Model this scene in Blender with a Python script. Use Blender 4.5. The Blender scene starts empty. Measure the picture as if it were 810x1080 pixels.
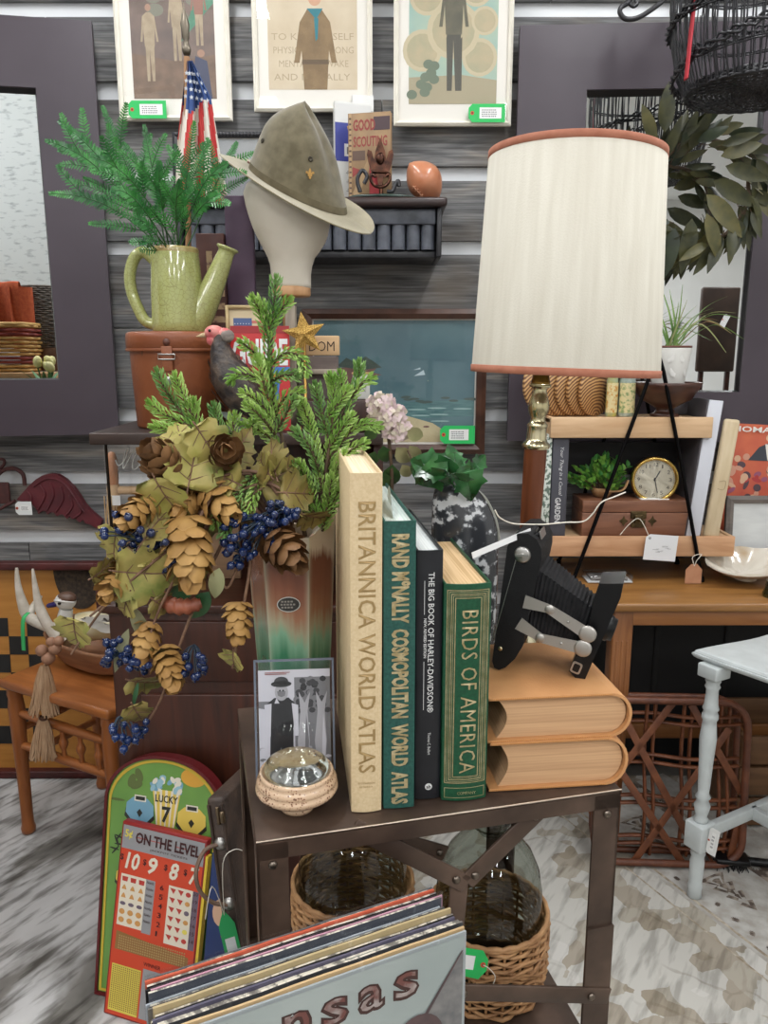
import bpy, bmesh, math, random
from mathutils import Vector, Matrix, Euler, noise
random.seed(7)
SC = bpy.context.scene
COL = SC.collection
V = Vector
PI = math.pi
def R(a): return math.radians(a)
# ---------------------------------------------------------------- camera model (photo taken as 810 x 1080)
CAM_H, FPX, PITCH = 1.40, 820.0, R(11.4)
CP, SP = math.cos(PITCH), math.sin(PITCH)
def ray(u, v):
    a = (u-405)/FPX; b = -(v-540)/FPX
    return V((a, CP+b*SP, -SP+b*CP))
def PY(u, v, Y):
    r = ray(u, v); t = Y/r.y
    return V((r.x*t, Y, CAM_H+r.z*t))
def PZ(u, v, Z):
    r = ray(u, v); t = (Z-CAM_H)/r.z
    return V((r.x*t, r.y*t, Z))
# ---------------------------------------------------------------- mesh builder
def TR(x=0, y=0, z=0): return Matrix.Translation((x, y, z))
def RX(a): return Matrix.Rotation(R(a), 4, 'X')
def RY(a): return Matrix.Rotation(R(a), 4, 'Y')
def RZ(a): return Matrix.Rotation(R(a), 4, 'Z')
def SCL(x, y=None, z=None):
    if y is None: y = z = x
    return Matrix.Diagonal((x, y, z, 1))
I4 = Matrix.Identity(4)
FRONT = Matrix(((1,0,0,0),(0,0,-1,0),(0,1,0,0),(0,0,0,1)))      # XY drawing -> upright, facing -Y
DOWNTXT = Matrix(((0,1,0,0),(0,0,-1,0),(-1,0,0,0),(0,0,0,1)))   # XY drawing -> reads downwards, facing -Y
def frame_to(d, up=(0,0,1)):
    z = V(d).normalized(); u = V(up)
    if abs(z.dot(u)) > .98: u = V((0,1,0)) if abs(z.y) < .9 else V((1,0,0))
    x = u.cross(z).normalized(); y = z.cross(x)
    return Matrix(((x.x,y.x,z.x,0),(x.y,y.y,z.y,0),(x.z,y.z,z.z,0),(0,0,0,1)))
_txt_cache = {}
class MB:
    def __init__(s): s.v=[]; s.f=[]; s.m=[]; s.s=[]
    def add(s, vs, fs, m=0, smooth=False, M=None):
        o = len(s.v)
        if M is not None: vs = [M @ V(p) for p in vs]
        s.v.extend([tuple(p) for p in vs])
        for f in fs: s.f.append([i+o for i in f]); s.m.append(m); s.s.append(smooth)
        return s
    def box(s, c, d, bev=0, M=None, m=0, seg=2):
        x,y,z = d[0]/2, d[1]/2, d[2]/2
        if bev <= 0:
            vs=[(c[0]+i*x,c[1]+j*y,c[2]+k*z) for i in(-1,1) for j in(-1,1) for k in(-1,1)]
            return s.add(vs,[(0,1,3,2),(4,6,7,5),(0,4,5,1),(2,3,7,6),(0,2,6,4),(1,5,7,3)],m,False,M)
        bm = bmesh.new(); bmesh.ops.create_cube(bm, size=1)
        for w in bm.verts: w.co = V((w.co.x*d[0]+c[0], w.co.y*d[1]+c[1], w.co.z*d[2]+c[2]))
        bmesh.ops.bevel(bm, geom=bm.edges[:], offset=min(bev,min(d)*.49), segments=seg, affect='EDGES', profile=.5)
        return s.addbm(bm, m, seg>1, M)
    def addbm(s, bm, m=0, smooth=False, M=None):
        bm.verts.index_update()
        s.add([w.co.copy() for w in bm.verts], [[w.index for w in f.verts] for f in bm.faces], m, smooth, M)
        bm.free(); return s
    def lathe(s, prof, seg=32, M=None, m=0, smooth=True, capb=True, capt=True, sx=1, sy=1):
        vs=[];fs=[];n=len(prof)
        for (r,z) in prof:
            for k in range(seg):
                a=2*PI*k/seg; vs.append((r*math.cos(a)*sx, r*math.sin(a)*sy, z))
        for i in range(n-1):
            for k in range(seg):
                k2=(k+1)%seg
                fs.append((i*seg+k,i*seg+k2,(i+1)*seg+k2,(i+1)*seg+k))
        s.add(vs,fs,m,smooth,M)
        if capb and prof[0][0]>1e-5: s.add(vs[:seg],[tuple(reversed(range(seg)))],m,False,M)
        if capt and prof[-1][0]>1e-5: s.add(vs[-seg:],[tuple(range(seg))],m,False,M)
        return s
    def tube(s, pts, r, seg=8, m=0, caps=True, closed=False, smooth=True, M=None, flat=1.0, up=None):
        pts=[V(p) for p in pts]; n=len(pts)
        rs = r if isinstance(r,(list,tuple)) else [r]*n
        vs=[];fs=[]; prev=None
        for i,p in enumerate(pts):
            a=pts[(i-1)%n] if (closed or i>0) else p
            b=pts[(i+1)%n] if (closed or i<n-1) else p
            t=(b-a); t = t.normalized() if t.length>1e-9 else V((0,0,1))
            if prev is None:
                u=V(up) if up else (V((0,0,1)) if abs(t.z)<.9 else V((1,0,0)))
                x=u.cross(t).normalized()
            else:
                x=prev-t*prev.dot(t)
                x = x.normalized() if x.length>1e-9 else prev
            prev=x; y=t.cross(x)
            for k in range(seg):
                an=2*PI*k/seg; vs.append(p+x*(math.cos(an)*rs[i])+y*(math.sin(an)*rs[i]*flat))
        L = n if closed else n-1
        for i in range(L):
            j=(i+1)%n
            for k in range(seg):
                k2=(k+1)%seg; fs.append((i*seg+k,i*seg+k2,j*seg+k2,j*seg+k))
        s.add(vs,fs,m,smooth,M)
        if caps and not closed:
            s.add(vs[:seg],[tuple(reversed(range(seg)))],m,False,M); s.add(vs[-seg:],[tuple(range(seg))],m,False,M)
        return s
    def bar(s, p0, p1, w, h, up=(0,0,1), m=0, bev=0, ext=0):
        p0=V(p0);p1=V(p1);d=p1-p0;L=d.length
        M=TR(*((p0+p1)/2)) @ frame_to(d,up)
        return s.box((0,0,0),(w,h,L+ext),bev,M,m)
    def prism(s, o, z0, z1, M=None, m=0, mside=None, smooth=False):
        n=len(o)
        if sum(o[i][0]*o[(i+1)%n][1]-o[(i+1)%n][0]*o[i][1] for i in range(n))<0: o=list(reversed(o))
        vs=[(p[0],p[1],z0) for p in o]+[(p[0],p[1],z1) for p in o]
        s.add(vs,[tuple(reversed(range(n))),tuple(range(n,2*n))],m,False,M)
        s.add(vs,[(i,(i+1)%n,n+(i+1)%n,n+i) for i in range(n)],m if mside is None else mside,smooth,M)
        return s
    def poly(s, o, z, M=None, m=0):
        n=len(o)
        if sum(o[i][0]*o[(i+1)%n][1]-o[(i+1)%n][0]*o[i][1] for i in range(n))<0: o=list(reversed(o))
        return s.add([(p[0],p[1],z) for p in o],[tuple(range(n))],m,False,M)
    def rect(s, x0,y0,x1,y1,z,M=None,m=0): return s.poly([(x0,y0),(x1,y0),(x1,y1),(x0,y1)],z,M,m)
    def disc(s, cx,cy,rx,ry,z,M=None,m=0,n=20,rot=0):
        c,q=math.cos(rot),math.sin(rot); o=[]
        for k in range(n):
            a=2*PI*k/n; X=rx*math.cos(a); Y=ry*math.sin(a); o.append((cx+X*c-Y*q, cy+X*q+Y*c))
        return s.poly(o,z,M,m)
    def ball(s, c, r, seg=16, rings=10, M=None, m=0):
        if not isinstance(r,(list,tuple)): r=(r,r,r)
        vs=[(c[0],c[1],c[2]-r[2])];fs=[]
        for i in range(1,rings):
            a=-PI/2+PI*i/rings
            for k in range(seg):
                b=2*PI*k/seg; vs.append((c[0]+r[0]*math.cos(a)*math.cos(b),c[1]+r[1]*math.cos(a)*math.sin(b),c[2]+r[2]*math.sin(a)))
        vs.append((c[0],c[1],c[2]+r[2])); T=len(vs)-1
        for k in range(seg):
            k2=(k+1)%seg; fs.append((0,1+k2,1+k)); fs.append((T,1+(rings-2)*seg+k,1+(rings-2)*seg+k2))
            for i in range(rings-2): fs.append((1+i*seg+k,1+i*seg+k2,1+(i+1)*seg+k2,1+(i+1)*seg+k))
        return s.add(vs,fs,m,True,M)
    def grid(s, fn, nu, nv, m=0, smooth=True, M=None, wrapu=False):
        vs=[fn(i/(nu),j/(nv)) for j in range(nv+1) for i in range(nu+1)]
        fs=[(j*(nu+1)+i,j*(nu+1)+i+1,(j+1)*(nu+1)+i+1,(j+1)*(nu+1)+i) for j in range(nv) for i in range(nu)]
        return s.add(vs,fs,m,smooth,M)
    def leaf(s, M, L, W, curl=.3, fold=.25, m=0, n=5, tip=1.0, shape=None):
        """pointed leaf along +Y of M, midrib folded, bending towards -Z; two-sided sheet with a little thickness of shape"""
        vs=[];fs=[]
        for i in range(n+1):
            t=i/n
            w = (shape(t) if shape else math.sin(PI*min(1,t**.8))**.8)*W/2
            y=L*t; z=-curl*L*t*t
            vs += [(-w,y,z+fold*w),(0,y,z),(w,y,z+fold*w)]
        for i in range(n):
            a=i*3; fs+=[(a,a+1,a+4,a+3),(a+1,a+2,a+5,a+4)]
        return s.add(vs,fs,m,True,M)
    def text(s, txt, w, h, M=None, m=0, depth=0, bold=0.0, shear=0.0, spacing=1.0):
        """text fitted in a w x h box whose lower left corner is the origin of M"""
        key=(txt,bold,shear,spacing)
        if key not in _txt_cache:
            cu=bpy.data.curves.new('txt','FONT'); cu.body=txt; cu.resolution_u=2; cu.offset=bold; cu.shear=shear; cu.space_character=spacing
            ob=bpy.data.objects.new('txt',cu); COL.objects.link(ob)
            dg=bpy.context.evaluated_depsgraph_get(); dg.update()
            me=ob.evaluated_get(dg).to_mesh()
            vs=[tuple(q.co) for q in me.vertices]; fs=[tuple(q.vertices) for q in me.polygons]
            ob.evaluated_get(dg).to_mesh_clear(); bpy.data.objects.remove(ob); bpy.data.curves.remove(cu)
            _txt_cache[key]=(vs,fs)
        vs,fs=_txt_cache[key]
        if not vs: return s
        x0=min(q[0] for q in vs);x1=max(q[0] for q in vs);y0=min(q[1] for q in vs);y1=max(q[1] for q in vs)
        kx=w/max(x1-x0,1e-6); ky=h/max(y1-y0,1e-6)
        return s.add([((q[0]-x0)*kx,(q[1]-y0)*ky,depth) for q in vs],fs,m,False,M)
    def build(s, name, mats, parent=None, M=None):
        me=bpy.data.meshes.new(name)
        if M is not None: s.v=[tuple(M @ V(p)) for p in s.v]
        me.from_pydata(s.v,[],s.f); me.update()
        if not isinstance(mats,(list,tuple)): mats=[mats]
        for k in mats: me.materials.append(k)
        me.polygons.foreach_set('material_index',[min(i,len(mats)-1) for i in s.m])
        me.polygons.foreach_set('use_smooth',s.s)
        me.update()
        o=bpy.data.objects.new(name,me); COL.objects.link(o)
        if parent is not None: o.parent=parent
        return o
def thing(name,label,cat,loc=(0,0,0),rz=0,group=None,rot=None):
    o=bpy.data.objects.new(name,None); COL.objects.link(o); o.empty_display_size=.05
    o.location=loc; o.rotation_euler = rot if rot else (0,0,R(rz))
    o['label']=label; o['category']=cat
    if group: o['group']=group
    return o
def tag(o,label,cat,group=None,loc=None,rz=None):
    o['label']=label; o['category']=cat
    if group: o['group']=group
    if loc is not None: o.location=loc
    if rz is not None: o.rotation_euler=(0,0,R(rz))
    return o
def struct(o): o['kind']='structure'; return o
def lab(o,l): o['label']=l; return o
def spline(pts, n=6):
    """Catmull-Rom through pts"""
    P=[V(p) for p in pts]; out=[]
    for i in range(len(P)-1):
        p0=P[max(i-1,0)];p1=P[i];p2=P[i+1];p3=P[min(i+2,len(P)-1)]
        for k in range(n):
            t=k/n; out.append(.5*((2*p1)+(p2-p0)*t+(2*p0-5*p1+4*p2-p3)*t*t+(3*p1-p0-3*p2+p3)*t**3))
    out.append(P[-1]); return out
def rrect(x0,y0,x1,y1,r,n=5):
    o=[]
    for cx,cy,a0 in((x1-r,y0+r,-90),(x1-r,y1-r,0),(x0+r,y1-r,90),(x0+r,y0+r,180)):
        for k in range(n+1):
            a=R(a0+90*k/n); o.append((cx+r*math.cos(a),cy+r*math.sin(a)))
    return o
# ---------------------------------------------------------------- materials
def lin(c):
    f=lambda x:(x/12.92 if x<=.04045 else ((x+.055)/1.055)**2.4)
    return tuple(f(x/255) for x in c)+(1,)
_m={}
def mat(name,c,c2=None,rough=.5,scale=20,stretch=(1,1,1),bump=0,metal=0,spec=.5,coat=0,detail=4,ramp=(.35,.65),c3=None,distort=0,sheen=0,trans=0,bscale=None,rough2=None):
    if name in _m: return _m[name]
    k=bpy.data.materials.new(name); k.use_nodes=True; nt=k.node_tree; N=nt.nodes; L=nt.links
    b=N['Principled BSDF']; b.inputs['Roughness'].default_value=rough; b.inputs['Metallic'].default_value=metal
    b.inputs['Specular IOR Level'].default_value=spec
    if coat: b.inputs['Coat Weight'].default_value=coat; b.inputs['Coat Roughness'].default_value=.08
    if sheen: b.inputs['Sheen Weight'].default_value=sheen
    if trans: b.inputs['Transmission Weight'].default_value=trans
    b.inputs['Base Color'].default_value=lin(c)
    if c2 or bump:
        tc=N.new('ShaderNodeTexCoord'); mp=N.new('ShaderNodeMapping'); mp.inputs['Scale'].default_value=stretch
        L.new(tc.outputs['Object'],mp.inputs['Vector'])
        no=N.new('ShaderNodeTexNoise'); no.inputs['Scale'].default_value=scale; no.inputs['Detail'].default_value=detail; no.inputs['Distortion'].default_value=distort
        L.new(mp.outputs['Vector'],no.inputs['Vector'])
        if c2:
            cr=N.new('ShaderNodeValToRGB'); e=cr.color_ramp.elements
            e[0].position=ramp[0]; e[0].color=lin(c); e[1].position=ramp[1]; e[1].color=lin(c2)
            if c3: q=e.new((ramp[0]+ramp[1])/2); q.color=lin(c3)
            L.new(no.outputs['Fac'],cr.inputs['Fac']); L.new(cr.outputs['Color'],b.inputs['Base Color'])
        if bump:
            bp=N.new('ShaderNodeBump'); bp.inputs['Strength'].default_value=bump; bp.inputs['Distance'].default_value=.01
            src=no
            if bscale:
                src=N.new('ShaderNodeTexNoise'); src.inputs['Scale'].default_value=bscale; src.inputs['Detail'].default_value=3
                L.new(mp.outputs['Vector'],src.inputs['Vector'])
            L.new(src.outputs['Fac'],bp.inputs['Height']); L.new(bp.outputs['Normal'],b.inputs['Normal'])
    _m[name]=k; return k
def flat(c,rough=.6,name=None,**kw):
    return mat(name or 'paint_%d_%d_%d'%tuple(c),c,rough=rough,**kw)
def wood(name,c,c2,axis='x',scale=6,rough=.5,bump=.15,**kw):
    st={'x':(1,9,9),'y':(9,1,9),'z':(9,9,1)}[axis]
    return mat(name,c,c2,rough=rough,scale=scale,stretch=st,bump=bump,detail=6,distort=.6,ramp=kw.pop('ramp',(.3,.7)),**kw)
def metal(name,c,rough=.3,c2=None,**kw): return mat(name,c,c2,rough=rough,metal=1,**kw)
def pane_mat(name='clear_pane',tint=(1,1,1),rough=.02,f=.06):
    if name in _m: return _m[name]
    k=bpy.data.materials.new(name); k.use_nodes=True; nt=k.node_tree; N=nt.nodes; L=nt.links
    N.remove(N['Principled BSDF']); out=N['Material Output']
    t=N.new('ShaderNodeBsdfTransparent'); t.inputs['Color'].default_value=tint+(1,)
    g=N.new('ShaderNodeBsdfGlossy'); g.inputs['Roughness'].default_value=rough
    fr=N.new('ShaderNodeFresnel'); ge=N.new('ShaderNodeNewGeometry'); io=N.new('ShaderNodeMapRange'); io.inputs['To Min'].default_value=1.5; io.inputs['To Max'].default_value=1/1.5; L.new(ge.outputs['Backfacing'],io.inputs['Value']); L.new(io.outputs[0],fr.inputs['IOR'])
    mx=N.new('ShaderNodeMixShader'); L.new(fr.outputs['Fac'],mx.inputs['Fac']); L.new(t.outputs[0],mx.inputs[1]); L.new(g.outputs[0],mx.inputs[2]); L.new(mx.outputs[0],out.inputs['Surface'])
    _m[name]=k; return k
def nodes_mat(name,rough=.5,spec=.5,metal=0,coat=0):
    k=bpy.data.materials.new(name); k.use_nodes=True; nt=k.node_tree
    b=nt.nodes['Principled BSDF']; b.inputs['Roughness'].default_value=rough; b.inputs['Specular IOR Level'].default_value=spec; b.inputs['Metallic'].default_value=metal
    if coat: b.inputs['Coat Weight'].default_value=coat; b.inputs['Coat Roughness'].default_value=.05
    return k,nt,nt.nodes,nt.links,b
def ramp_node(N,stops,interp='LINEAR'):
    cr=N.new('ShaderNodeValToRGB'); cr.color_ramp.interpolation=interp; e=cr.color_ramp.elements
    e[0].position=stops[0][0]; e[0].color=lin(stops[0][1]); e[1].position=stops[-1][0]; e[1].color=lin(stops[-1][1])
    for p,c in stops[1:-1]: q=e.new(p); q.color=lin(c)
    return cr
# ================================================================ SETTING
WALL_Y=2.50
Mwhitewall=mat('white_wall_paint',(226,228,230),(214,216,219),rough=.7,scale=3)
def plank_mat():
    k,nt,N,L,b=nodes_mat('weathered_grey_planks',rough=.75)
    tc=N.new('ShaderNodeTexCoord'); mp=N.new('ShaderNodeMapping'); mp.inputs['Scale'].default_value=(1.2,1,9)
    at=N.new('ShaderNodeAttribute'); at.attribute_name='board'
    ad=N.new('ShaderNodeVectorMath'); ad.operation='ADD'
    L.new(tc.outputs['Object'],ad.inputs[0]); L.new(at.outputs['Vector'],ad.inputs[1]); L.new(ad.outputs[0],mp.inputs['Vector'])
    n1=N.new('ShaderNodeTexNoise'); n1.inputs['Scale'].default_value=2.2; n1.inputs['Detail'].default_value=8; n1.inputs['Distortion'].default_value=1.2
    L.new(mp.outputs[0],n1.inputs['Vector'])
    cr=ramp_node(N,[(.28,(84,84,85)),(.45,(112,112,113)),(.6,(136,135,134)),(.78,(162,154,144))]); L.new(n1.outputs['Fac'],cr.inputs['Fac'])
    mp2=N.new('ShaderNodeMapping'); mp2.inputs['Scale'].default_value=(2,1,60); L.new(ad.outputs[0],mp2.inputs['Vector'])
    n2=N.new('ShaderNodeTexNoise'); n2.inputs['Scale'].default_value=3; n2.inputs['Detail'].default_value=5; L.new(mp2.outputs[0],n2.inputs['Vector'])
    cr2=ramp_node(N,[(.35,(104,102,100)),(.62,(255,255,255))]); L.new(n2.outputs['Fac'],cr2.inputs['Fac'])
    mx=N.new('ShaderNodeMix'); mx.data_type='RGBA'; mx.blend_type='MULTIPLY'; mx.inputs['Factor'].default_value=.6
    L.new(cr.outputs[0],mx.inputs['A']); L.new(cr2.outputs[0],mx.inputs['B'])
    # faint brown knots / blotches that belong to the boards
    n3=N.new('ShaderNodeTexNoise'); n3.inputs['Scale'].default_value=4.5; L.new(ad.outputs[0],n3.inputs['Vector'])
    cr3=ramp_node(N,[(.52,(0,0,0)),(.72,(190,190,190))]); L.new(n3.outputs['Fac'],cr3.inputs['Fac'])
    mx2=N.new('ShaderNodeMix'); mx2.data_type='RGBA'; mx2.inputs['B'].default_value=lin((120,108,94))
    L.new(cr3.outputs[0],mx2.inputs['Factor']); L.new(mx.outputs['Result'],mx2.inputs['A']); L.new(mx2.outputs['Result'],b.inputs['Base Color'])
    bp=N.new('ShaderNodeBump'); bp.inputs['Strength'].default_value=.25; bp.inputs['Distance'].default_value=.004; L.new(n2.outputs['Fac'],bp.inputs['Height']); L.new(bp.outputs[0],b.inputs['Normal'])
    return k
Mplank=plank_mat()
wl=MB(); wl.box((0,WALL_Y+.06,1.5),(7,.08,3.0),m=0)
gaps=[(2.84,2.795),(2.625,2.58),(2.408,2.364),(2.194,2.142),(1.958,1.916),(1.744,1.703),(1.487,1.480),(1.236,1.192),(1.031,.987),(.835,.79),(.62,.575),(.41,.365),(.2,.155),(0.0,-.05)]
tops=[3.0]+[g[1] for g in gaps[:-1]]
bidx=[]
for i,(top,g) in enumerate(zip(tops,gaps)):
    bot=g[0]; xs=[-3.5]; 
    rr=random.Random(i*5+2); x=-3.5+rr.uniform(.3,1.2)
    while x<3.5: xs.append(x); x+=rr.uniform(1.1,1.9)
    xs.append(3.5)
    for a,b_ in zip(xs[:-1],xs[1:]):
        n0=len(wl.v); wl.box(((a+b_)/2,WALL_Y+.01,(top+bot)/2),(b_-a-.003,.02,top-bot),m=1); bidx.append((n0,len(wl.v),rr.uniform(0,50)))
wb=struct(wl.build('wall_back',[Mwhitewall,Mplank]))
at=wb.data.attributes.new('board','FLOAT_VECTOR','POINT')
vals=[0.0]*(3*len(wb.data.vertices))
for a,b_,r_ in bidx:
    for q in range(a,b_): vals[3*q]=r_; vals[3*q+1]=r_*.37; vals[3*q+2]=r_*1.7
at.data.foreach_set('vector',vals)
struct(MB().box((0,-.75,-.03),(7,6.6,.06)).build('floor',mat('grey_vinyl_floor',(120,116,110),(100,96,92),rough=.6,scale=8)))
struct(MB().box((0,-.75,3.03),(7,6.6,.06)).build('ceiling',mat('white_ceiling',(232,232,230),rough=.8)))
struct(MB().box((0,-4.02,1.5),(7,.08,3.0)).build('wall_front',mat('pale_shop_wall',(228,227,224),(216,215,212),rough=.8,scale=1.5)))
struct(MB().box((-3.54,-.75,1.5),(.08,6.6,3.0)).build('wall_left',mat('pale_shop_wall',(0,0,0))))
struct(MB().box((3.54,-.75,1.5),(.08,6.6,3.0)).build('wall_right',mat('pale_shop_wall',(0,0,0))))
struct(MB().box((0,WALL_Y-.008,.05),(7,.016,.1),bev=.004).build('baseboard_back',flat((70,70,74))))
# rug
def rug_mat():
    k,nt,N,L,b=nodes_mat('faded_oriental_rug',rough=.95,spec=.1)
    tc=N.new('ShaderNodeTexCoord')
    def mapped(rot,sc):
        mp=N.new('ShaderNodeMapping'); mp.vector_type='TEXTURE'; mp.inputs['Rotation'].default_value=(0,0,R(rot)); mp.inputs['Scale'].default_value=sc; L.new(tc.outputs['Object'],mp.inputs['Vector']); return mp
    def noi(sc,mp,det=4,dist=0):
        n=N.new('ShaderNodeTexNoise'); n.inputs['Scale'].default_value=sc; n.inputs['Detail'].default_value=det; n.inputs['Distortion'].default_value=dist; L.new(mp.outputs[0],n.inputs['Vector']); return n
    def mix(f,A,B,blend='MIX'):
        m=N.new('ShaderNodeMix'); m.data_type='RGBA'; m.blend_type=blend
        for q,sk in((f,m.inputs['Factor']),(A,m.inputs['A']),(B,m.inputs['B'])):
            if isinstance(q,(int,float)): sk.default_value=q
            elif isinstance(q,tuple): sk.default_value=q
            else: L.new(q,sk)
        return m.outputs['Result']
    # angular woven patches: Manhattan cells, turned with the rug
    mv=mapped(-32,(1,1,1)); warp=noi(22,mv,2); wa=N.new('ShaderNodeMix'); wa.data_type='RGBA'; wa.inputs['Factor'].default_value=.02; L.new(mv.outputs[0],wa.inputs['A']); L.new(warp.outputs['Color'],wa.inputs['B'])
    vo=N.new('ShaderNodeTexVoronoi'); vo.distance='MANHATTAN'; vo.inputs['Scale'].default_value=15; vo.inputs['Randomness'].default_value=.6; L.new(wa.outputs['Result'],vo.inputs['Vector'])
    sv=N.new('ShaderNodeSeparateColor'); L.new(vo.outputs['Color'],sv.inputs[0])
    big=noi(2.6,mv,3); ad=N.new('ShaderNodeMath'); ad.operation='MULTIPLY_ADD'; ad.inputs[1].default_value=.5; L.new(sv.outputs[0],ad.inputs[0]); L.new(big.outputs['Fac'],ad.inputs[2])
    cell=ramp_node(N,[(0,(152,142,126)),(.50,(162,153,139)),(.64,(170,163,150)),(.72,(190,187,180)),(1,(197,194,188))],'CONSTANT'); L.new(ad.outputs[0],cell.inputs['Fac'])
    v2=N.new('ShaderNodeTexVoronoi'); v2.feature='DISTANCE_TO_EDGE'; v2.distance='EUCLIDEAN'; v2.inputs['Scale'].default_value=7; v2.inputs['Randomness'].default_value=.45; L.new(wa.outputs['Result'],v2.inputs['Vector'])
    lr=ramp_node(N,[(0,(255,255,255)),(.016,(255,255,255)),(.030,(0,0,0))]); L.new(v2.outputs['Distance'],lr.inputs['Fac'])
    wear=noi(9,mv,3); wr=ramp_node(N,[(.46,(0,0,0)),(.64,(150,150,150))]); L.new(wear.outputs['Fac'],wr.inputs['Fac'])
    mm=N.new('ShaderNodeMath'); mm.operation='MULTIPLY'; L.new(lr.outputs[0],mm.inputs[0]); L.new(wr.outputs[0],mm.inputs[1])
    col=mix(mm.outputs[0],cell.outputs[0],lin((112,96,80)))
    # greyer field on the left
    gx=N.new('ShaderNodeSeparateXYZ'); L.new(tc.outputs['Object'],gx.inputs[0])
    gr=N.new('ShaderNodeMapRange'); gr.inputs['From Min'].default_value=.1; gr.inputs['From Max'].default_value=-.4; L.new(gx.outputs['X'],gr.inputs['Value'])
    ml=mapped(-30,(1,1.6,1)); gl=noi(4.2,ml,5,.4); glr=ramp_node(N,[(.34,(96,93,89)),(.45,(132,129,124)),(.52,(192,191,190)),(.60,(202,201,200)),(.70,(138,134,129))]); L.new(gl.outputs['Fac'],glr.inputs['Fac'])
    col=mix(gr.outputs[0],col,glr.outputs[0])
    ms=mapped(-33,(.17,1,1)); st=noi(7.5,ms,7); sr=ramp_node(N,[(.36,(128,124,118)),(.52,(255,255,255))]); L.new(st.outputs['Fac'],sr.inputs['Fac'])
    sf=N.new('ShaderNodeMapRange'); sf.inputs['To Min'].default_value=.42; sf.inputs['To Max'].default_value=.7; L.new(gr.outputs[0],sf.inputs['Value'])
    col=mix(sf.outputs[0],col,sr.outputs[0],'MULTIPLY')
    L.new(col,b.inputs['Base Color'])
    bp=N.new('ShaderNodeBump'); bp.inputs['Strength'].default_value=.4; bp.inputs['Distance'].default_value=.004; L.new(st.outputs['Fac'],bp.inputs['Height']); L.new(bp.outputs[0],b.inputs['Normal'])
    return k
Mrugdark=mat('rug_dark_motif',(82,70,62),(150,138,126),rough=.95,scale=45,ramp=(.42,.6))
Mrugwhite=mat('rug_white_field',(184,182,177),(160,154,146),rough=.95,scale=30)
Mrugtan=mat('rug_tan_line',(140,126,106),(186,176,160),rough=.95,scale=60)
rug=thing('area_rug','large faded grey and beige oriental rug covering the floor','rug',(0,1.0,0))
rg=MB().box((0,.05,.004),(5.2,2.7,.008)).build('pile',rug_mat(),rug)
bd=MB()
# border band on the right and its stepped motifs (pattern of the rug)
a=PZ(655,895,.008)-V((0,1,0)); b_=PZ(815,1020,.008)-V((0,1,0)); d=(b_-a).normalized(); nrm=V((d.y,-d.x,0)); 
if nrm.x<0: nrm=-nrm
def onb(s_,t_): q=a+d*s_+nrm*t_; return (q.x,q.y)
bd.poly([onb(-.25,0),onb(1.2,0),onb(1.2,.42),onb(-.25,.42)],.0086,m=1)
for s0 in(-.0,1.2): pass
bd.poly([onb(-.25,.012),onb(1.2,.012),onb(1.2,.02),onb(-.25,.02)],.0090,m=2)
bd.poly([onb(-.25,-.05),onb(1.2,-.05),onb(1.2,-.045),onb(-.25,-.045)],.0090,m=2)
bd.poly([onb(-.25,.25),onb(1.2,.25),onb(1.2,.30),onb(-.25,.30)],.0090,m=0)
rr=random.Random(4)
def medal(cx,cy,s_,ang,m,z):
    o=[]
    for k in range(24):
        t=2*PI*k/24; r=s_*(1 if k%2 else .62)*(1+.5*abs(math.cos(t)))
        o.append((cx+r*math.cos(t+ang),cy+r*math.sin(t+ang)))
    bd.poly(o,z,m=m)
ang=math.atan2(d.y,d.x)
def ztree(s0,t0,L_,w,m,z):
    """zigzag cypress motif lying along the border"""
    up=[];dn=[]; n=4
    for k in range(n):
        s1=s0+L_*k/n; h=w*(1-.16*k)
        up+=[onb(s1,t0+h*.35),onb(s1+.004,t0+h)]; dn+=[onb(s1,t0-h*.35),onb(s1+.004,t0-h)]
    bd.poly(up+[onb(s0+L_,t0)]+list(reversed(dn)),z,m=m)
for k in range(4):
    ztree(-.10+k*.30,.13,.15,.045,0,.0091); ztree(-.092+k*.30,.13,.12,.026,1,.0093); ztree(-.085+k*.30,.13,.09,.014,0,.0095)
    q=onb(.10+k*.30,.13); medal(q[0],q[1],.014,ang,2,.0092); q=onb(.14+k*.30,.16); medal(q[0],q[1],.011,ang,0,.0092)
for k in range(22):
    q=onb(-.2+k*.06+rr.uniform(-.01,.01),.05+rr.uniform(-.01,.01)); medal(q[0],q[1],rr.uniform(.005,.009),rr.uniform(0,3),0,.0092)
for k in range(16):
    q=onb(-.2+k*.085,.275); medal(q[0],q[1],.014,ang,1,.0094)
bd.build('border_pattern',[Mrugdark,Mrugwhite,Mrugtan],rug)
# ================================================================ CAMERA, LIGHT
cam=bpy.data.cameras.new('camera'); co=bpy.data.objects.new('camera',cam); COL.objects.link(co)
co.location=(0,0,CAM_H); co.rotation_euler=(R(90)-PITCH,0,0)
cam.sensor_fit='VERTICAL'; cam.sensor_height=36; cam.lens=FPX/1080*36; cam.clip_start=.05
SC.camera=co
w=bpy.data.worlds.new('World'); SC.world=w; w.use_nodes=True
w.node_tree.nodes['Background'].inputs['Color'].default_value=(.9,.95,1,1); w.node_tree.nodes['Background'].inputs['Strength'].default_value=.3
Mtube=bpy.data.materials.new('lit_diffuser'); Mtube.use_nodes=True
_b=Mtube.node_tree.nodes['Principled BSDF']; _b.inputs['Base Color'].default_value=(1,1,1,1); _b.inputs['Emission Color'].default_value=(.97,.99,1,1); _b.inputs['Emission Strength'].default_value=6.0
Mhous=flat((225,225,225),name='white_fixture_housing')
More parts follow.
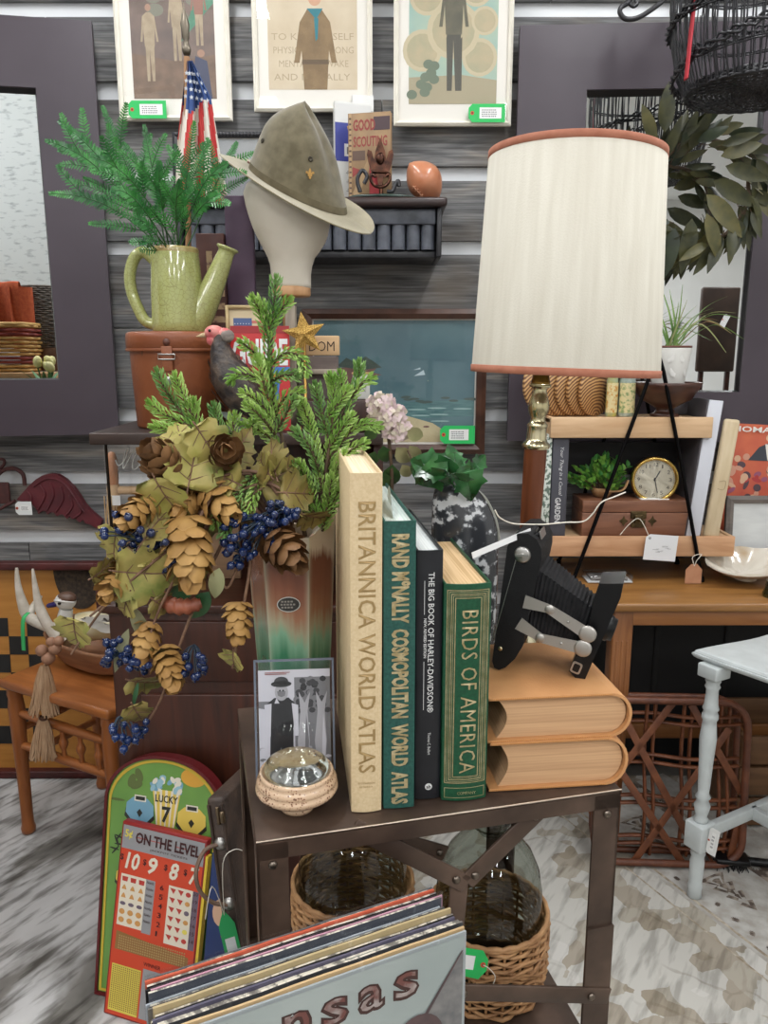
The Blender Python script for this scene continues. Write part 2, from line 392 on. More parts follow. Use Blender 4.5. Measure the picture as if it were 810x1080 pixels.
LIGHTS=[(-1.9,1.35,12),(-.62,1.45,10),(0.72,1.45,10),(2.0,1.35,12),(-2.3,-.7,13),(-.75,-.9,13),(.85,-.9,13),(2.4,-.7,13),(-1.6,-2.6,16),(0.1,-2.6,16),(1.7,-2.6,16)]
places=['near the plank wall on the far left','near the plank wall left of centre','near the plank wall right of centre','near the plank wall on the far right','far left just behind the camera','left of centre just behind the camera','right of centre just behind the camera','far right just behind the camera','at the back of the room on the left','at the back of the room in the middle','at the back of the room on the right']
for (x,y,p),pl in zip(LIGHTS,places):
    t=thing('ceiling_light','white fluorescent ceiling panel '+pl,'light',(x,y,2.999),0,'fluorescent ceiling panels')
    h=MB(); h.box((0,0,-.012),(.22,1.24,.024),bev=.004); h.build('housing',Mhous,t)
    MB().box((0,0,-.027),(.16,1.18,.006)).build('diffuser',Mtube,t)
    ld=bpy.data.lights.new('panel_light','AREA'); ld.shape='RECTANGLE'; ld.size=.16; ld.size_y=1.18; ld.energy=p; ld.color=(.97,.985,1)
    lo=bpy.data.objects.new('panel_light',ld); COL.objects.link(lo); lo.location=(x,y,2.96); lo.parent=None
vs=SC.view_settings; vs.view_transform='Standard'; vs.look='None'; vs.gamma=1; vs.use_curve_mapping=False; vs.exposure=.45
SC.cycles.max_bounces=8; SC.cycles.transparent_max_bounces=24
# ================================================================ STEEL TABLE AND WHAT STANDS ON IT
TZ=.89; TB_=.8912
Msteel=mat('rusty_brown_steel',(60,46,38),(98,78,66),rough=.45,scale=11,bump=.08,metal=.25,c3=(76,60,50),spec=.5)
Mrivet=metal('worn_rivet',(120,110,100),.35)
TA=PZ(270,888,TZ); TB=PZ(655,832,TZ); ang_t=math.degrees(math.atan2(TB.y-TA.y,TB.x-TA.x)); TL=(TB-TA).length; TD=.33
tbl=thing('steel_side_table','brown steel table with riveted legs holding the vase and upright books','table',(TA.x,TA.y,0),ang_t)
m=MB()
m.box((TL/2,TD/2,TZ-.0015),(TL,TD,.003),bev=.001)
m.box((TL/2,.0015,TZ-.0135),(TL,.003,.021)); m.box((TL/2,TD-.0015,TZ-.0135),(TL,.003,.021)); m.box((.0015,TD/2,TZ-.0135),(.003,TD,.021)); m.box((TL-.0015,TD/2,TZ-.0135),(.003,TD,.021))
top=m.build('tabletop',Msteel,tbl)
e=MB(); e.tube([(0,-.0005,TZ-.0005),(TL,-.0005,TZ-.0005)],.0012,6); lab(e.build('edge_trim',metal('bright_worn_edge',(190,176,160),.35),top),'bright worn front edge')
def leg(x,y,sx,sy):
    q=MB(); q.box((x+sx*.017,y+sy*.0015,TZ/2-.002),(.034,.003,TZ-.006)); q.box((x+sx*.0015,y+sy*.017,TZ/2-.002),(.003,.034,TZ-.006))
    q.box((x+sx*.017,y-sy*.001,TZ-.31),(.036,.004,.25))
    for z in(TZ-.03,.42,.33): q.ball((x+sx*.017,y-sy*.0015,z),(.005,.003,.005),10,6,m=1)
    return q.build('leg',[Msteel,Mrivet],tbl)
leg(0,0,1,1); leg(TL,0,-1,1); leg(0,TD,1,-1); leg(TL,TD,-1,-1)
SH=.505
q=MB(); q.box((TL/2,TD/2,SH-.0015),(TL-.008,TD-.008,.003)); q.box((TL/2,.003,SH-.012),(TL-.01,.003,.025)); q.build('lower_shelf',Msteel,tbl)
q=MB(); q.bar((0.03,.003,.515),(TL-.004,.003,.525),.024,.004,up=(0,0,1),bev=.001); q.ball((TL-.02,-.001,.525),(.007,.004,.007),12,8,m=1); q.build('front_rail',[Msteel,Mrivet],tbl)
def brace(u0,v0,u1,v1,yy,nm='brace'):
    def loc(u,v):   # meet the front plane of the table
        r=ray(u,v); n=V((-math.sin(R(ang_t)),math.cos(R(ang_t)),0)); o=V((TA.x,TA.y,0))+n*yy
        t=n.dot(o-V((0,0,CAM_H)))/n.dot(r); p=V((0,0,CAM_H))+r*t; d=p-V((TA.x,TA.y,0)); c,s_=math.cos(R(ang_t)),math.sin(R(ang_t)); return V((d.x*c+d.y*s_,-d.x*s_+d.y*c,p.z))
    a,b_=loc(u0,v0),loc(u1,v1); k=MB(); k.bar(a,b_,.004,.022,up=(1,0,0),bev=.001)
    for z in(.12,.9):
        p=a.lerp(b_,z); k.ball((p.x,p.y-.003,p.z),(.005,.003,.005),10,6,m=1)
    return k.build(nm,[Msteel,Mrivet],tbl)
brace(372,872,492,932,.006); brace(574,850,492,930,.006); 
brace(485,924,478,1000,.010,'upright')
brace(642,1050,470,1046,-.003,'scissor_bar')
brace(400,880,470,900,.16,'brace')
# ---- ceramic vase
def vase_mat():
    k,nt,N,L,b=nodes_mat('drip_glaze',rough=.12,spec=.6,coat=.5)
    tc=N.new('ShaderNodeTexCoord'); sp=N.new('ShaderNodeSeparateXYZ'); L.new(tc.outputs['Object'],sp.inputs[0])
    mp=N.new('ShaderNodeMapping'); mp.inputs['Scale'].default_value=(60,60,3); L.new(tc.outputs['Object'],mp.inputs[0])
    no=N.new('ShaderNodeTexNoise'); no.inputs['Scale'].default_value=1; no.inputs['Detail'].default_value=3; L.new(mp.outputs[0],no.inputs['Vector'])
    ma=N.new('ShaderNodeMath'); ma.operation='MULTIPLY_ADD'; ma.inputs[1].default_value=.09; L.new(no.outputs['Fac'],ma.inputs[0]); L.new(sp.outputs['Z'],ma.inputs[2])
    mr=N.new('ShaderNodeMapRange'); mr.inputs['From Min'].default_value=.045; mr.inputs['From Max'].default_value=.31; L.new(ma.outputs[0],mr.inputs['Value'])
    cr=ramp_node(N,[(0,(22,52,38)),(.2,(38,92,64)),(.42,(66,130,96)),(.55,(134,178,148)),(.62,(170,162,134)),(.70,(160,114,86)),(.82,(138,84,62)),(.95,(118,70,52)),(1,(206,190,170))]); L.new(mr.outputs[0],cr.inputs['Fac'])
    at_=N.new('ShaderNodeAttribute'); at_.attribute_name='ridge'; pw_=N.new('ShaderNodeMath'); pw_.operation='POWER'; pw_.inputs[1].default_value=3; L.new(at_.outputs['Fac'],pw_.inputs[0]); m_=N.new('ShaderNodeMath'); m_.operation='MULTIPLY'; m_.inputs[1].default_value=.55; L.new(pw_.outputs[0],m_.inputs[0]); mx=N.new('ShaderNodeMix'); mx.data_type='RGBA'; mx.inputs['B'].default_value=lin((200,206,182)); L.new(m_.outputs[0],mx.inputs['Factor']); L.new(cr.outputs[0],mx.inputs['A']); L.new(mx.outputs['Result'],b.inputs['Base Color']); return k
Mvase=vase_mat()
vx=PZ(312,786,TZ); VH=PY(310,566,vx.y+.01).z-TZ
vase=thing('ceramic_vase','tall faceted brown to green drip glazed vase holding the autumn spray','vase',(vx.x-.005,vx.y+.045,TB_),4)
W0=.039;W1=.053
def vring(t,inset=0):
    # rounded hexagonal slab section, flaring upwards
    k=(W0+(W1-W0)*t**.8)-inset; pts=[]
    base=[(-1.0,.15),(-.56,-.88),(.42,-.88),(.98,.05),(.5,.85),(-.5,.85)]
    for i in range(6):
        p,q_=V(base[i]+(0,)),V(base[(i+1)%6]+(0,))
        for j in range(5):
            s_=(j)/5; pt=p.lerp(q_,s_); f=1; pts.append((pt.x*k*1.12*f,pt.y*k*f))
    return pts
m=MB(); n=30; NZ=22; vs=[]
def rimz(x,y,t): return VH*t+ (t**6)*(.012*(x/W1)+.006*math.cos(3*math.atan2(y,x)))
for j in range(NZ+1):
    t=j/NZ; bul=0
    vs+=[(x,y,rimz(x,y,t)) for x,y in vring(t)]
for j in range(9):
    t=1-j/10; vs+=[(x,y,rimz(x,y,t)) for x,y in vring(t,.005)]
rows=NZ+1+9
m.add(vs,[(j*n+i,j*n+(i+1)%n,(j+1)*n+(i+1)%n,(j+1)*n+i) for j in range(rows-1) for i in range(n)]+[tuple(reversed(range(n)))]+[tuple(range((rows-1)*n,rows*n))],0,True)
body=m.build('vase_body',Mvase,vase)
for p_ in body.data.polygons: p_.use_smooth=False
ra=body.data.attributes.new('ridge','FLOAT','POINT'); ra.data.foreach_set('value',[1.0 if (i%n)%5==0 else 0.0 for i in range(len(body.data.vertices))])
st=MB(); st.disc(0,0,.0150,.0105,0,n=28); st.disc(0,0,.0138,.0093,.0002,m=1,n=28)
for k in range(3):
    for j in range(4+(k%2)): st.box((-.008+j*.004+(k%2)*-.001,(k-1)*.004,.0003),(.0028,.0022,.0002),m=2)
st.build('sticker',[flat((196,196,190),.4),flat((52,50,48),.4),flat((150,146,138),.4)],vase,M=TR(-.003,-.0449,.195)@RX(2.7)@FRONT)
# ---- hard sleeve with an old fishing photograph
ps=PZ(312,826,TZ); hs=.150
sl=thing('photo_card','old black and white fishing photograph in a clear hard sleeve leaning on the vase','photograph',(ps.x,ps.y+.002,TB_),5,rot=(R(-9),0,R(5)))
w_=.096
Mph=[flat((206,202,204),.7),flat((120,118,118),.7),flat((56,54,55),.7),flat((172,168,168),.7),flat((30,29,30),.7),flat((150,96,92),.7)]
p=MB(); p.box((0,.0012,hs*.465),(w_*.9,.0006,hs*.9))
def PH(x,y): return (x*w_*.9, (y-.5)*hs*.9+hs*.465)
def pp(o,z,mi): p.poly([PH(*q_) for q_ in o],z,M=FRONT,m=mi)
rr=random.Random(11)
pp([(-.5,.72),(0,.72),(0,.60),(-.5,.66)],-.0007,1); pp([(0.0,.93),(.5,.93),(.5,.0),(.0,.0)],-.0008,1)
for k in range(46):
    x=rr.uniform(.02,.46);y=rr.uniform(.62,.92); p.disc(*PH(x,y),.004,.0035,-.0004-k*1e-6,M=FRONT,m=rr.choice([2,2,4,1]),n=8)
for k in range(40):
    x=rr.uniform(-.48,.48);y=rr.uniform(.02,.3); p.disc(*PH(x,y),.004,.002,-.0004-k*1e-6,M=FRONT,m=rr.choice([3,1,0]),n=8)
# man: trousers, body, arms, head, hat
pp([(-.36,.04),(-.25,.04),(-.2,.3),(-.14,.04),(-.03,.04),(-.02,.5),(-.34,.5)],-.0003,4)
pp([(-.36,.48),(-.02,.48),(0,.70),(-.08,.75),(-.28,.75),(-.38,.70)],-.00025,4)
pp([(-.40,.40),(-.34,.40),(-.32,.70),(-.42,.69)],-.0002,0); pp([(-.0,.40),(.05,.40),(.05,.68),(-.04,.7)],-.0002,0)
pp([(-.28,.70),(-.25,.75),(-.21,.70)],-.0001,0); p.disc(*PH(-.18,.80),.0080,.0105,-.0002,M=FRONT,m=3,n=16); pp([(-.24,.81),(-.12,.81),(-.13,.77),(-.18,.755),(-.23,.77)],-.00012,1)
p.disc(*PH(-.18,.875),.0125,.0040,-.00015,M=FRONT,m=4,n=16); p.disc(*PH(-.18,.90),.0085,.0055,-.00015,M=FRONT,m=2,n=16)
p.disc(*PH(-.20,.815),.0012,.0012,-.00005,M=FRONT,m=4,n=8); p.disc(*PH(-.155,.815),.0012,.0012,-.00005,M=FRONT,m=4,n=8)
# two big hanging fish
for fx,mi in((.12,1),(.36,0)):
    pp([(fx-.05,.06),(fx+.05,.06),(fx+.085,.35),(fx+.06,.62),(fx+.10,.80),(fx+.02,.70),(fx-.06,.80),(fx-.04,.62),(fx-.085,.35)],-.0001,3); pp([(fx+.01,.08),(fx+.045,.08),(fx+.075,.35),(fx+.04,.6),(fx+.02,.35)],-.00005,mi)
p.box((-.020,-.0004,hs*.897),(.030,.0002,.0009),m=5); p.box((-.022,-.0004,hs*.884),(.026,.0002,.0009),m=5)
p.build('photo_print',Mph,sl)
p=MB(); p.box((0,.0012,hs/2),(w_,.0026,hs),bev=.001); p.build('sleeve',pane_mat('clear_sleeve',(.94,.96,1.0),.08),sl)
p=MB()
for (c_,d_) in (((-w_/2+.001,.0012,hs/2),(.0025,.0032,hs)),((w_/2-.001,.0012,hs/2),(.0025,.0032,hs)),((0,.0012,hs-.001),(w_,.0032,.0025)),((0,.0012,.001),(w_,.0032,.0025))): p.box(c_,d_)
p.build('sleeve_edge',mat('bluish_plastic_edge',(104,112,126),rough=.2,spec=.5),sl)
# ---- paperweight on ceramic dish
pw=PZ(311,866,TZ)
Mspk=mat('speckled_stoneware',(196,164,138),(222,196,170),rough=.25,scale=90,ramp=(.3,.45),coat=.4)
def spk():
    k,nt,N,L,b=nodes_mat('speckled_cream_glaze',rough=.22,coat=.4)
    tc=N.new('ShaderNodeTexCoord'); vo=N.new('ShaderNodeTexVoronoi'); vo.inputs['Scale'].default_value=330; L.new(tc.outputs['Object'],vo.inputs['Vector'])
    no=N.new('ShaderNodeTexNoise'); no.inputs['Scale'].default_value=45; no.inputs['Detail'].default_value=6; L.new(tc.outputs['Object'],no.inputs['Vector'])
    mu=N.new('ShaderNodeMath'); mu.operation='SUBTRACT'; L.new(no.outputs['Fac'],mu.inputs[0]); L.new(vo.outputs['Distance'],mu.inputs[1])
    cr=ramp_node(N,[(.10,(204,174,144)),(.26,(188,150,120)),(.33,(112,78,58))]); L.new(mu.outputs[0],cr.inputs['Fac']); L.new(cr.outputs[0],b.inputs['Base Color']); return k
Mspk=spk()
dish=thing('speckled_dish','round speckled cream ceramic dish at the front corner of the steel table','dish',(pw.x,pw.y+.026,TB_))
m=MB(); r=.047
m.lathe([(.0,0),(.019,0),(.0195,.004),(.016,.008),(.022,.012),(.036,.0165),(.0455,.0235),(.0470,.0270),(.0465,.0300),(.0440,.0318),(.0452,.0335),(.0458,.0365),(.0438,.0400),(.0415,.0420),(.0425,.0440),(.0418,.0468),(.0400,.0482),(.0388,.0470),(.0375,.0430),(.032,.036),(.020,.032),(0,.031)],48)
m.build('bowl',Mspk,dish)
gl=MB(); 
gp=[(0,.001)]+[(.0370*math.cos(R(a)),.0175+.0165*math.sin(R(a))) for a in range(-85,91,7)]+[(0,.034)]
gl.lathe(gp,40)
Mglassball,nt,N,L,b=nodes_mat('solid_clear_glass',rough=.0); b.inputs['Transmission Weight'].default_value=1; b.inputs['IOR'].default_value=1.5; b.inputs['Base Color'].default_value=lin((238,244,236))
tag(gl.build('glass_paperweight',Mglassball),'clear domed glass paperweight sitting in the speckled dish','paperweight',loc=(pw.x,pw.y+.026,TB_+.0325))
# ---- upright books
Mpage=mat('cream_pages',(226,208,178),(206,186,152),rough=.85,scale=40,stretch=(1,1,1))
def pages(name,c,c2,ax):
    st={'x':(260,3,3),'z':(3,3,260)}[ax]
    return mat(name,c,c2,rough=.85,scale=1.6,stretch=st,detail=2,ramp=(.35,.65))
def book(kind,label,u0,v0,u1,v1,vt,depth,cover,pg,yaw,lean=0,hub=.004,overhang=.004,rounded=.25,cat='book',hingecol=None,H_=None,W_=None):
    a=PZ(u0,v0,TZ);b_=PZ(u1,v1,TZ); Wd=W_ or (V((b_.x-a.x,b_.y-a.y,0))).length; c_=(a+b_)/2
    Ht=H_ or PY((u0+u1)/2,vt,c_.y).z-TZ
    t=thing(kind,label,cat,(c_.x,c_.y,TB_),yaw,rot=(0,R(lean),R(yaw)))
    m=MB(); th=.0028; x=Wd/2
    # two boards and a spine, gently rounded
    m.box((-x+th/2,depth/2+.004,Ht/2),(th,depth-.004,Ht),bev=.0008); m.box((x-th/2,depth/2+.004,Ht/2),(th,depth-.004,Ht),bev=.0008)
    o=[]; nn=10
    for k in range(nn+1):
        s_=-1+2*k/nn; o.append((s_*(x-.0003), .004-Wd*rounded*.25*(1-s_*s_)))
    o2=[(p_[0]*.93,p_[1]+th) for p_ in reversed(o)]
    m.prism(o+o2,0.0005,Ht-.0005,smooth=False)
    cv=m.build('cover',cover,t)
    m=MB(); m.box((0,depth/2+.002,Ht/2),(Wd-2*th-.0002,depth-overhang*1.5,Ht-2*overhang)); m.build('pages',pg,t)
    return t,cv,Wd,Ht,Wd*rounded*.25
GP=1e-4
def spine_y(x,Wd,r): s_=x/(Wd/2); return .004-r*(1-s_*s_)
def spine_text(parent,txt,xc,ztop,zbot,h,Wd,r,mt,name='spine_lettering',bold=0,shear=0,spacing=1,ext=True):
    m=MB(); m.text(txt,ztop-zbot,h,M=TR(xc-h/2,0,ztop)@DOWNTXT,bold=bold,shear=shear,spacing=spacing)
    m.v=[(q[0],spine_y(q[0],Wd,r)-.0009,q[2]) for q in m.v]
    return m.build(name,mt,parent)
Mgold=mat('dull_gold_print',(166,138,92),rough=.45,metal=.3,spec=.5)
Mgold2=mat('pale_gold_foil',(206,190,150),(170,150,106),rough=.35,metal=.5,scale=120)
# Britannica
t,cv,Wd,Ht,r=book('cream_atlas','tall cream atlas with tan capitals on its spine, leftmost of the upright books','book',.0,.0,0,0,.0) if False else book('atlas_book','tall cream atlas with tan capitals on its spine, leftmost of the upright books',371,860.5,402.5,856.5,500,.262,mat('cream_cloth',(216,194,156),(206,182,142),rough=.55,scale=300,bump=.05),pages('cream_page_block',(232,214,184),(206,184,150),'x'),7,.25,rounded=.35)
spine_text(cv,'BRITANNICA WORLD ATLAS',.0005,Ht*.922,Ht*.127,.0190,Wd,r,Mgold,bold=.010)
spine_text(cv,'ENCYCLOPAEDIA',.004,Ht*.02,Ht*.02,.001,Wd,r,Mgold) if False else None
m=MB(); m.text('ENCYCLOPAEDIA',.019,.0021,M=TR(-.0095,spine_y(0,Wd,r)-.0006,Ht*.092)@FRONT); m.text('BRITANNICA',.015,.0021,M=TR(-.008,spine_y(0,Wd,r)-.0006,Ht*.080)@FRONT); m.build('publisher_lettering',Mgold,cv)
# Rand McNally
Mgreen=mat('teal_green_cloth',(24,70,62),(36,86,76),rough=.6,scale=260,bump=.08)
t,cv,Wd,Ht,r=book('atlas_book','dark green cosmopolitan world atlas with silver gold capitals, second upright book from left',405,857,437,853,551,.25,Mgreen,pages('pale_green_white_pages',(214,222,216),(184,198,192),'x'),7,0,rounded=.15)
spine_text(cv,'RAND M\u1d9cNALLY  COSMOPOLITAN  WORLD  ATLAS',.0012,Ht*.958,Ht*.018,.0205,Wd,r,Mgold2,bold=.045)
m=MB(); m.leaf(TR(-.004,.03,Ht-.002)@RY(80)@RX(10),.12,.05,.1,.02); m.build('loose_jacket_flap',flat((206,216,214),.4),t)
# Harley
t,cv,Wd,Ht,r=book('motorcycle_book','black motorcycle book with white spine lettering between two green books',438.5,847.5,463.5,842.5,582,.235,mat('matt_black_jacket',(26,27,31),(34,35,39),rough=.32,scale=30),pages('white_page_block',(228,230,228),(200,204,204),'x'),7,0,rounded=.25)
Mwt=flat((216,216,214),.5,'white_print')
spine_text(cv,'THE BIG BOOK OF HARLEY-DAVIDSON\u00ae',.0018,Ht*.917,Ht*.365,.0072,Wd,r,Mwt,bold=.008)
spine_text(cv,'NEW, REVISED EDITION',-.0052,Ht*.74,Ht*.585,.0036,Wd,r,Mwt,bold=.02,name='edition_lettering')
spine_text(cv,'Thomas C. Bolfert',.001,Ht*.282,Ht*.19,.0034,Wd,r,Mwt,name='author_lettering')
m=MB()
for z0,z1 in((.885,.755),(.57,.375)): m.rect(-.0062,Ht*z1,-.0056,Ht*z0,0,M=TR(0,spine_y(-.006,Wd,r)-.0005,0)@FRONT)
m.build('spine_rule',Mwt,cv)
m=MB(); m.disc(.001,Ht*.055,.0042,.0042,0,M=TR(0,spine_y(0,Wd,r)-.0007,0)@FRONT,n=20); m.text('ab',.0056,.0046,M=TR(-.0018,spine_y(0,Wd,r)-.0009,Ht*.055-.0023)@FRONT,m=1,bold=.02); m.build('publisher_emblem',[Mwt,flat((30,31,35))],cv)
# Birds of America
Mg2=mat('bright_green_cloth',(14,66,42),(22,80,52),rough=.4,scale=240,bump=.06)
t,cv,Wd,Ht,r=book('bird_book','thick green bird book with gold ruled border on its spine, rightmost upright book',467,849,512,841.5,617,.215,Mg2,pages('warm_tan_pages',(222,190,146),(196,160,114),'x'),7,0,rounded=.35)
spine_text(cv,'BIRDS OF AMERICA',.0020,Ht*.885,Ht*.135,.0185,Wd,r,Mgold2,bold=.0,spacing=1.1)
m=MB()
def frame_line(x0,z0,x1,z1,wd):
    for a,b_,c_,d_ in((x0,z0,x0+wd,z1),(x1-wd,z0,x1,z1),(x0,z0,x1,z0+wd),(x0,z1-wd,x1,z1)):
        xs=[a+(c_-a)*k/8 for k in range(9)]
        vs=[(x,spine_y(x,Wd,r)-.0004,z) for z in(b_,d_) for x in xs]
        m.add(vs,[(k,k+1,9+k+1,9+k) for k in range(8)])
for k in range(5):
    i_=.0028+.0022*k; frame_line(-Wd/2+i_,.010+.010+i_*.9,Wd/2-i_,Ht-.004-i_*1.0,.0006 if k%2 else .0009)
frame_line(-Wd/2+.003,.004,Wd/2-.003,.017,.0007)
m.text('COMPANY',.022,.0035,M=TR(-.009,spine_y(0,Wd,r)-.0006,.0085)@FRONT); m.build('gold_border',Mgold2,cv)
# ---- stacked tan leather books (bottom edges face the camera, spines to the right)
Mtan=mat('tan_leather',(186,132,84),(200,147,97),rough=.55,scale=14,bump=.06,bscale=300)
Mtan_in=mat('dark_page_hollow',(120,84,56),(150,110,76),rough=.9,scale=30)
Mtpg=pages('tan_page_block',(200,160,120),(182,142,104),'z')
def flatbook(label,p,L_,D_,Th,yaw):
    t=thing('leather_book',label,'book',p,yaw,'tan leather books in the stack')
    m=MB(); th=.003
    # cover: lower board, upper board, rounded spine on +X, as one profile extruded along Y
    o=[]; R_=Th/2; nn=12; xs=L_-.026
    outer=[(0,0),(xs,0)]+[(xs+.026*math.sin(PI*k/nn),R_-R_*math.cos(PI*k/nn)) for k in range(1,nn)]+[(xs,Th),(0,Th)]
    inner=[(0,Th-th),(xs-.002,Th-th)]+[(xs-.002+.0245*math.sin(PI*k/nn),R_+(R_-th)*math.cos(PI*k/nn)) for k in range(1,nn)]+[(xs-.002,th),(0,th)]
    m.prism(outer+inner,0,D_,M=TR(0,D_,0)@RX(90))
    c_=m.build('cover',Mtan,t)
    m=MB(); e_=.006
    nn=10; left=[(.012-.0+.012*math.sin(PI*k/nn),th+.0002+(Th-2*th-.0004)*k/nn) for k in range(nn+1)]
    right=[(xs+.0215*math.sin(PI*k/nn)-.001,R_+(R_-th-.0006)*math.cos(PI*k/nn)) for k in range(nn+1)]
    m.prism(left+right,e_,D_-e_,M=TR(0,D_,0)@RX(90),m=0)
    m.build('pages',Mtpg,t)
    # turned-in stitched edge of the boards
    for z in(.0015,Th-.0015):
        m=MB()
        for k in range(60): m.ball((.002+k*(xs/60),.0,z),(.0015,.0009,.0012),6,4)
        m.build('tooled_edge',mat('tooled_leather_edge',(190,134,78),rough=.6),c_)
    return t
o0=PZ(514,836,TZ); yawo=6
TH=(PY(585,785,o0.y).z-TZ); LO=.171
flatbook('tan leather book at the bottom of the flat stack, beside the green bird book',(o0.x+.002,o0.y,TB_),LO-.001,.165,TH-.0005,yawo)
flatbook('tan leather book on top of the flat stack, under the black camera',(o0.x-.001,o0.y+.002,TZ+TH),LO+.004,.170,PY(585,738,o0.y).z-TZ-TH,yawo)
OZ=PY(585,738,o0.y).z
# ================================================================ FOLDING CAMERA, LAMP, RECORDS, DEMIJOHNS, FLOOR PIECES BY THE TABLE
def plane_loc(o,yaw,off=0):
    """local x,z (in the upright plane through o turned by yaw, pushed back by off) of what is seen at a pixel"""
    o=V(o); dx=V((math.cos(R(yaw)),math.sin(R(yaw)),0)); n=V((-dx.y,dx.x,0)); c=V((0,0,CAM_H))
    def f(u,v):
        r=ray(u,v); t=n.dot(o+n*off-c)/n.dot(r); p=c+r*t-o
        return (p.dot(dx),p.z)
    return f
Mblk=mat('black_leatherette',(11,11,13),(18,18,20),rough=.6,scale=400,bump=.25,bscale=900,spec=.3)
Mblkm=mat('black_enamel',(10,10,12),rough=.35,spec=.35)
Mnick=metal('dull_nickel',(176,174,170),.38)
co_=PZ(530,707,OZ+.001); yc=-20
cam_t=thing('folding_camera','old black folding camera with bellows and silver struts on the tan books','camera',(co_.x,co_.y,OZ+.0015),yc)
L2=plane_loc((co_.x,co_.y,OZ+.0015),yc)
def prof(pts): return [L2(*p_) for p_ in pts]
def ext(m,pts,y0,y1,mi=0,smooth=False): return m.prism(prof(pts),-y1,-y0,M=RX(90)@SCL(1,1,1),m=mi,smooth=smooth)
DW=.094
m=MB(); ext(m,[(521,704),(519,697),(535,577),(539,568),(546,563),(557,563),(566,569),(571,579),(571,590),(551,682),(543,695),(533,704),(526,706.5)],0,DW)
body=m.build('camera_body',Mblk,cam_t)
m=MB(); a=L2(546,584);b_=L2(521,672); m.bar((a[0],-.0006,a[1]),(b_[0],-.0006,b_[1]),.0008,.0016,up=(0,1,0)); m.build('seam_line',Mnick,body)
k_=L2(551,585); m=MB(); m.lathe([(.0,.003),(.008,.003),(.0095,.002),(.0105,0),(.0105,-.002)],28,M=TR(k_[0],-.0005,k_[1])@RX(90)); m.lathe([(0,.004),(.003,.004),(.0032,.003)],12,M=TR(k_[0],-.0005,k_[1])@RX(90)); m.box((k_[0],-.0045,k_[1]),(.016,.002,.003),M=None); m.build('winding_knob',Mnick,cam_t)
k_=L2(527.5,684); m=MB(); m.ball((k_[0],-.0004,k_[1]),(.003,.0015,.003),12,8); m.build('hinge_pin',metal('brass_pin',(200,184,150),.3),cam_t)
a=L2(563,572); m=MB(); m.box((0,.030,.004),(.020,.030,.006),bev=.002,M=TR(a[0]-.004,0,a[1])@RY(-15)); m.box((0,.030,.0085),(.012,.022,.004),bev=.0015,M=TR(a[0]-.004,0,a[1])@RY(-15),m=1); m.box((.011,.03,.003),(.0015,.032,.010),M=TR(a[0]-.004,0,a[1])@RY(-15),m=2)
lab(m.build('viewfinder',[Mblkm,Mnick,Mnick],cam_t),'small viewfinder on top of the camera')
m=MB(); q=spline([(a[0]-.006,.01,a[1]+.006),(a[0]-.004,.03,a[1]+.014),(a[0]-.002,.055,a[1]+.008)],6); m.tube(q,.0045,6,flat=.35); m.build('carry_strap',Mblk,cam_t)
# bellows: tapering pleats between body and lens standard
b0=[L2(562,598),L2(550,668)]; b1=[L2(624,646),L2(609,690)]
m=MB(); NP=15; vs=[]; 
for i in range(2*NP+1):
    t=i/(2*NP); k=(.0 if i%2 else -.0020)
    tp=V((b0[0][0]+(b1[0][0]-b0[0][0])*t,0,b0[0][1]+(b1[0][1]-b0[0][1])*t)); bt=V((b0[1][0]+(b1[1][0]-b0[1][0])*t,0,b0[1][1]+(b1[1][1]-b0[1][1])*t))
    up=(tp-bt).normalized(); tp=tp+up*k; bt=bt-up*k; y0=.006+.012*t-k; y1=DW-.006-.012*t+k
    vs+=[(tp.x,y0,tp.z),(tp.x,y1,tp.z),(bt.x,y1,bt.z),(bt.x,y0,bt.z)]
m.add(vs,[(i*4+k,i*4+(k+1)%4,(i+1)*4+(k+1)%4,(i+1)*4+k) for i in range(2*NP) for k in range(4)])
m.build('bellows',mat('grey_black_bellows',(24,24,26),(38,38,40),rough=.65,scale=60,spec=.3),cam_t)
# lens standard
m=MB(); ext(m,[(626,633),(631,618),(657,618),(654,633),(613,727),(611,724),(599,711),(620,660)],.010,.066)
std=m.build('lens_standard',Mblkm,cam_t)
c0=L2(636,672); dn=(V((L2(656,618)[0],0,L2(656,618)[1]))-V((L2(612,728)[0],0,L2(612,728)[1]))).normalized(); ax=V((dn.z,0,-dn.x))
Ml=TR(c0[0]+.001,.038,c0[1])@frame_to(ax,dn)
m=MB(); m.lathe([(.017,-.004),(.017,.004),(.015,.006),(.0145,.010),(.011,.0105),(.0105,.007),(0,.006)],32,M=Ml); m.build('lens_barrel',Mblkm,std)
m=MB(); m.lathe([(0.0105,.0072),(.006,.0095),(0,.0102)],24,M=Ml); m.build('lens_glass',mat('lens_coating',(20,24,40),rough=.05,spec=.9),std)
a=L2(607,707); m=MB(); o=rrect(-.0062,-.0075,.0062,.0075,.003); Mw=TR(a[0],.0092,a[1])@RY(18)@FRONT; m.prism(o,0,.0012,M=Mw); m.prism(rrect(-.004,-.0052,.004,.0052,.002),.0012,.0016,M=Mw,m=1); m.build('release_window',[Mnick,Mblkm],std)
a=L2(644,625); m=MB(); m.box((a[0],.038,a[1]+.002),(.022,.05,.006),bev=.002,M=None); lab(m.build('top_cap',mat('worn_grey_cap',(70,72,74),(120,120,120),rough=.35,scale=60),std),'worn greyish top of the lens standard')
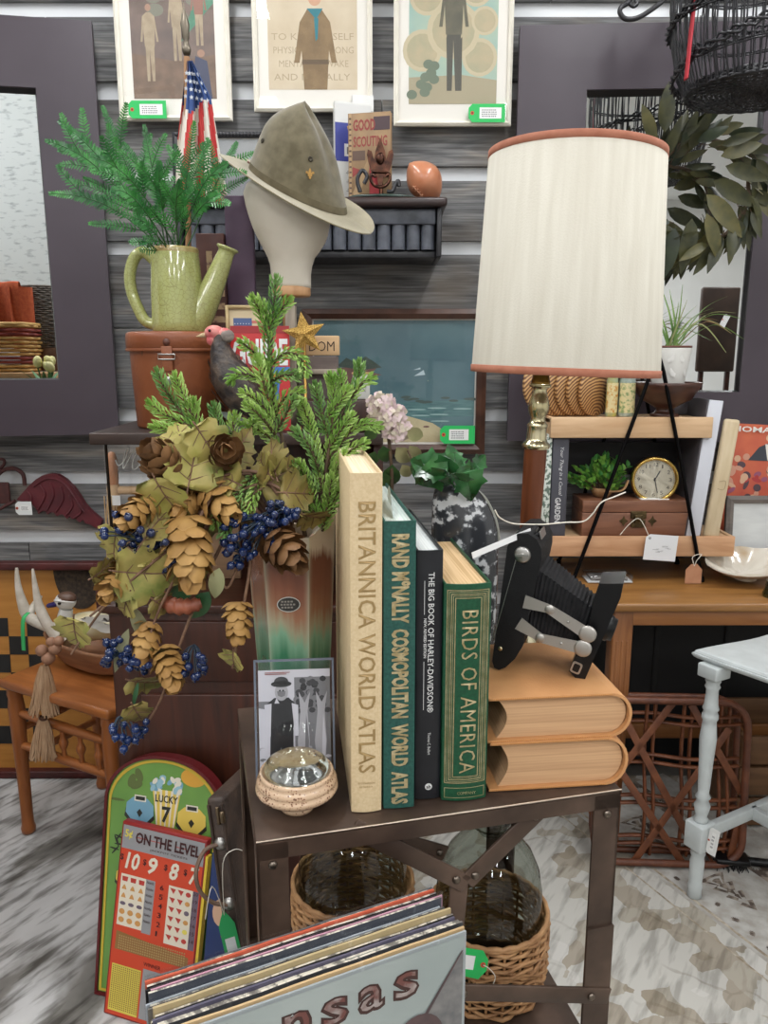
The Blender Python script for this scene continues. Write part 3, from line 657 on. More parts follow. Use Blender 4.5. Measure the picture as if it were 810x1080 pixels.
for nm,pts in (('strut',((553,634),(580,642),(620,668))),('strut',((547,657),(570,672),(615,683)))):
    P3=[L2(*p_) for p_ in pts]; m=MB()
    for i,(p_,q_) in enumerate(zip(P3[:-1],P3[1:])):
        y=-.002-.0014*i; d=V((q_[0]-p_[0],0,q_[1]-p_[1])); n_=V((-d.z,0,d.x)).normalized()
        w0,w1=((.0085,.0054),(.0058,.0078))[i]
        A=V((p_[0],y,p_[1]));B=V((q_[0],y,q_[1])); fr=[A+n_*w0,A-n_*w0,B-n_*w1,B+n_*w1]
        vs=[f_ for f_ in fr]+[f_+V((0,.0012,0)) for f_ in fr]
        m.add(vs,[(3,2,1,0),(4,5,6,7),(0,1,5,4),(1,2,6,5),(2,3,7,6),(3,0,4,7)])
    for i,(p_,rr_) in enumerate(zip(P3[1:],(.0058,.0105))): m.lathe([(0,.0022),(rr_*.8,.0022),(rr_,.0012),(rr_,-.001)],18,M=TR(p_[0],-.003,p_[1])@RX(90))
    mid=[(P3[1][0]+P3[2][0])/2,(P3[1][1]+P3[2][1])/2]; m.ball((mid[0],-.0042,mid[1]),.0016,8,6,m=1)
    m.build(nm,[metal('grey_steel_strut',(184,180,174),.5),Mnick],cam_t)
# string and paper tag on the camera
tg=thing('string_tag','narrow white paper tag on a looped string hanging off the black camera','price tag',PY(556,562,.93))
o_=V(tg.location)
def rel(u,v,Y): return PY(u,v,Y)-o_
Mstr=mat('white_cotton_string',(222,216,202),rough=.9)
m=MB(); m.tube(spline([rel(*p_) for p_ in((522,538,.90),(527,546,.905),(540,552,.92),(556,553,.935),(575,553,.95),(597,551,.96),(615,550,.96),(625,542,.955),(634,530,.95),(648,524,.95),(660,519,.95))],5),.0009,6); m.build('string',Mstr,tg)
m=MB(); q0,q1=rel(560,560,.93),rel(498,586,.89); m.bar(q0,q1,.0005,.0075,up=(0.05,.1,1)); m.build('paper',flat((228,228,228),.7),tg)
# ---------------------------------------------------------------- lamp
LY=1.12
lb=PY(547.5,690,LY); LT=2.0; lamp=thing('table_lamp','brass and wood table lamp with a tall cream drum shade edged in rust','lamp',(lb.x,LY,TB_),rot=(0,R(LT),0))
Mbrass=metal('pale_polished_brass',(226,218,190),.2,(200,188,146),scale=8)
Mbrassd=metal('aged_brass',(150,116,56),.3,(110,84,40),scale=30)
zv=lambda v:(PY(570,v,LY).z-TB_)/math.cos(R(LT))
m=MB(); m.lathe([(0,.004),(.052,.004),(.052,.012),(.048,.018),(.045,.022),(.042,.03),(.03,.04),(.026,.06),(.030,.07),(.024,.085),(.018,.10),(.0175,zv(640))],48); m.build('lamp_base',Mbrass,lamp)
tilt=.0
m=MB(); z1=zv(473); z0=zv(640); 
m.lathe([(.0115,z0),(.0135,z0+.04),(.0135,z0+.06),(.0135,z0+.09),(.0148,z0+.13),(.0162,z1-.02),(.0162,z1)],32); m.build('lamp_column',wood('walnut_column',(78,38,18),(120,64,32),'z',5,.35,.05),lamp)
bp=[(.022,473),(.0245,471),(.024,468),(.0185,465),(.0175,462),(.0170,457),(.0165,452),(.0175,450),(.0185,448),(.014,445),(.0125,441),(.016,436),(.0185,430),(.0175,424),(.0135,417),(.0115,411),(.012,409),(.0185,408),(.0190,406.5),(.018,405),(.012,404)]
m=MB(); m.lathe([(r_*.82,zv(v_)) for r_,v_ in bp],40); m.build('turned_brass_neck',Mbrass,lamp)
m=MB(); m.lathe([(.0130,zv(405)),(.0135,zv(402)),(.0118,zv(399)),(.0110,zv(380)),(.0,zv(378))],28); m.build('socket',Mbrassd,lamp)
# shade (its harp leans a little to the right)
sb=PY(594.5,394.5,LY); stp=PY(608,162,LY)
def _ll(p_): c_,s_=math.cos(R(LT)),math.sin(R(LT)); X=p_.x-lb.x; Z=p_.z-TB_; return (X*c_-Z*s_, X*s_+Z*c_)
(sx,szb),(stx,szt)=_ll(sb),_ll(stp); shx=stx-sx
RB,RT=.1305,.1170
Mshade,nt,N,L,b=nodes_mat('cream_linen_shade',rough=.9,spec=.1)
tc=N.new('ShaderNodeTexCoord'); mp=N.new('ShaderNodeMapping'); mp.inputs['Scale'].default_value=(60,60,4); L.new(tc.outputs['Object'],mp.inputs[0]); no=N.new('ShaderNodeTexNoise'); no.inputs['Scale'].default_value=1.5; no.inputs['Detail'].default_value=3; L.new(mp.outputs[0],no.inputs['Vector'])
cr=ramp_node(N,[(.3,(200,194,180)),(.7,(210,205,192))]); L.new(no.outputs['Fac'],cr.inputs['Fac']); L.new(cr.outputs[0],b.inputs['Base Color'])
n2=N.new('ShaderNodeTexNoise'); n2.inputs['Scale'].default_value=420; L.new(tc.outputs['Object'],n2.inputs['Vector']); bpn=N.new('ShaderNodeBump'); bpn.inputs['Strength'].default_value=.12; bpn.inputs['Distance'].default_value=.003; L.new(n2.outputs['Fac'],bpn.inputs['Height']); L.new(bpn.outputs[0],b.inputs['Normal'])
m=MB(); S=72; hS=szt-szb
m.lathe([(RB,0),(RT,hS),(RT-.002,hS),(RB-.002,0),(RB,0)],S,capb=False,capt=False)
for i in range(len(m.v)): x,y,z=m.v[i]; m.v[i]=(x+shx*z/hS,y,z)
shade=m.build('lamp_shade',Mshade,lamp,M=TR(sx,0,szb))
m=MB()
for z_,r_ in((.0045,RB+.0006),(hS-.0045,RT+.0006)):
    m2=MB(); m2.lathe([(r_-.0005,z_-.0050),(r_+.0004,z_-.0046),(r_+.0004,z_+.0046),(r_-.0005,z_+.0050),(r_-.003,z_+.0052),(r_-.003,z_-.0052),(r_-.0005,z_-.005)],S,capb=False,capt=False)
    for i in range(len(m2.v)): x,y,z=m2.v[i]; m2.v[i]=(x+shx*z/hS,y,z)
    lab(m2.build('rust_trim',mat('rust_bias_tape',(166,104,80),(178,116,92),rough=.8,scale=60),shade,M=TR(sx,0,szb)),'rust band round the '+('lower' if z_<.1 else 'upper')+' edge of the shade')
m=MB(); 
for s_ in(-1,1): m.tube(spline([(s_*.012,0,zv(395)),(s_*.05+sx*.5,0,zv(330)),(s_*.045+sx+shx*.8,0,zv(230)),(sx+shx,0,szt-.01)],8),.0016,6)
for k in range(3): 
    a=k*2*PI/3; m.tube([(sx+shx,0,szt-.01),(sx+shx+(RT-.002)*math.cos(a),(RT-.002)*math.sin(a),szt-.006)],.0013,6)
m.build('harp',Mbrassd,lamp)
m=MB(); m.lathe([(0,-.01),(.006,-.008),(.005,0),(.008,.006),(.006,.012),(0,.016)],16,M=TR(sx+shx,0,szt-.008)); m.build('finial',Mbrass,lamp)
# ---------------------------------------------------------------- record sleeves in a bin
RZt=.83; ra=PZ(158,1030,RZt); rb=PZ(455,935,RZt); RL=.303; ry=math.degrees(math.atan2(rb.y-ra.y,rb.x-ra.x))
ex=V((math.cos(R(ry)),math.sin(R(ry)),0)); en=V((ex.y,-ex.x,0))   # en points to the camera
if en.y>0: en=-en
rf=PZ(485,985,RZt); depth_r=(rf-rb).dot(en); 
cols=[(96,96,98),(150,126,98),(190,86,60),(18,18,20),(20,20,22),(160,152,150),(206,150,170),(70,74,84),(190,194,200),(60,66,76),(16,17,20),(120,114,106),(150,132,100),(180,160,120),(30,30,34),(206,196,160),(44,44,54),(84,80,98),(176,180,164),(210,210,208),(56,58,62),(200,204,206),(196,166,124),(210,178,136),(150,156,158)]
nm=['grey','buff','rust red','black','second black','stone grey','pink','slate blue','silver white','steel blue','deep black','taupe','cream','khaki','charcoal','worn cream spotted','dark violet','dusky violet','pale sage','off white','dark grey','bright white','peach tan','tan','silver green']
ordn=['rearmost','second from the back','third from the back','fourth from the back','fifth from the back','sixth from the back','seventh from the back','eighth from the back','ninth from the back','tenth from the back','eleventh from the back','twelfth from the back','middle one','twelfth from the front','eleventh from the front','tenth from the front','ninth from the front','eighth from the front','seventh from the front','sixth from the front','fifth from the front','fourth from the front','third from the front','just behind the front one','front one']
nR=len(cols); pitch=depth_r/nR; rr=random.Random(3)
for i in range(nR):
    last=i==nR-1
    off=(i+.5)*pitch; dz=rr.uniform(-.006,.003) if not last else 0; dx=rr.uniform(-.004,.003); dx=dx if not last else 0
    if i<2: dz=0
    p_=rb+en*off+ex*dx
    lb_='record sleeve with '+nm[i]+' edge, '+ordn[i]+' in the bin' if not last else 'silver green record sleeve with brown lettering at the front of the bin'
    t=thing('record_sleeve',lb_,'record',(p_.x,p_.y,RZt-.315+dz),ry,'record sleeves in the bin')
    th=pitch*(rr.uniform(.6,.85) if i not in(0,6,8,11,19,21) else .55); m=MB()
    # slightly bowed cardboard sleeve with open pocket on the right side
    NX=10; bow=rr.uniform(-.0002,.0002); tl=rr.uniform(-.0002,.0002)
    vs=[];
    for k in range(NX+1):
        x=-RL+RL*k/NX; bx=bow*math.sin(PI*k/NX)
        h_=.315+ (rr.uniform(-.0007,.0007) if not last else 0)
        for y in(-th/2,th/2):
            vs+= [(x,y+bx,0),(x,y+bx+tl,h_)]
    fs=[]
    for k in range(NX):
        a=k*4;b_=a+4
        fs+=[(a,b_,b_+1,a+1),(a+2,a+3,b_+3,b_+2),(a+1,b_+1,b_+3,a+3),(a,a+2,b_+2,b_)]
    fs+=[(0,1,3,2),(NX*4,NX*4+2,NX*4+3,NX*4+1)]
    m.add(vs,fs)
    for k in range(NX): m.m[k*4+2]=1
    c=cols[i]; wc=tuple(min(255,int(q*.75+62)) for q in c)
    if i==15: mt=mat('spotted_sleeve',(40,40,40),(216,204,166),rough=.6,scale=260,ramp=(.46,.5))
    else: mt=mat('record_card_'+nm[i].replace(' ','_'),c,wc,rough=.42,scale=110,stretch=(1,1,.4),ramp=(.60,.72),coat=.15)
    sv=m.build('sleeve',[mt,(mat('worn_pale_edge',(206,198,182),(110,104,98),rough=.7,scale=160,stretch=(1,.2,1),ramp=(.46,.6)) if i in(1,3,7,9,12,14,16,18,20,23) else mt)],t)
    if i in(0,6,8,11,19,21):   # clear protective outer
        m=MB(); y_=-th/2-.0004; m.add([(-RL-.001,y_,.01),(.001,y_,.01),(.001,y_,.3195),(-RL-.001,y_,.3195)],[(0,1,2,3)]); y_=th/2+.0004; m.add([(-RL-.001,y_,.01),(.001,y_,.01),(.001,y_,.3195),(-RL-.001,y_,.3195)],[(0,1,2,3)])
        m.build('plastic_outer',pane_mat('clear_film',(.93,.94,.95),.12),t)
    if last:
        m=MB(); y_=-th/2-.0005
        Mf=TR(0,y_-.0002,0)@FRONT
        m.rect(-RL+.003,.003,-.003,.312,0,M=Mf,m=0)
        Mt_=TR(0,y_-.0006,0)@FRONT
        xs=-.048-.222
        for k,ch in enumerate('Kansas'):
            hgt=.032 if k else .045
            m.text(ch,.029,hgt,M=TR(xs+k*.0375,y_-.0006,.315-.052)@FRONT,m=1,bold=.05)
            m.text(ch,.023,hgt*.82,M=TR(xs+.003+k*.0375,y_-.0009,.315-.052+.004)@FRONT,m=2,bold=.0)
        m.poly([(-.004,.294),(-.010,.290),(-.075,.2),(-.14,.1),(-.14,.003),(-.004,.003)],.0004,M=Mt_,m=3)
        m.poly([(-.004,.296),(-.006,.296),(-.145,.1),(-.135,.1)],.0006,M=Mt_,m=4)
        o=[]; 
        for k in range(13): a=PI*k/12; o.append((-.055+.03*math.cos(a),.205+.035*math.sin(a)))
        m.poly(o+[(-.09,.1),(-.02,.1)],.0008,M=Mt_,m=4)
        o=[]; 
        for k in range(13): a=PI*k/12; o.append((-.055+.012*math.cos(a),.195+.018*math.sin(a)))
        m.poly(o+[(-.068,.1),(-.042,.1)],.0010,M=Mt_,m=3)
        m.build('cover_print',[mat('silver_green_cover',(146,156,154),(162,170,167),rough=.4,scale=5,coat=.2),flat((62,34,30),.4),mat('letter_sheen',(104,60,54),(176,172,168),rough=.3,scale=40,ramp=(.45,.7)),mat('stone_cover_art',(96,96,98),(126,124,122),rough=.45,scale=60),mat('maroon_cover_art',(70,58,60),(92,70,70),rough=.5,scale=40)],sv)
bn=thing('record_bin','wooden record bin on legs holding the row of record sleeves','bin',rb+en*(depth_r/2)-ex*RL/2-V((0,0,RZt)),ry)
Mbin=wood('dark_bin_wood',(70,50,36),(98,72,50),'x',5,.6)
z0=RZt-.335; D_=depth_r+.008
m=MB(); m.box((0,0,z0+.006),(RL+.02,D_,.012)); m.build('bin_floor',Mbin,bn)
for s_ in(-1,1):
    m=MB(); m.box((s_*(RL/2+.014),0,z0+.06),(.012,D_,.12),bev=.001); m.build('bin_end',Mbin,bn)
    m=MB(); m.box((0,s_*(D_/2+.004),z0+.05),(RL+.03,.007,.10),bev=.001); m.build('bin_side',Mbin,bn)
    for q_ in(-1,1): m=MB(); m.box((s_*(RL/2),q_*(D_/2-.012),z0/2+.0045),(.024,.022,z0-.009),bev=.001); m.build('leg',Mbin,bn)
# ---------------------------------------------------------------- demijohns in wicker
Mjar=pane_mat('smoky_bottle_glass',(.66,.69,.65),.02)
Mwick=mat('tan_willow',(190,146,100),(142,100,62),rough=.6,scale=40,c3=(174,130,88),ramp=(.3,.72))
def demijohn(label,x,y,rb_,hz,neck_r=.021,wick_h=.145,seed=1):
    t=thing('demijohn',label,'bottle',(x,y,SH+.001),0,'demijohns under the table')
    rg=rb_-.006; m=MB()
    pr=[(0,.008),(rg*.8,.008),(rg*.97,.02),(rg,.05),(rg,.12),(rg*.985,.15),(rg*.92,.18),(rg*.78,.205),(rg*.56,.225),(neck_r*1.25,.238),(neck_r*.98,.247),(neck_r*.95,hz-.022)]
    m.lathe(pr,48,capb=False,capt=False); m.lathe([(neck_r*.95,hz-.022),(neck_r*1.3,hz-.018),(neck_r*1.36,hz-.010),(neck_r*1.3,hz-.002),(neck_r*1.1,hz),(neck_r*.82,hz-.002),(neck_r*.8,hz-.03)],40,capb=False,capt=False)
    m.build('glass_bottle',Mjar,t)
    # woven cover: vertical stakes, weavers passing in and out
    m=MB(); ns=22; rw=rb_; rr=random.Random(seed)
    for k in range(ns):
        a=2*PI*k/ns; m.tube([(rw*math.cos(a)*f,rw*math.sin(a)*f,z) for f,z in((.93,.002),(.985,.03),(.99,wick_h*.5),(.99,wick_h))],.0022,5)
    m.build('stakes',Mwick,t)
    m=MB(); rows=int(wick_h/.0064)
    for j in range(rows):
        z=.004+j*.0064; pts=[]
        for k in range(ns*2):
            a=PI*k/ns; w=.0036*(1 if ((k//2)+j)%2 else -1)*(1 if k%2==0 else .0)
            f=min(1,.95+z*1.2); pts.append(((rw*f+w)*math.cos(a),(rw*f+w)*math.sin(a),z+rr.uniform(-.0018,.0018)))
        m.tube(pts,.0036*rr.uniform(.7,1.1),5,closed=True,flat=.75)
    for k in range(2): m.tube([((rw+.0015)*math.cos(2*PI*i/60),(rw+.0015)*math.sin(2*PI*i/60),wick_h+.002+.0025*math.sin(i*1.3+k*PI)) for i in range(60)],.0036,6,closed=True)
    for j in range(26):   # loose overlapping withies
        a0=rr.uniform(0,2*PI); z_=rr.uniform(.02,wick_h-.01); ln=rr.uniform(.5,1.1)
        m.tube([((rw+.004)*math.cos(a0+ln*i/8),(rw+.004)*math.sin(a0+ln*i/8),z_+.010*math.sin(i*.5+j)) for i in range(9)],.0024,5)
    m.build('wicker_weave',Mwick,t)
    return t
dj=PY(515,960,.985)
demijohn('smoky glass demijohn in a woven wicker cover, right one under the steel table',dj.x,.985,.082,PY(515,857,.985).z-SH,wick_h=.112)
dj2=PY(372,930,1.04); demijohn('glass demijohn in wicker behind the records, left one under the steel table',dj2.x,1.04,.088,.315,seed=5,wick_h=.118)
# green tag on the wicker
def price_tag(label,p,w,h,rot=(0,0,0),text=None,off=.002,hole=True,sticker=(.28,.18,.9,.82),col=(38,184,92),vert=False):
    t=thing('price_tag',label,'price tag',p,rot=tuple(R(a) for a in rot))
    m=MB(); c=min(w,h)*.22
    o=[(0,c),(c,0),(w,0),(w,h),(c,h),(0,h-c)]
    m.prism(o,0,.0006,M=TR(0,0,0)@FRONT); m.build('card',flat(col,.55,'tag_card_%d_%d_%d'%col),t)
    m=MB(); m.disc(w*.1,h*.5,min(w,h)*.11,min(w,h)*.11,.0009,M=FRONT,n=18); m.disc(w*.1,h*.5,min(w,h)*.05,min(w,h)*.05,.0011,M=FRONT,m=1,n=12); m.build('eyelet',[flat((196,82,54),.5),flat((90,40,30))],t)
    m=MB(); x0,y0,x1,y1=[q*k for q,k in zip(sticker,(w,h,w,h))]; m.rect(x0,y0,x1,y1,.0009,M=FRONT)
    rr=random.Random(int(w*1e5)); 
    for k in range(4):
        yy=y0+(y1-y0)*(.15+.19*k); xx=x0+(x1-x0)*.1
        while xx<x0+(x1-x0)*.75: q=rr.uniform(.02,.07)*(x1-x0); m.rect(xx,yy,xx+q,yy+(y1-y0)*.1,.0011,M=FRONT,m=1); xx+=q*1.6
    m.build('price_sticker',[flat((232,232,230),.5),flat((120,120,122),.6)],t)
    return t
Yg=.885
q0=PY(489,1031,Yg); price_tag('green price tag tied to the wicker beside the front record sleeve',(q0.x+.028,Yg,q0.z),.034,.026,rot=(8,0,182))if False else None
t=thing('price_tag','green price tag tied to the wicker beside the front record sleeve','price tag',PY(514,1018,.875),rot=(R(-12),R(12),R(4)))
m=MB(); m.prism([(0,.007),(0,-.007),(-.009,-.019),(-.04,-.017),(-.04,.019),(-.009,.018)],0,.0006,M=FRONT); m.build('card',flat((38,184,92),.55,'tag_card_38_184_92'),t)
m=MB(); m.disc(-.006,0,.0035,.0035,.0009,M=FRONT,n=16); m.disc(-.006,0,.0016,.0016,.0011,M=FRONT,m=1,n=10); m.build('eyelet',[flat((196,82,54),.5),flat((90,40,30))],t)
m=MB(); m.rect(-.036,-.008,-.018,.010,.0009,M=FRONT); m.build('price_sticker',flat((232,232,230),.5),t)
m=MB(); m.tube(spline([(-.006,-.001,0),(.002,-.004,-.002),(.012,-.004,-.012),(.010,.0,-.03)],6),.0006,5); m.build('string',Mstr,t)
# ================================================================ DARK CABINET BEHIND THE TABLE AND ITS DISPLAY
CT=1.247; CY0,CY1=1.56,1.93
xl=PY(93,455,CY0).x; xr=PY(404,455,CY0).x; xc0=PY(118,700,1.61).x
LC=.855
Mdark=wood('dark_red_brown_wood',(44,21,12),(70,36,22),'x',5,.4,.06)
Mdarkz=wood('dark_red_brown_panel',(48,22,12),(74,36,21),'z',5,.4,.06)
Mboard=wood('nearly_black_board',(38,28,24),(62,46,40),'x',4,.45,.1)
cab=thing('display_cabinet','dark brown wooden cabinet with an open upper shelf behind the vase','cabinet',((xl+xr)/2,(CY0+CY1)/2,0.0085))
cx=(xl+xr)/2; D_=CY1-CY0
def cl(x0,x1,y0,y1,z0,z1,name,mt,bev=.003):
    m=MB(); m.box(((x0+x1)/2-cx,(y0+y1)/2-(CY0+CY1)/2,(z0+z1)/2-.0085),(x1-x0,y1-y0,z1-z0),bev=bev); return m.build(name,mt,cab)
cl(xl,xr,CY0,CY1,CT-.024,CT,'top_board',Mboard)
cl(xc0,xr-.01,CY0+.05,CY1,.06,LC,'case',Mdarkz); cl(xc0-.012,xr,CY0+.035,CY1,LC,LC+.018,'case_top',Mdark)
cl(xc0,xr-.01,CY0+.06,CY1,.0085,.06,'plinth',Mdark)
dr=cl(xc0+.06,xr-.07,CY0+.042,CY0+.054,LC-.16,LC-.02,'drawer',Mdarkz)
m=MB(); m.ball((0,-.012,0),.012,14,8); False and m.build('knob',metal('dark_knob',(60,46,34),.4),dr,M=TR((xc0+xr)/2-cx,CY0+.042-(CY0+CY1)/2,LC-.09))
cl(xc0+.06,xr-.07,CY0+.042,CY0+.054,.10,LC-.19,'door',Mdarkz)
cl(xr-.02,xr,CY0+.03,CY1-.01,LC+.018,CT-.024,'side_panel',Mdark,.002)
cl(xl+.17,xr-.02,CY1-.02,CY1-.008,LC+.018,CT-.024,'back_panel',Mdarkz,.001)
rx=PY(109,460,CY0+.02).x
m=MB(); m.tube([(rx-cx,CY0+.03-(CY0+CY1)/2,LC+.009),(rx-cx,CY0+.03-(CY0+CY1)/2,CT-.03)],.0032,8); m.build('support_rod',metal('dark_iron_rod',(46,40,36),.5),cab)
# dark riser crate at the right end
rz=PY(404,438,CY0+.02).z
rcx0=PY(318,440,CY0+.02).x; rcx1=PY(403,440,CY0+.02).x
Mcrate=wood('dark_crate_wood',(40,22,18),(62,36,28),'z',5,.4,.05)
cr_=thing('dark_crate','dark brown wooden crate at the right end of the cabinet top behind the spruce','crate',((rcx0+rcx1)/2,CY0+.12,CT+.001))
w_=rcx1-rcx0; CH=.062
for nm_,c_,d_ in (('side',(-w_/2+.005,0,CH/2),(.010,.22,CH)),('side',(w_/2-.005,0,CH/2),(.010,.22,CH)),('front_board',(0,-.105,CH/2),(w_-.02,.010,CH)),('back_board',(0,.105,CH/2),(w_-.02,.010,CH)),('lid_board',(0,0,CH-.004),(w_-.02,.2,.008))):
    m=MB(); m.box(c_,d_,bev=.001); m.build(nm_,Mcrate,cr_)
CRT=CT+.001+CH
# leather collar box
lp=PY(190,446,1.68); k1=1.68*CP+.2*SP
def px2m(n_,Y,v=430): r=ray(405,v); return n_*Y/(FPX*r.y)
Mleat=mat('worn_tan_leather',(128,70,42),(98,50,30),rough=.42,scale=7,bump=.1,bscale=120,c3=(142,82,50),ramp=(.3,.7))
Mleatd=mat('dark_leather_stain',(78,40,28),(98,54,38),rough=.5,scale=20)
bx=thing('leather_box','worn tan leather collar box with a strap carrying the green watering can','box',(lp.x,1.71,CT+.001))
rb_=px2m(95,1.70)/2; rt_=px2m(106,1.70)/2; hb=PY(190,351,1.70).z-CT
m=MB(); m.lathe([(0,0),(rb_-.003,0),(rb_,.004),(rt_-.004,hb-.035),(rt_-.004,hb-.012),(0,hb-.012)],56,sy=.92); m.build('box_body',Mleat,bx)
m=MB(); m.lathe([(rt_-.001,hb-.040),(rt_+.002,hb-.038),(rt_+.003,hb-.012),(rt_+.001,hb-.003),(rt_-.004,hb),(0,hb)],56,sy=.93); m.lathe([(rt_+.003,hb-.040),(rt_+.0045,hb-.038),(rt_+.003,hb-.034)],56,sy=.93,capb=False,capt=False); m.build('lid',Mleat,bx)
fy=-(rt_+.003)*.93
m=MB(); m.box((0,fy-.002,hb-.055),(.022,.004,.05),bev=.001); m.box((0,fy+.002,hb-.085),(.020,.004,.03),bev=.001); m.build('strap',Mleat,bx)
m=MB(); m.tube([(-.017,fy-.005,hb-.046),(.017,fy-.005,hb-.046),(.017,fy-.005,hb-.056),(-.017,fy-.005,hb-.056)],.0018,6,closed=True); m.build('buckle',Mnick,bx)
m=MB(); m.lathe([(0,.004),(.006,.003),(.010,.001),(.011,0)],20,M=TR(0,fy+.003,hb-.096)@RX(90)); m.build('press_stud',Mnick,bx)
m=MB(); m.lathe([(0,.004),(.006,.003),(.0075,0)],18,M=TR(0,fy,hb-.022)@RX(90)); m.build('rivet',Mleatd,bx)
m=MB(); m.tube(spline([(-.055,fy+.022,hb-.03),(-.062,fy+.035,hb-.09),(-.070,fy+.05,hb-.14)],5),.002,6); m.build('stitched_seam',Mleatd,bx)
LBT=CT+.001+hb
# watering can
Mcan,nt,N,L,b=nodes_mat('celery_crackle_glaze',rough=.16,coat=.6)
tc=N.new('ShaderNodeTexCoord'); vo=N.new('ShaderNodeTexVoronoi'); vo.feature='DISTANCE_TO_EDGE'; vo.inputs['Scale'].default_value=110; L.new(tc.outputs['Object'],vo.inputs['Vector'])
c1=ramp_node(N,[(0,(140,138,84)),(.05,(172,176,112)),(1,(178,182,118))]); L.new(vo.outputs['Distance'],c1.inputs['Fac'])
no=N.new('ShaderNodeTexNoise'); no.inputs['Scale'].default_value=14; no.inputs['Detail'].default_value=5; L.new(tc.outputs['Object'],no.inputs['Vector'])
c2=ramp_node(N,[(.60,(0,0,0)),(.78,(150,150,150))]); L.new(no.outputs['Fac'],c2.inputs['Fac'])
mx=N.new('ShaderNodeMix'); mx.data_type='RGBA'; mx.inputs['B'].default_value=lin((138,108,62)); L.new(c2.outputs[0],mx.inputs['Factor']); L.new(c1.outputs[0],mx.inputs['A']); L.new(mx.outputs['Result'],b.inputs['Base Color'])
wp=PY(187.5,350,1.70); can=thing('watering_can','celery green glazed ceramic watering can holding the fern','watering can',(wp.x,1.71,LBT+.001))
L3=plane_loc((wp.x,1.71,LBT+.001),0)
hc=L3(186,262)[1]; r0=px2m(54,1.71,350)/2; r1=px2m(49,1.71,265)/2
m=MB(); m.lathe([(0,0),(r0-.003,0),(r0,.003),(r0,.02),(r0*.985,hc*.5),(r1,hc-.004),(r1-.0015,hc),(r1-.004,hc),(r1-.006,hc-.004),(r0-.008,.01),(0,.008)],48); m.build('can_body',Mcan,can)
m=MB(); m.lathe([(r1+.0003,hc-.013),(r1+.0008,hc-.004),(r1-.001,hc+.0006),(r1-.004,hc+.0006)],48,capb=False,capt=False); lab(m.build('rim_band',mat('brown_rim_glaze',(150,122,78),(174,160,104),rough=.25,scale=40,coat=.4),can),'brownish band at the mouth of the can')
m=MB(); pts=[L3(*q) for q in((164,276),(152,266),(142,272),(137,290),(139,308),(146,326),(153,338),(164,343))]; m.tube(spline([(a,0,c) for a,c in pts],6),[.0165]*1+[.0150]*41+[.0165],14,flat=.8); m.build('handle',Mcan,can)
m=MB(); pts=[L3(*q) for q in((203,343),(212,330),(222,308),(231,286),(238,268),(240,262))]; sp_=spline([(a,0,c) for a,c in pts],5); n_=len(sp_); m.tube(sp_,[.034-.0165*min(1,i/(n_*.75)) if i<n_-4 else .0175+.0018*(i-n_+5) for i in range(n_)],18); m.build('spout',Mcan,can)
e_=L3(240,262); m=MB(); m.lathe([(.022,-.003),(.0245,0),(.022,.003),(.017,.002),(.015,-.008)],20,M=TR(e_[0],0,e_[1])@RY(20),capb=False); m.build('spout_lip',Mcan,can)
# ---------------------------------------------------------------- leaf helpers
def leafmat(name,c,c2,rough=.45,scale=18,tr=.0,coat=0):
    k=mat(name,c,c2,rough=rough,scale=scale,coat=coat); 
    return k
Mfern=leafmat('artificial_fern_green',(26,92,42),(66,142,62),.32,22)
Mfernd=leafmat('fern_stem_green',(36,80,36),(50,92,44),.5)
fern=thing('artificial_fern','bright green feathery fern growing out of the green watering can','plant',(wp.x,1.71,LBT+hc-.03))
fo=V(fern.location); rr=random.Random(21)
def feather(m,sp,t0,wl,rr):
    """one comb-like feather along sp: paired narrow leaflets from t0 to the tip"""
    n=len(sp); tot=sum((sp[i+1]-sp[i]).length for i in range(n-1)); N=max(6,int(tot*(1-t0)/.0052))
    for j in range(N):
        u=t0+(1-t0)*(j+.5)/N; f=u*(n-1); k=min(int(f),n-2); q=sp[k].lerp(sp[k+1],f-k); d=(sp[k+1]-sp[k]).normalized()
        w=d.cross(V((.1,-1,.15))).normalized(); s_=(u-t0)/(1-t0); ll=wl*(.45+.55*min(1,s_*4))*(1.04-s_)**.55
        for s2 in(-1,1):
            ld=(d*.55+w*s2+V((0,rr.uniform(-.35,.25),rr.uniform(-.12,.05)))).normalized(); lw=d*.0019; e=q+ld*ll*rr.uniform(.85,1.1)
            m.add([q-lw,q+lw,q.lerp(e,.6)+lw*1.2,e,q.lerp(e,.6)-lw*.7],[(0,1,2,3,4)],0,False)
def frond(tip,bow,nsub=5,pl=.085):
    a=V((rr.uniform(-.02,.02),rr.uniform(-.02,.02),0)); b_=V(tip); md=(a+b_)/2+V(bow)
    sp=spline([a,(a+md)/2+V(bow)*.25,md,(md+b_)/2+V(bow)*.18,b_],7); n=len(sp); L_=(b_-a).length
    m=MB(); m.tube(sp,[.0018*(1-.7*i/n) for i in range(n)],5,m=1); feather(m,sp,.38,.021,rr)
    for i in range(nsub):
        t=.28+.42*i/max(1,nsub-1); f=t*(n-1); k=int(f); p=sp[k]; d=(sp[k+1]-sp[k]).normalized(); side=d.cross(V((0,-1,.1))).normalized()*(1 if i%2 else -1)
        l2=L_*rr.uniform(.26,.42)*(1.15-t*.5); e=p+(d*.85+side*.62+V((0,rr.uniform(-.3,.15),0))).normalized()*l2; s2=spline([p,(p+e)/2+d*l2*.06,e],6)
        m.tube(s2,[.0012*(1-.7*j/len(s2)) for j in range(len(s2))],4,m=1); feather(m,s2,.12,.0175,rr)
    m.build('frond',[Mfern,Mfernd],fern)
def ft(u,v,Y): return PY(u,v,Y)-fo
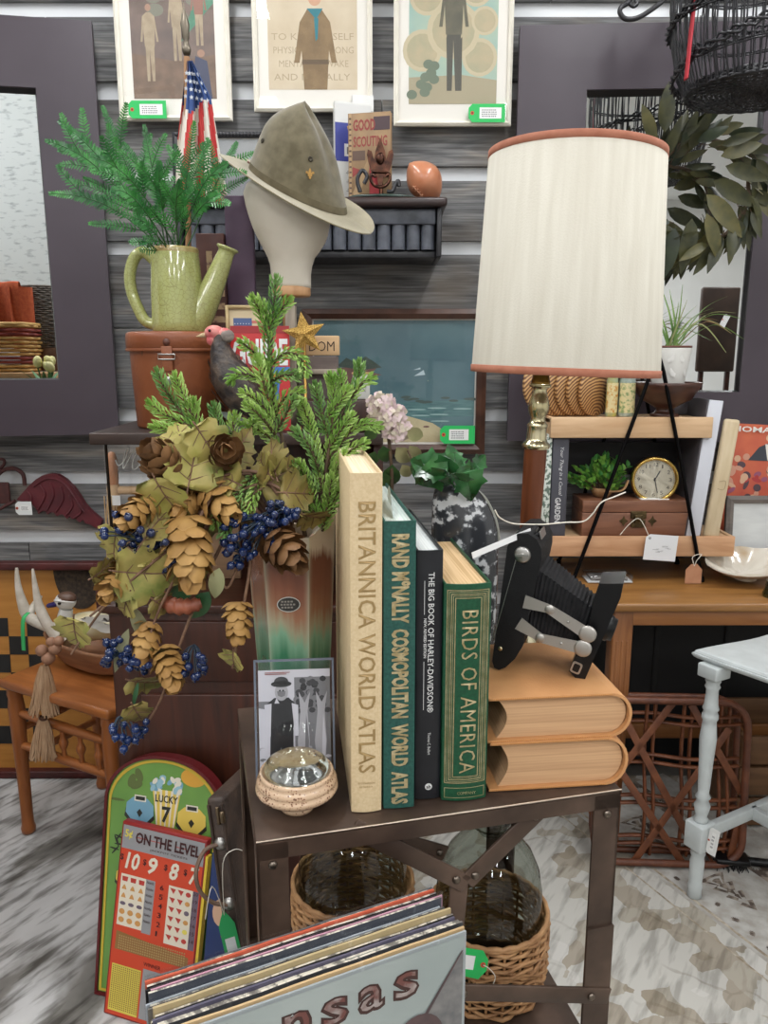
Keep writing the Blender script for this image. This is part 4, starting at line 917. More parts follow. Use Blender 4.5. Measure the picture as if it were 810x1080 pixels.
for (u,v,Y,bw) in ((108,112,1.74,(-.01,0,.02)),(62,128,1.70,(-.01,0,.05)),(48,148,1.64,(.0,-.02,.055)),(52,204,1.62,(.0,-.02,.04)),(96,165,1.60,(0,-.03,.05)),(152,132,1.72,(0,0,.01)),(205,128,1.68,(.0,0,.01)),(168,170,1.62,(0,-.03,.03)),(240,172,1.62,(.01,-.02,.045)),(232,205,1.6,(.01,-.03,.03)),(220,150,1.75,(0,0,.02)),(130,150,1.8,(0,.02,.02)),(140,232,1.62,(0,-.03,.02)),(118,200,1.58,(0,-.04,.04)),(190,190,1.58,(0,-.03,.02)),(250,150,1.76,(.01,.01,.03)),(152,258,1.60,(-.01,-.02,.02))):
    frond(ft(u,v,Y),bw,4 if v<200 else 2)
# ---------------------------------------------------------------- flag on a pole
fp=PY(199,330,1.86); flag=thing('flag_on_pole','draped stars and stripes flag on a wooden pole behind the fern','flag',(PY(200,440,1.86).x,1.86,CT+.001))
fl=V(flag.location)
def fr_(u,v,Y=1.86): return PY(u,v,Y)-fl
m=MB(); m.tube([fr_(202,440)*V((1,1,0)).length*0+V((0,0,0)),fr_(197,60)],.0065,10); m.build('pole',wood('pole_wood',(150,108,72),(176,134,94),'z',8),flag)
tp=fr_(197,58); m=MB(); m.lathe([(0,0),(.007,0),(.009,.006),(.010,.012),(.007,.018),(.0055,.028),(.008,.034),(.008,.044),(.010,.060),(.007,.072),(.003,.085),(0,.112)],16,M=TR(*tp)@RY(-1)); m.build('finial',metal('dull_pewter_finial',(120,112,100),.45),flag)
Mfl=[flat((196,62,62),.8,'flag_red'),flat((222,214,202),.8,'flag_white'),flat((54,80,134),.8,'flag_blue'),flat((206,210,216),.8,'flag_star')]
NU,NV=42,40
def fpt(a,c):
    # a across the folds (0..1), c down (0..1)
    ul=197-6*min(1,c*1.6)-6*c; ur=203+ (13*min(1,c*4))+ 26*c
    u=ul+(ur-ul)*a; v=64+ c*142 + 22*(a-.4)*c
    Y=1.852+.018*math.sin(a*13+c*2.0)*(.3+.7*c)+.006*math.sin(a*31)
    return fr_(u,v,Y)
vs=[fpt(i/NU,j/NV) for j in range(NV+1) for i in range(NU+1)]
m=MB()
for j in range(NV):
    for i in range(NU):
        a,c=(i+.5)/NU,(j+.5)/NV; 
        st=a*6.5+ (c*1.5)
        mi=0 if int(st)%2==0 else 1
        if c<.33+.06*math.sin(a*6) : mi=2
        m.f.append([j*(NU+1)+i,j*(NU+1)+i+1,(j+1)*(NU+1)+i+1,(j+1)*(NU+1)+i]); m.m.append(mi); m.s.append(True)
m.v=[tuple(p) for p in vs]
cl_=m.build('flag_cloth',Mfl,flag)
m=MB()
for (a,c) in [(a_,c_) for c_ in(.1,.16,.22,.28) for a_ in(.12,.32,.5,.68,.86)]:
    p=fpt(a,c)-V((0,.004,0)); o=[]
    for k in range(10):
        r_=.0055 if k%2==0 else .0023; t=PI/2+PI*k/5; o.append((r_*math.cos(t),r_*math.sin(t)))
    m.poly(o,0,M=TR(*p)@FRONT)
m.build('stars',Mfl[3],cl_)
# ---------------------------------------------------------------- hat on mannequin head
HY=1.72
hp=PY(307,440,HY); hd=thing('mannequin_head','smooth cream mannequin head on a wooden pole wearing the felt hat','mannequin head',(hp.x,HY,CT+.001))
ho=V(hd.location); L4=plane_loc(ho,0)
rows_=[(304,287,328),(300,286.5,328),(290,286,328),(280,285,329.5),(272,282.5,332),(264,278.5,338),(256,274,343),(248,270,346),(240,266.5,347.5),(230,263,348.5),(218,259.5,350),(205,257,351.5),(196,260,351),(188,270,344),(180,284,332),(176,298,318)]
prf=[]; m=MB(); SG=36; vs=[]
for v,ul,ur in rows_:
    a,z=L4(ul,v); b2,_=L4(ur,v); c=(a+b2)/2; h=(b2-a)/2
    for k in range(SG):
        t=2*PI*k/SG; vs.append((c+h*math.cos(t),(h*.86 if v<262 else h*.92)*math.sin(t),z))
n=len(rows_); m.add(vs,[(i*SG+k,i*SG+(k+1)%SG,(i+1)*SG+(k+1)%SG,(i+1)*SG+k) for i in range(n-1) for k in range(SG)]+[tuple(range((n-1)*SG,n*SG)),tuple(reversed(range(SG)))],0,True)
m.build('head_form',mat('cream_canvas_form',(204,196,180),(216,208,194),rough=.6,scale=9),hd)
Mnat=wood('natural_maple',(186,138,94),(206,160,116),'z',5,.45,.04)
za=L4(307,313)[1]; zb=L4(307,303)[1]; rr_=px2m(41,HY,305)/2
m=MB(); m.lathe([(0,za),(rr_-.002,za),(rr_,za+.003),(rr_,zb-.002),(rr_-.002,zb),(0,zb)],36,M=TR(L4(307,305)[0],0,0)); m.build('neck_ring',Mnat,hd)
m=MB(); m.lathe([(.05,0),(.05,.012),(.02,.018),(.0125,.03),(.0125,za)],24); m.build('pole',Mnat,hd)
# hat
Mfelt=mat('olive_drab_felt',(90,82,60),(112,103,80),rough=.95,scale=40,sheen=.4,bump=.06,bscale=900)
Mfeltd=mat('worn_felt_band',(84,76,56),(104,95,73),rough=.95,scale=30)
hatc=PY(315,201,HY)
hat=thing('felt_hat','olive felt hat with pinched crown and small gold pin, tilted on the mannequin head','hat',hatc,rot=(R(15),R(27.5),R(-8)))
def brim(t,s):
    a=2*PI*t; r=1+ .68*s
    x=.104*r*math.cos(a); y=.086*r*math.sin(a)
    z=-.010*s*s+.012*s*math.sin(2*a+.4)*.5+.016*s*s*(abs(math.sin(a)))
    return V((x,y,z))
m=MB(); m.grid(lambda t,s:brim(t,s),64,8); n0=len(m.v); 
m.grid(lambda t,s:brim(t,s)-V((0,0,.0028)),64,8)
m.grid(lambda t,s:brim(t,1.0)-V((0,0,.0028*s))+V((.001*math.cos(2*PI*t),.001*math.sin(2*PI*t),0))*math.sin(PI*s),64,2)
lab(m.build('brim',mat('pale_olive_felt',(146,136,108),(128,119,92),rough=.95,scale=20,sheen=.4,bump=.06,bscale=900),hat),'paler faded brim')
HC=.150
def crown(t,s):
    a=2*PI*t; h=s
    k=(1-.38*h-.16*h*h) if h<.5 else (1-.38*h-.16*h*h)*math.sqrt(max(0,1-((h-.5)/.5)**2.4))
    # four pinches running to the peak
    d=0
    for a0,am in((R(-12),.20),(R(165),.10),(R(255),.05),(R(86),.12)):
        q=math.atan2(math.sin(a-a0),math.cos(a-a0)); d+=am*math.exp(-(q/.36)**2)
    k*=1-d*min(1,max(0,(h-.12)/.55))*(1 if h<.95 else .8)
    x=.111*k*math.cos(a)-.050*h; y=.092*k*math.sin(a)
    z=HC*h*(1-.06*math.cos(2*a)*h)
    return V((x,y,z))
m=MB(); m.grid(crown,80,30); m.build('crown',Mfelt,hat)
m=MB()
for k in range(65):
    pass
def bandp(t,z): 
    p=crown(t,z/HC); q=V((p.x,p.y,0)); return p+q.normalized()*.0008
m.grid(lambda t,s:bandp(t,.001+.012*s),80,2); m.build('hat_band',Mfeltd,hat)
def on_crown(t,s,off=.002):
    p=crown(t,s); e=1e-3; du=crown(t+e,s)-crown(t-e,s); dv=crown(t,s+e)-crown(t,s-e); n=du.cross(dv).normalized(); return p,n,dv.normalized()
p,n,up=on_crown(.835,.34); Mx=TR(*(p+n*.0015))@frame_to(n,up)
# frame_to puts local Y along 'up'
m=MB(); 
def petal(o): m.prism([(x*.0058,y*.0058) for x,y in o],0,.0012,M=Mx)
petal([(0,1.9),(.38,1.2),(.5,.5),(.25,-.4),(-.25,-.4),(-.5,.5),(-.38,1.2)])
for s_ in(-1,1): petal([(s_*.3,-.3),(s_*.5,.3),(s_*.9,.85),(s_*1.4,.75),(s_*1.5,.2),(s_*1.15,.0),(s_*.95,.35),(s_*.8,-.2),(s_*.4,-.6)])
petal([(-.75,-.35),(.75,-.35),(.75,-.75),(-.75,-.75)]); petal([(-.25,-.7),(.25,-.7),(.45,-1.3),(0,-1.7),(-.45,-1.3)])
lab(m.build('gold_pin',metal('antique_gold_pin',(178,140,84),.35),hat),'small gold fleur shaped pin')
for tt,ss in((.838,.50),(.62,.42)):
    p,n,up=on_crown(tt,ss); m=MB(); m.lathe([(.0035,0),(.0052,.0006),(.004,.0016),(.0025,.0006),(0,.0002)],14,M=TR(*(p+n*.0006))@frame_to(n,up)); m.build('eyelet',metal('dark_eyelet',(70,66,58),.4),hat)
m=MB(); p=brim(.5,.15); m.tube(spline([brim(.53,.02)+V((0,0,.004)),brim(.515,.05)+V((-.004,0,.01)),brim(.5,.1)+V((0,0,.003)),brim(.49,.3)+V((0,0,.002))],5),.0022,6); m.build('leather_lace',Mleatd,hat)
# ---------------------------------------------------------------- purple box panel, brown panel
def upright_box(name,label,cat,u0,u1,vt,Y,dep,base,mats,tilt=0,frontart=None):
    a=PY(u0,vt,Y); b_=PY(u1,vt,Y); w=b_.x-a.x; h=a.z-base
    t=thing(name,label,cat,((a.x+b_.x)/2,Y,base),0)
    m=MB(); m.box((0,dep/2,h/2),(w,dep,h),bev=.002); m.build('board',mats,t); return t,w,h
rr=random.Random(5)
Mpur=mat('faded_purple_paint',(74,54,74),(92,68,90),rough=.55,scale=10)
t,w,h=upright_box('purple_sign','narrow purple wooden sign with worn cream lettering behind the mannequin neck','sign',236,266,206,1.80,.02,CT+.001,Mpur)
m=MB(); Mf=TR(-w/2,-.0006,0)@FRONT
m.text('IT',w*.5,w*.75,M=TR(w*.05,0,.0001)@TR(-w/2,-.0006,h*.12)@FRONT,bold=.02); m.build('cream_lettering',mat('worn_cream_print',(186,158,124),(120,90,84),rough=.7,scale=90,ramp=(.5,.66)),t)
t,w,h=upright_box('brown_sign','tall reddish brown board with flaking cream print beside the watering can spout','sign',206,236,246,1.79,.02,CT+.001,mat('red_brown_board',(98,56,46),(74,44,42),rough=.6,scale=12))
m=MB()
for k,(ch) in enumerate('LECO'):
    m.text(ch,w*.62,h*.17,M=TR(-w*.15,-.0006,h*(.74-.2*k))@FRONT,bold=.03)
for k in range(9): m.rect(w*rr.uniform(-.35,.1),h*rr.uniform(.05,.95),w*rr.uniform(.15,.42),h*rr.uniform(.05,.95),0,M=TR(0,-.0004,0)@FRONT) if False else None
m.build('flaking_lettering',mat('worn_cream_print',(0,0,0)),t)
# ---------------------------------------------------------------- small pieces around the pole
Mgwood=wood('grey_driftwood',(132,122,108),(164,152,136),'z',6,.7)
t,w,h=upright_box('grey_post','weathered grey wooden post in front of the mannequin pole','post',300,311,322,1.655,.03,CT+.001,Mgwood)
# gold star
st=PY(321,353,1.615); t=thing('glitter_star','gold glitter star on a rod right of the mannequin pole','ornament',(st.x,1.615,CT+.001)); zs=st.z-CT
m=MB(); o=[]
for k in range(10):
    r_=.046 if k%2==0 else .020; a=PI/2+PI*k/5+.15; o.append((r_*math.cos(a),r_*math.sin(a)))
for s_ in(-1,1):
    vs=[(x,0,y) for x,y in o]+[(0,s_*.012,0)]; m.add(vs,[(k,(k+1)%10,10) if s_<0 else ((k+1)%10,k,10) for k in range(10)])
m.build('star',mat('gold_glitter',(170,128,58),(226,190,110),rough=.35,metal=.7,scale=420,bump=.6,ramp=(.4,.6)),t,M=TR(0,0,zs))
m=MB(); m.lathe([(.028,0),(.028,.006),(.003,.01),(.003,zs-.015)],16); m.build('stand_rod',metal('gold_rod',(170,134,74),.4),t)
# small wooden DOM sign, driftwood block
a=PY(313,354,1.66);b_=PY(357,375,1.66)
t=thing('driftwood_block','grey driftwood block under the little word sign','block',((a.x+b_.x)/2-.002,1.69,CT+.001)); zz=PY(330,392,1.66).z-CT
bz=PY(330,376,1.66).z-CT
m=MB(); m.box((0,0,bz*.5),(.085,.05,bz),bev=.003); m.build('block',mat('grey_purple_wood',(104,92,86),(84,72,70),rough=.8,scale=8,stretch=(1,6,6)),t); m=MB(); m.box((0,-.005,zz-.001),(.098,.075,.010),bev=.002); m.build('ledge',Mgwood,t)
t=thing('word_sign','small pale wooden block sign with dark letters DOM','sign',((a.x+b_.x)/2,1.67,CT+.002+bz),rz=-3); w=b_.x-a.x; h=a.z-b_.z
m=MB(); m.box((0,.012,h/2),(w,.024,h),bev=.002); m.build('block',wood('pale_pine',(196,160,118),(214,180,138),'x',5,.6,.03),t)
m=MB(); m.text('DOM',w*.62,h*.5,M=TR(-w*.22,-.0005,h*.22)@FRONT,bold=-.005); m.build('lettering',flat((58,44,34)),t)
# framed flag print and booklet
a=PY(234,322,1.62); b_=PY(305,404,1.62)
t=thing('small_framed_print','small gold framed print of a flag behind the bird figure','picture',((a.x+b_.x)/2-.010,1.64,CT+.001),rz=6); w=.098; h=a.z-CT
Mgfr=mat('pale_gold_frame',(186,166,124),(160,138,96),rough=.4,metal=.3,scale=30)
for nm_,c_,d_ in (('frame_side',(-w/2,0,h/2),(.007,.014,h)),('frame_side',(w/2,0,h/2),(.007,.014,h)),('frame_top',(0,0,h-.0035),(w,.014,.007)),('frame_base',(0,0,.0035),(w,.014,.007))): m=MB(); m.box(c_,d_,bev=.0015); m.build(nm_,Mgfr,t)
m=MB(); m.box((0,.003,h/2),(w-.006,.004,h-.01)); m.rect(-w*.38,h*.70,w*.0,h*.90,0,M=TR(0,.0005,0)@FRONT,m=1)
for k in range(5): m.rect(w*.0,h*(.70+.04*k),w*.36,h*(.72+.04*k),0,M=TR(0,.0005,0)@FRONT,m=2)
m.build('flag_print',[flat((222,206,170),.7),flat((84,106,150),.7),flat((204,120,110),.7)],t)
m=MB()
for i in range(6):
    for j in range(5): m.box((-w*.35+i*w*.058,-.0005,h*(.715+j*.035)),(.002,.0004,.002))
m.build('print_stars',flat((206,214,222),.7),t)
a=PY(241,343,1.60); b_=PY(305,395,1.60)
t=thing('guide_booklet','red booklet with big white letters and blue stripes leaning behind the spruce tip','booklet',((a.x+b_.x)/2,1.605,CT+.001),rz=4,rot=(R(-6),0,R(4))); w=b_.x-a.x; h=(a.z-CT)*1.0
m=MB(); m.box((0,.003,h/2),(w,.006,h)); m.build('cover',flat((188,38,40),.4),t)
m=MB(); Mf=TR(0,-.0004,0)@FRONT; m.rect(-w/2,h*.93,w/2,h,0,M=Mf,m=3)
m.text('GUIDE',w*.94,h*.26,M=TR(-w*.47,-.0008,h*.62)@FRONT,bold=.03)
m.build('lettering',[flat((226,226,224),.5),0 or flat((60,110,170),.5),flat((214,150,60),.5),flat((150,30,34),.5)],t)
m=MB()
m.poly([(w*.1,h*.05),(w*.22,h*.05),(w*.34,h*.5),(w*.22,h*.5)],0,M=TR(0,-.0005,0)@FRONT); m.rect(w*.2,h*.55,w*.5,h*.61,0,M=TR(0,-.0005,0)@FRONT); m.poly([(-w*.5,0),(-w*.1,0),(w*.1,h*.3),(-w*.5,h*.1)],.0,M=TR(0,-.0006,0)@FRONT,m=1)
m.rect(-w*.5,h*.5,w*.5,h*.57,0,M=TR(0,-.00045,0)@FRONT,m=2)
m.build('cover_art',[flat((56,112,176),.5),flat((216,208,196),.5),flat((222,148,56),.5)],t)
# little calendar tile on the crate
a=PY(372,411,1.62); b_=PY(390,437,1.62)
t=thing('small_tile','small white tile with a grey sketch on the dark crate','tile',((a.x+b_.x)/2,1.625,CRT+.001)); w=b_.x-a.x; h=a.z-b_.z
m=MB(); m.box((0,.006,h/2),(w,.012,h),bev=.001); m.build('tile',flat((206,206,200),.5),t); m=MB(); m.tube([(-w*.2,-.0005,h*.65),(w*.25,-.0005,h*.3),(w*.3,-.0005,h*.6),(-.0,-.0005,h*.45)],.0008,5); m.tube([(-w*.3,-.0005,h*.8),(w*.1,-.0005,h*.82)],.0006,5); m.build('sketch',flat((90,92,96)),t)
m=MB(); m.box((0,.006,h+.002),(w*1.1,.016,.004),bev=.001); m.build('wood_cap',Mnat,t)
# ---------------------------------------------------------------- bird figurine
bp_=PY(262,446,1.56); bd_=thing('turkey_figure','dark feathered turkey figurine with a pink head perched beside the leather box','figurine',(bp_.x-.01,1.585,CT+.001)); L5=plane_loc(bd_.location,0)
def sect(pts,rad,depthk=.8,seg=20):
    m=MB(); P_=spline(pts,5); n=len(P_); rs=[]
    for i in range(n):
        f=i/(n-1)*(len(rad)-1); k=min(int(f),len(rad)-2); rs.append(rad[k]+(rad[k+1]-rad[k])*(f-k))
    m.tube(P_,rs,seg,flat=depthk); return m
bpts=[(L5(*q)[0],0,L5(*q)[1]) for q in((236,352),(232,360),(235,376),(243,396),(256,416),(270,432),(288,446))]
Mfeath=mat('dark_bronze_feathers',(34,28,28),(86,72,60),rough=.5,scale=60,ramp=(.4,.7),bump=.5)
body=sect(bpts,[.012,.018,.032,.050,.050,.036,.008]).build('bird_body',Mfeath,bd_)
rr=random.Random(8); m=MB()
for i in range(110):
    f=.25+.7*rr.random(); k=f*(len(bpts)-1); k0=min(int(k),len(bpts)-2); c=V(bpts[k0]).lerp(V(bpts[k0+1]),k-k0); d=(V(bpts[k0+1])-V(bpts[k0])).normalized()
    r_=[.012,.018,.032,.050,.050,.036,.008]; rad=r_[k0]+(r_[k0+1]-r_[k0])*(k-k0); a=rr.uniform(0,2*PI); side=V((0,-1,0)).cross(d).normalized(); o=side*math.cos(a)*rad+V((0,-1,0))*math.sin(a)*rad*.8
    nn=o.normalized(); m.leaf(TR(*(c+o))@frame_to(nn,d),.026,.011,.15,.1,n=3)
m.build('plumage',mat('bronze_feather_tips',(30,26,28),(120,96,72),rough=.4,scale=45,ramp=(.42,.66)),bd_)
hx=L5(226,351); m=MB(); m.ball((hx[0],0,hx[1]),(.020,.015,.015),18,12); m.ball((hx[0]-.004,-.002,hx[1]-.014),(.012,.010,.012),14,10); m.ball((hx[0]+.018,0,hx[1]-.004),(.020,.014,.014),14,10)
hb_=m.build('head',mat('pink_wattle_skin',(196,88,92),(214,150,138),rough=.45,scale=50,bump=.4),bd_)
m=MB(); m.lathe([(.0055,0),(.004,.008),(0,.02)],10,M=TR(hx[0]-.018,0,hx[1]-.004)@RY(-100)); m.build('beak',flat((196,170,130),.4),hb_); m=MB(); m.ball((hx[0]-.006,-.0145,hx[1]+.004),.003,10,8); m.build('eye',flat((20,18,18),.15),hb_)
m=MB(); m.ball((hx[0]+.022,0,hx[1]-.006),(.018,.0155,.014),14,10); m.build('nape',mat('pale_grey_down',(160,150,140),(120,110,104),rough=.8,scale=60),bd_)
m=MB(); m.lathe([(0,0),(.055,0),(.058,.006),(.045,.02),(.02,.026),(0,.027)],20,M=TR(.012,0,0)); m.build('rock_base',mat('dark_rock',(52,46,46),(86,78,74),rough=.8,scale=20,bump=.6),bd_)
m=MB()
for k in range(7): m.leaf(TR(-.02+.013*k,-.03,.018)@RZ(rr.uniform(-60,60))@RX(rr.uniform(10,60)),.045,.03,.4,.3)
lab(m.build('grey_leaves',mat('grey_green_leaf',(132,138,128),(96,104,96),rough=.6,scale=40),bd_),'grey green leaves at the feet')
# ---------------------------------------------------------------- in the open shelf: lettered glass, peg rack, plaque
a=PY(108,462,1.66); b_=PY(178,640,1.66); 
t=thing('lettered_glass','clear glass pane with white script Mo hanging under the cabinet board','sign',((a.x+b_.x)/2,1.66,LC+.02)); w=b_.x-a.x; h=CT-.026-LC-.02
m=MB(); m.box((0,0,h/2),(w,.004,h)); m.build('pane',pane_mat('clear_pane'),t)
L6=plane_loc((t.location.x,1.657,LC+.02),0); m=MB()
def scr(pts,r_=.0022): m.tube(spline([(L6(*q)[0],-.0032,L6(*q)[1]) for q in pts],6),r_,6,flat=.5)
scr(((122,485),(125,491),(131,486),(136,475),(134,473),(131,482),(130,494),(134,488),(142,474),(146,474),(141,485),(140,494),(144,494),(149,487)))
scr(((150,482),(147,488),(150,494),(155,491),(155,484),(151,482),(153,485),(158,484),(162,478)))
scr(((146,505),(150,502),(151,508),(155,503),(158,508),(161,503)),.001); m.build('script',flat((222,222,218),.6),t)
a=PY(117,476,1.70); t=thing('peg_post','turned wooden peg post with a cross dowel and white tag under the cabinet board','post',(a.x,1.70,LC+.0185)); L7=plane_loc(t.location,0); zt=a.z-LC-.0185
m=MB(); m.lathe([(.011,0),(.011,zt-.11),(.009,zt-.10),(.0125,zt-.06),(.013,zt-.02),(.009,zt-.004),(0,zt)],18); m.build('post',wood('honey_peg_wood',(160,102,62),(184,126,82),'z',5,.4),t)
zd=L7(140,517)[1]; m=MB(); m.tube([(.008,0,zd),(L7(170,514)[0],0,zd)],.0095,14); m.lathe([(.013,-.013),(.015,0),(.013,.013)],16,M=TR(.0,0,zd)); m.build('dowel',wood('pale_dowel',(190,152,108),(206,170,128),'x',5,.4),t)
m=MB(); m.box((.008,-.017,zd-.02),(.022,.001,.022)); m.build('white_tag',flat((226,226,224)),t)
rr=random.Random(2); m=MB()
for k in range(16):
    x=rr.uniform(-.016,.012); m.tube(spline([(x,rr.uniform(-.02,-.008),zd-.01),(x+rr.uniform(-.006,.006),-.022,zd*.6),(x+rr.uniform(-.012,.006),-.02,rr.uniform(.02,.06))],5),.0012,5)
m.build('raffia',mat('pale_raffia',(176,142,98),(196,166,124),rough=.8,scale=60),t)
a=PY(121,575,1.80); b_=PY(255,640,1.80); t=thing('wood_plaque','grey brown plank plaque standing behind the peg post','plaque',((a.x+b_.x)/2,1.80,LC+.0185)); 
m=MB(); w=b_.x-a.x; m.box((0,.008,.085),(w,.016,.17),bev=.002); m.build('plank',wood('grey_brown_plank',(120,92,68),(150,118,90),'x',5,.7),t)
# ================================================================ SPRUCE, AUTUMN SPRAY, IVY, HYDRANGEA
Mspr=leafmat('spruce_green',(128,172,76),(188,216,124),.4,30)
Mspr2=leafmat('spruce_dark_green',(98,142,76),(150,186,108),.45,30)
Mtwig=mat('brown_twig',(94,74,52),(70,54,40),rough=.7,scale=40)
def rope(m,pts,rad,r1=None,nl=.0100,mi=0,dens=1.0,rr=random):
    """one spruce shoot: axis set all round with short overlapping curved needles"""
    sp=spline(pts,6); n=len(sp); tot=sum((sp[i+1]-sp[i]).length for i in range(n-1)); N=int(tot/.00095*dens)
    m.tube(sp,[.0022*(1-.5*i/n) for i in range(n)],5,m=2)
    for i in range(N):
        t=i/N; f=t*(n-1); k=min(int(f),n-2); p=sp[k].lerp(sp[k+1],f-k); d=(sp[k+1]-sp[k]).normalized()
        x=d.orthogonal().normalized(); y=d.cross(x); a=i*2.39996+rr.uniform(-.2,.2); o=x*math.cos(a)+y*math.sin(a)
        L_=nl*rr.uniform(.85,1.2)*(1 if t<.85 else 1-.3*(t-.85)/.15); w=o.cross(d).normalized()*.0014
        b1=p+o*rad*.25; q=p+o*rad*.9+d*L_*.55; e=p+o*rad*.95+d*L_
        m.add([b1-w,b1+w,q+w*.8,e,q-w*.8],[(0,1,2,3,4)],mi,False)
    # bushy tip
    p=sp[-1]; d=(sp[-1]-sp[-2]).normalized(); x=d.orthogonal().normalized(); y=d.cross(x)
    for i in range(14):
        a=i*2.4; o=(x*math.cos(a)+y*math.sin(a)); w=o.cross(d).normalized()*.0009; q=p+o*rad*.35+d*nl*.5; e=p+o*rad*.3+d*nl
        m.add([p-w,p+w,q+w,e,q-w],[(0,1,2,3,4)],mi,False)
def spruce(label,base,shoots,stem,seed):
    """shoots: lists of (u,v,Y)"""
    rr=random.Random(seed); b_=PY(*base); t=thing('spruce_spray',label,'plant',b_,group='spruce sprays in the vase')
    m=MB(); sp=spline([PY(*q)-b_ for q in stem],6); m.tube(sp,[.0032*(1-.5*i/len(sp)) for i in range(len(sp))],6); m.build('stem',Mtwig,t)
    for i,s in enumerate(shoots):
        m=MB(); rope(m,[PY(*q)-b_ for q in s],.0092,mi=0,rr=rr); m.build('shoot',[Mspr if (i%4) else Mspr2,Mspr,Mtwig],t)
vyb=.975
spruce('tallest spruce spray standing upright behind the vase',(322,566,.985),[
 [(289,330,1.0),(290,312,1.0),(291,296,1.0)],[(285,360,1.0),(276,335,1.0),(268,316,.99)],[(286,345,1.0),(294,330,1.0),(304,318,1.0)],[(284,345,1.0),(280,330,1.0),(276,322,1.0)],
 [(284,385,1.0),(284,355,1.0),(288,330,1.0)],[(283,420,.99),(276,395,.98),(272,380,.98)],[(284,395,1.0),(270,374,.99),(256,362,.97)],[(286,385,1.0),(300,373,.99),(316,376,.98),(322,392,.97)],
 [(286,402,1.0),(298,396,.98),(312,396,.97)],[(288,440,1.0),(286,415,1.0),(284,385,1.0)],[(288,445,.99),(274,425,.98),(258,414,.96)],[(289,440,1.0),(300,420,.99),(316,414,.98)],[(292,455,.99),(302,436,.98),(309,422,.97)],[(290,458,.99),(276,440,.97),(262,428,.96)],
 [(287,408,1.0),(272,398,1.0),(252,394,1.0),(244,400,1.0)],[(294,470,1.0),(276,455,.99),(258,448,.98)]],
 [(322,566,.985),(306,490,.99),(292,440,1.0),(286,385,1.0),(288,340,1.0)],31)
spruce('broad spruce spray on the right of the vase beside the cream atlas',(338,566,.99),[
 [(352,470,1.0),(366,430,1.01),(377,402,1.02),(379,384,1.02)],[(366,432,1.01),(362,412,1.01),(359,396,1.01)],[(370,420,1.01),(382,404,1.0),(391,400,1.0)],[(346,500,1.0),(350,450,1.0),(352,415,1.01),(349,398,1.01)],[(346,460,1.0),(338,430,1.0),(333,408,1.0)],
 [(350,480,1.0),(370,455,1.0),(384,448,1.0),(398,450,1.0)],[(348,500,1.0),(366,478,.99),(384,468,.98)],[(340,520,.99),(334,480,.99),(326,445,.99),(318,425,.98)],[(338,500,.99),(326,470,.98),(312,455,.98)],[(340,540,.99),(352,505,.98),(362,480,.97)],
 [(336,550,.985),(326,515,.98),(316,490,.97)],[(342,555,.985),(352,530,.97),(360,512,.965)],[(334,520,.985),(322,500,.98),(306,488,.97)],[(340,560,.98),(346,530,.97),(350,505,.965)],[(346,475,1.0),(358,456,.99),(370,440,.985)],[(345,440,1.0),(358,424,1.0),(366,412,1.0)],[(350,450,1.01),(336,452,1.0),(320,440,1.0)],[(336,545,.98),(320,530,.97),(308,512,.965)]],
 [(338,566,.99),(342,510,.99),(350,460,1.0),(366,425,1.01)],32)
spruce('low spruce spray leaning left behind the autumn leaves',(300,568,.985),[
 [(205,450,.98),(186,428,.98),(174,410,.97),(167,394,.97)],[(208,450,.98),(198,428,.98),(190,410,.98),(186,398,.98)],[(214,455,.98),(192,446,.97),(172,436,.96),(160,426,.96)],[(214,458,.98),(206,436,.98),(205,425,.98)],[(240,470,.98),(230,446,.98),(226,430,.98)],[(250,475,.98),(246,452,.98),(247,440,.98)],[(222,462,.97),(196,456,.96),(176,452,.955),(164,450,.95)],[(260,480,.985),(262,458,.985),(268,446,.98)],
 [(268,500,.95),(256,520,.93),(244,545,.925),(236,566,.92)],[(276,500,.95),(268,520,.93),(262,540,.925)],[(262,505,.95),(248,520,.93),(236,532,.925),(226,552,.92)]],
 [(300,568,.985),(280,510,.98),(240,472,.98),(205,450,.98),(186,428,.98)],33)
# ---- autumn spray
vtop=PY(300,572,.96); au=thing('autumn_spray','autumn spray of hop cones, yellow green leaves and blue berries spilling left from the vase','floral arrangement',vtop); ao=V(vtop)
def A_(u,v,Y): return PY(u,v,Y)-ao
Mhop=mat('papery_tan_hops',(150,110,56),(184,144,84),rough=.65,scale=30)
Mhopd=mat('papery_brown_hops',(98,68,42),(136,98,60),rough=.6,scale=30)
Mvine=mat('dry_brown_vine',(96,68,52),(128,98,76),rough=.7,scale=50)
Myl=mat('yellow_green_leaf',(150,146,70),(108,118,52),rough=.55,scale=26,c3=(164,150,84),ramp=(.3,.7))
Mgl=mat('olive_leaf',(120,114,56),(84,90,44),rough=.55,scale=26,c3=(138,122,68),ramp=(.3,.7))
Mbl=mat('dark_blue_berry',(12,28,66),(20,44,92),rough=.18,scale=20,coat=.5)
Mbst=flat((38,52,66),.6,'blue_green_stalk')
rr=random.Random(17)
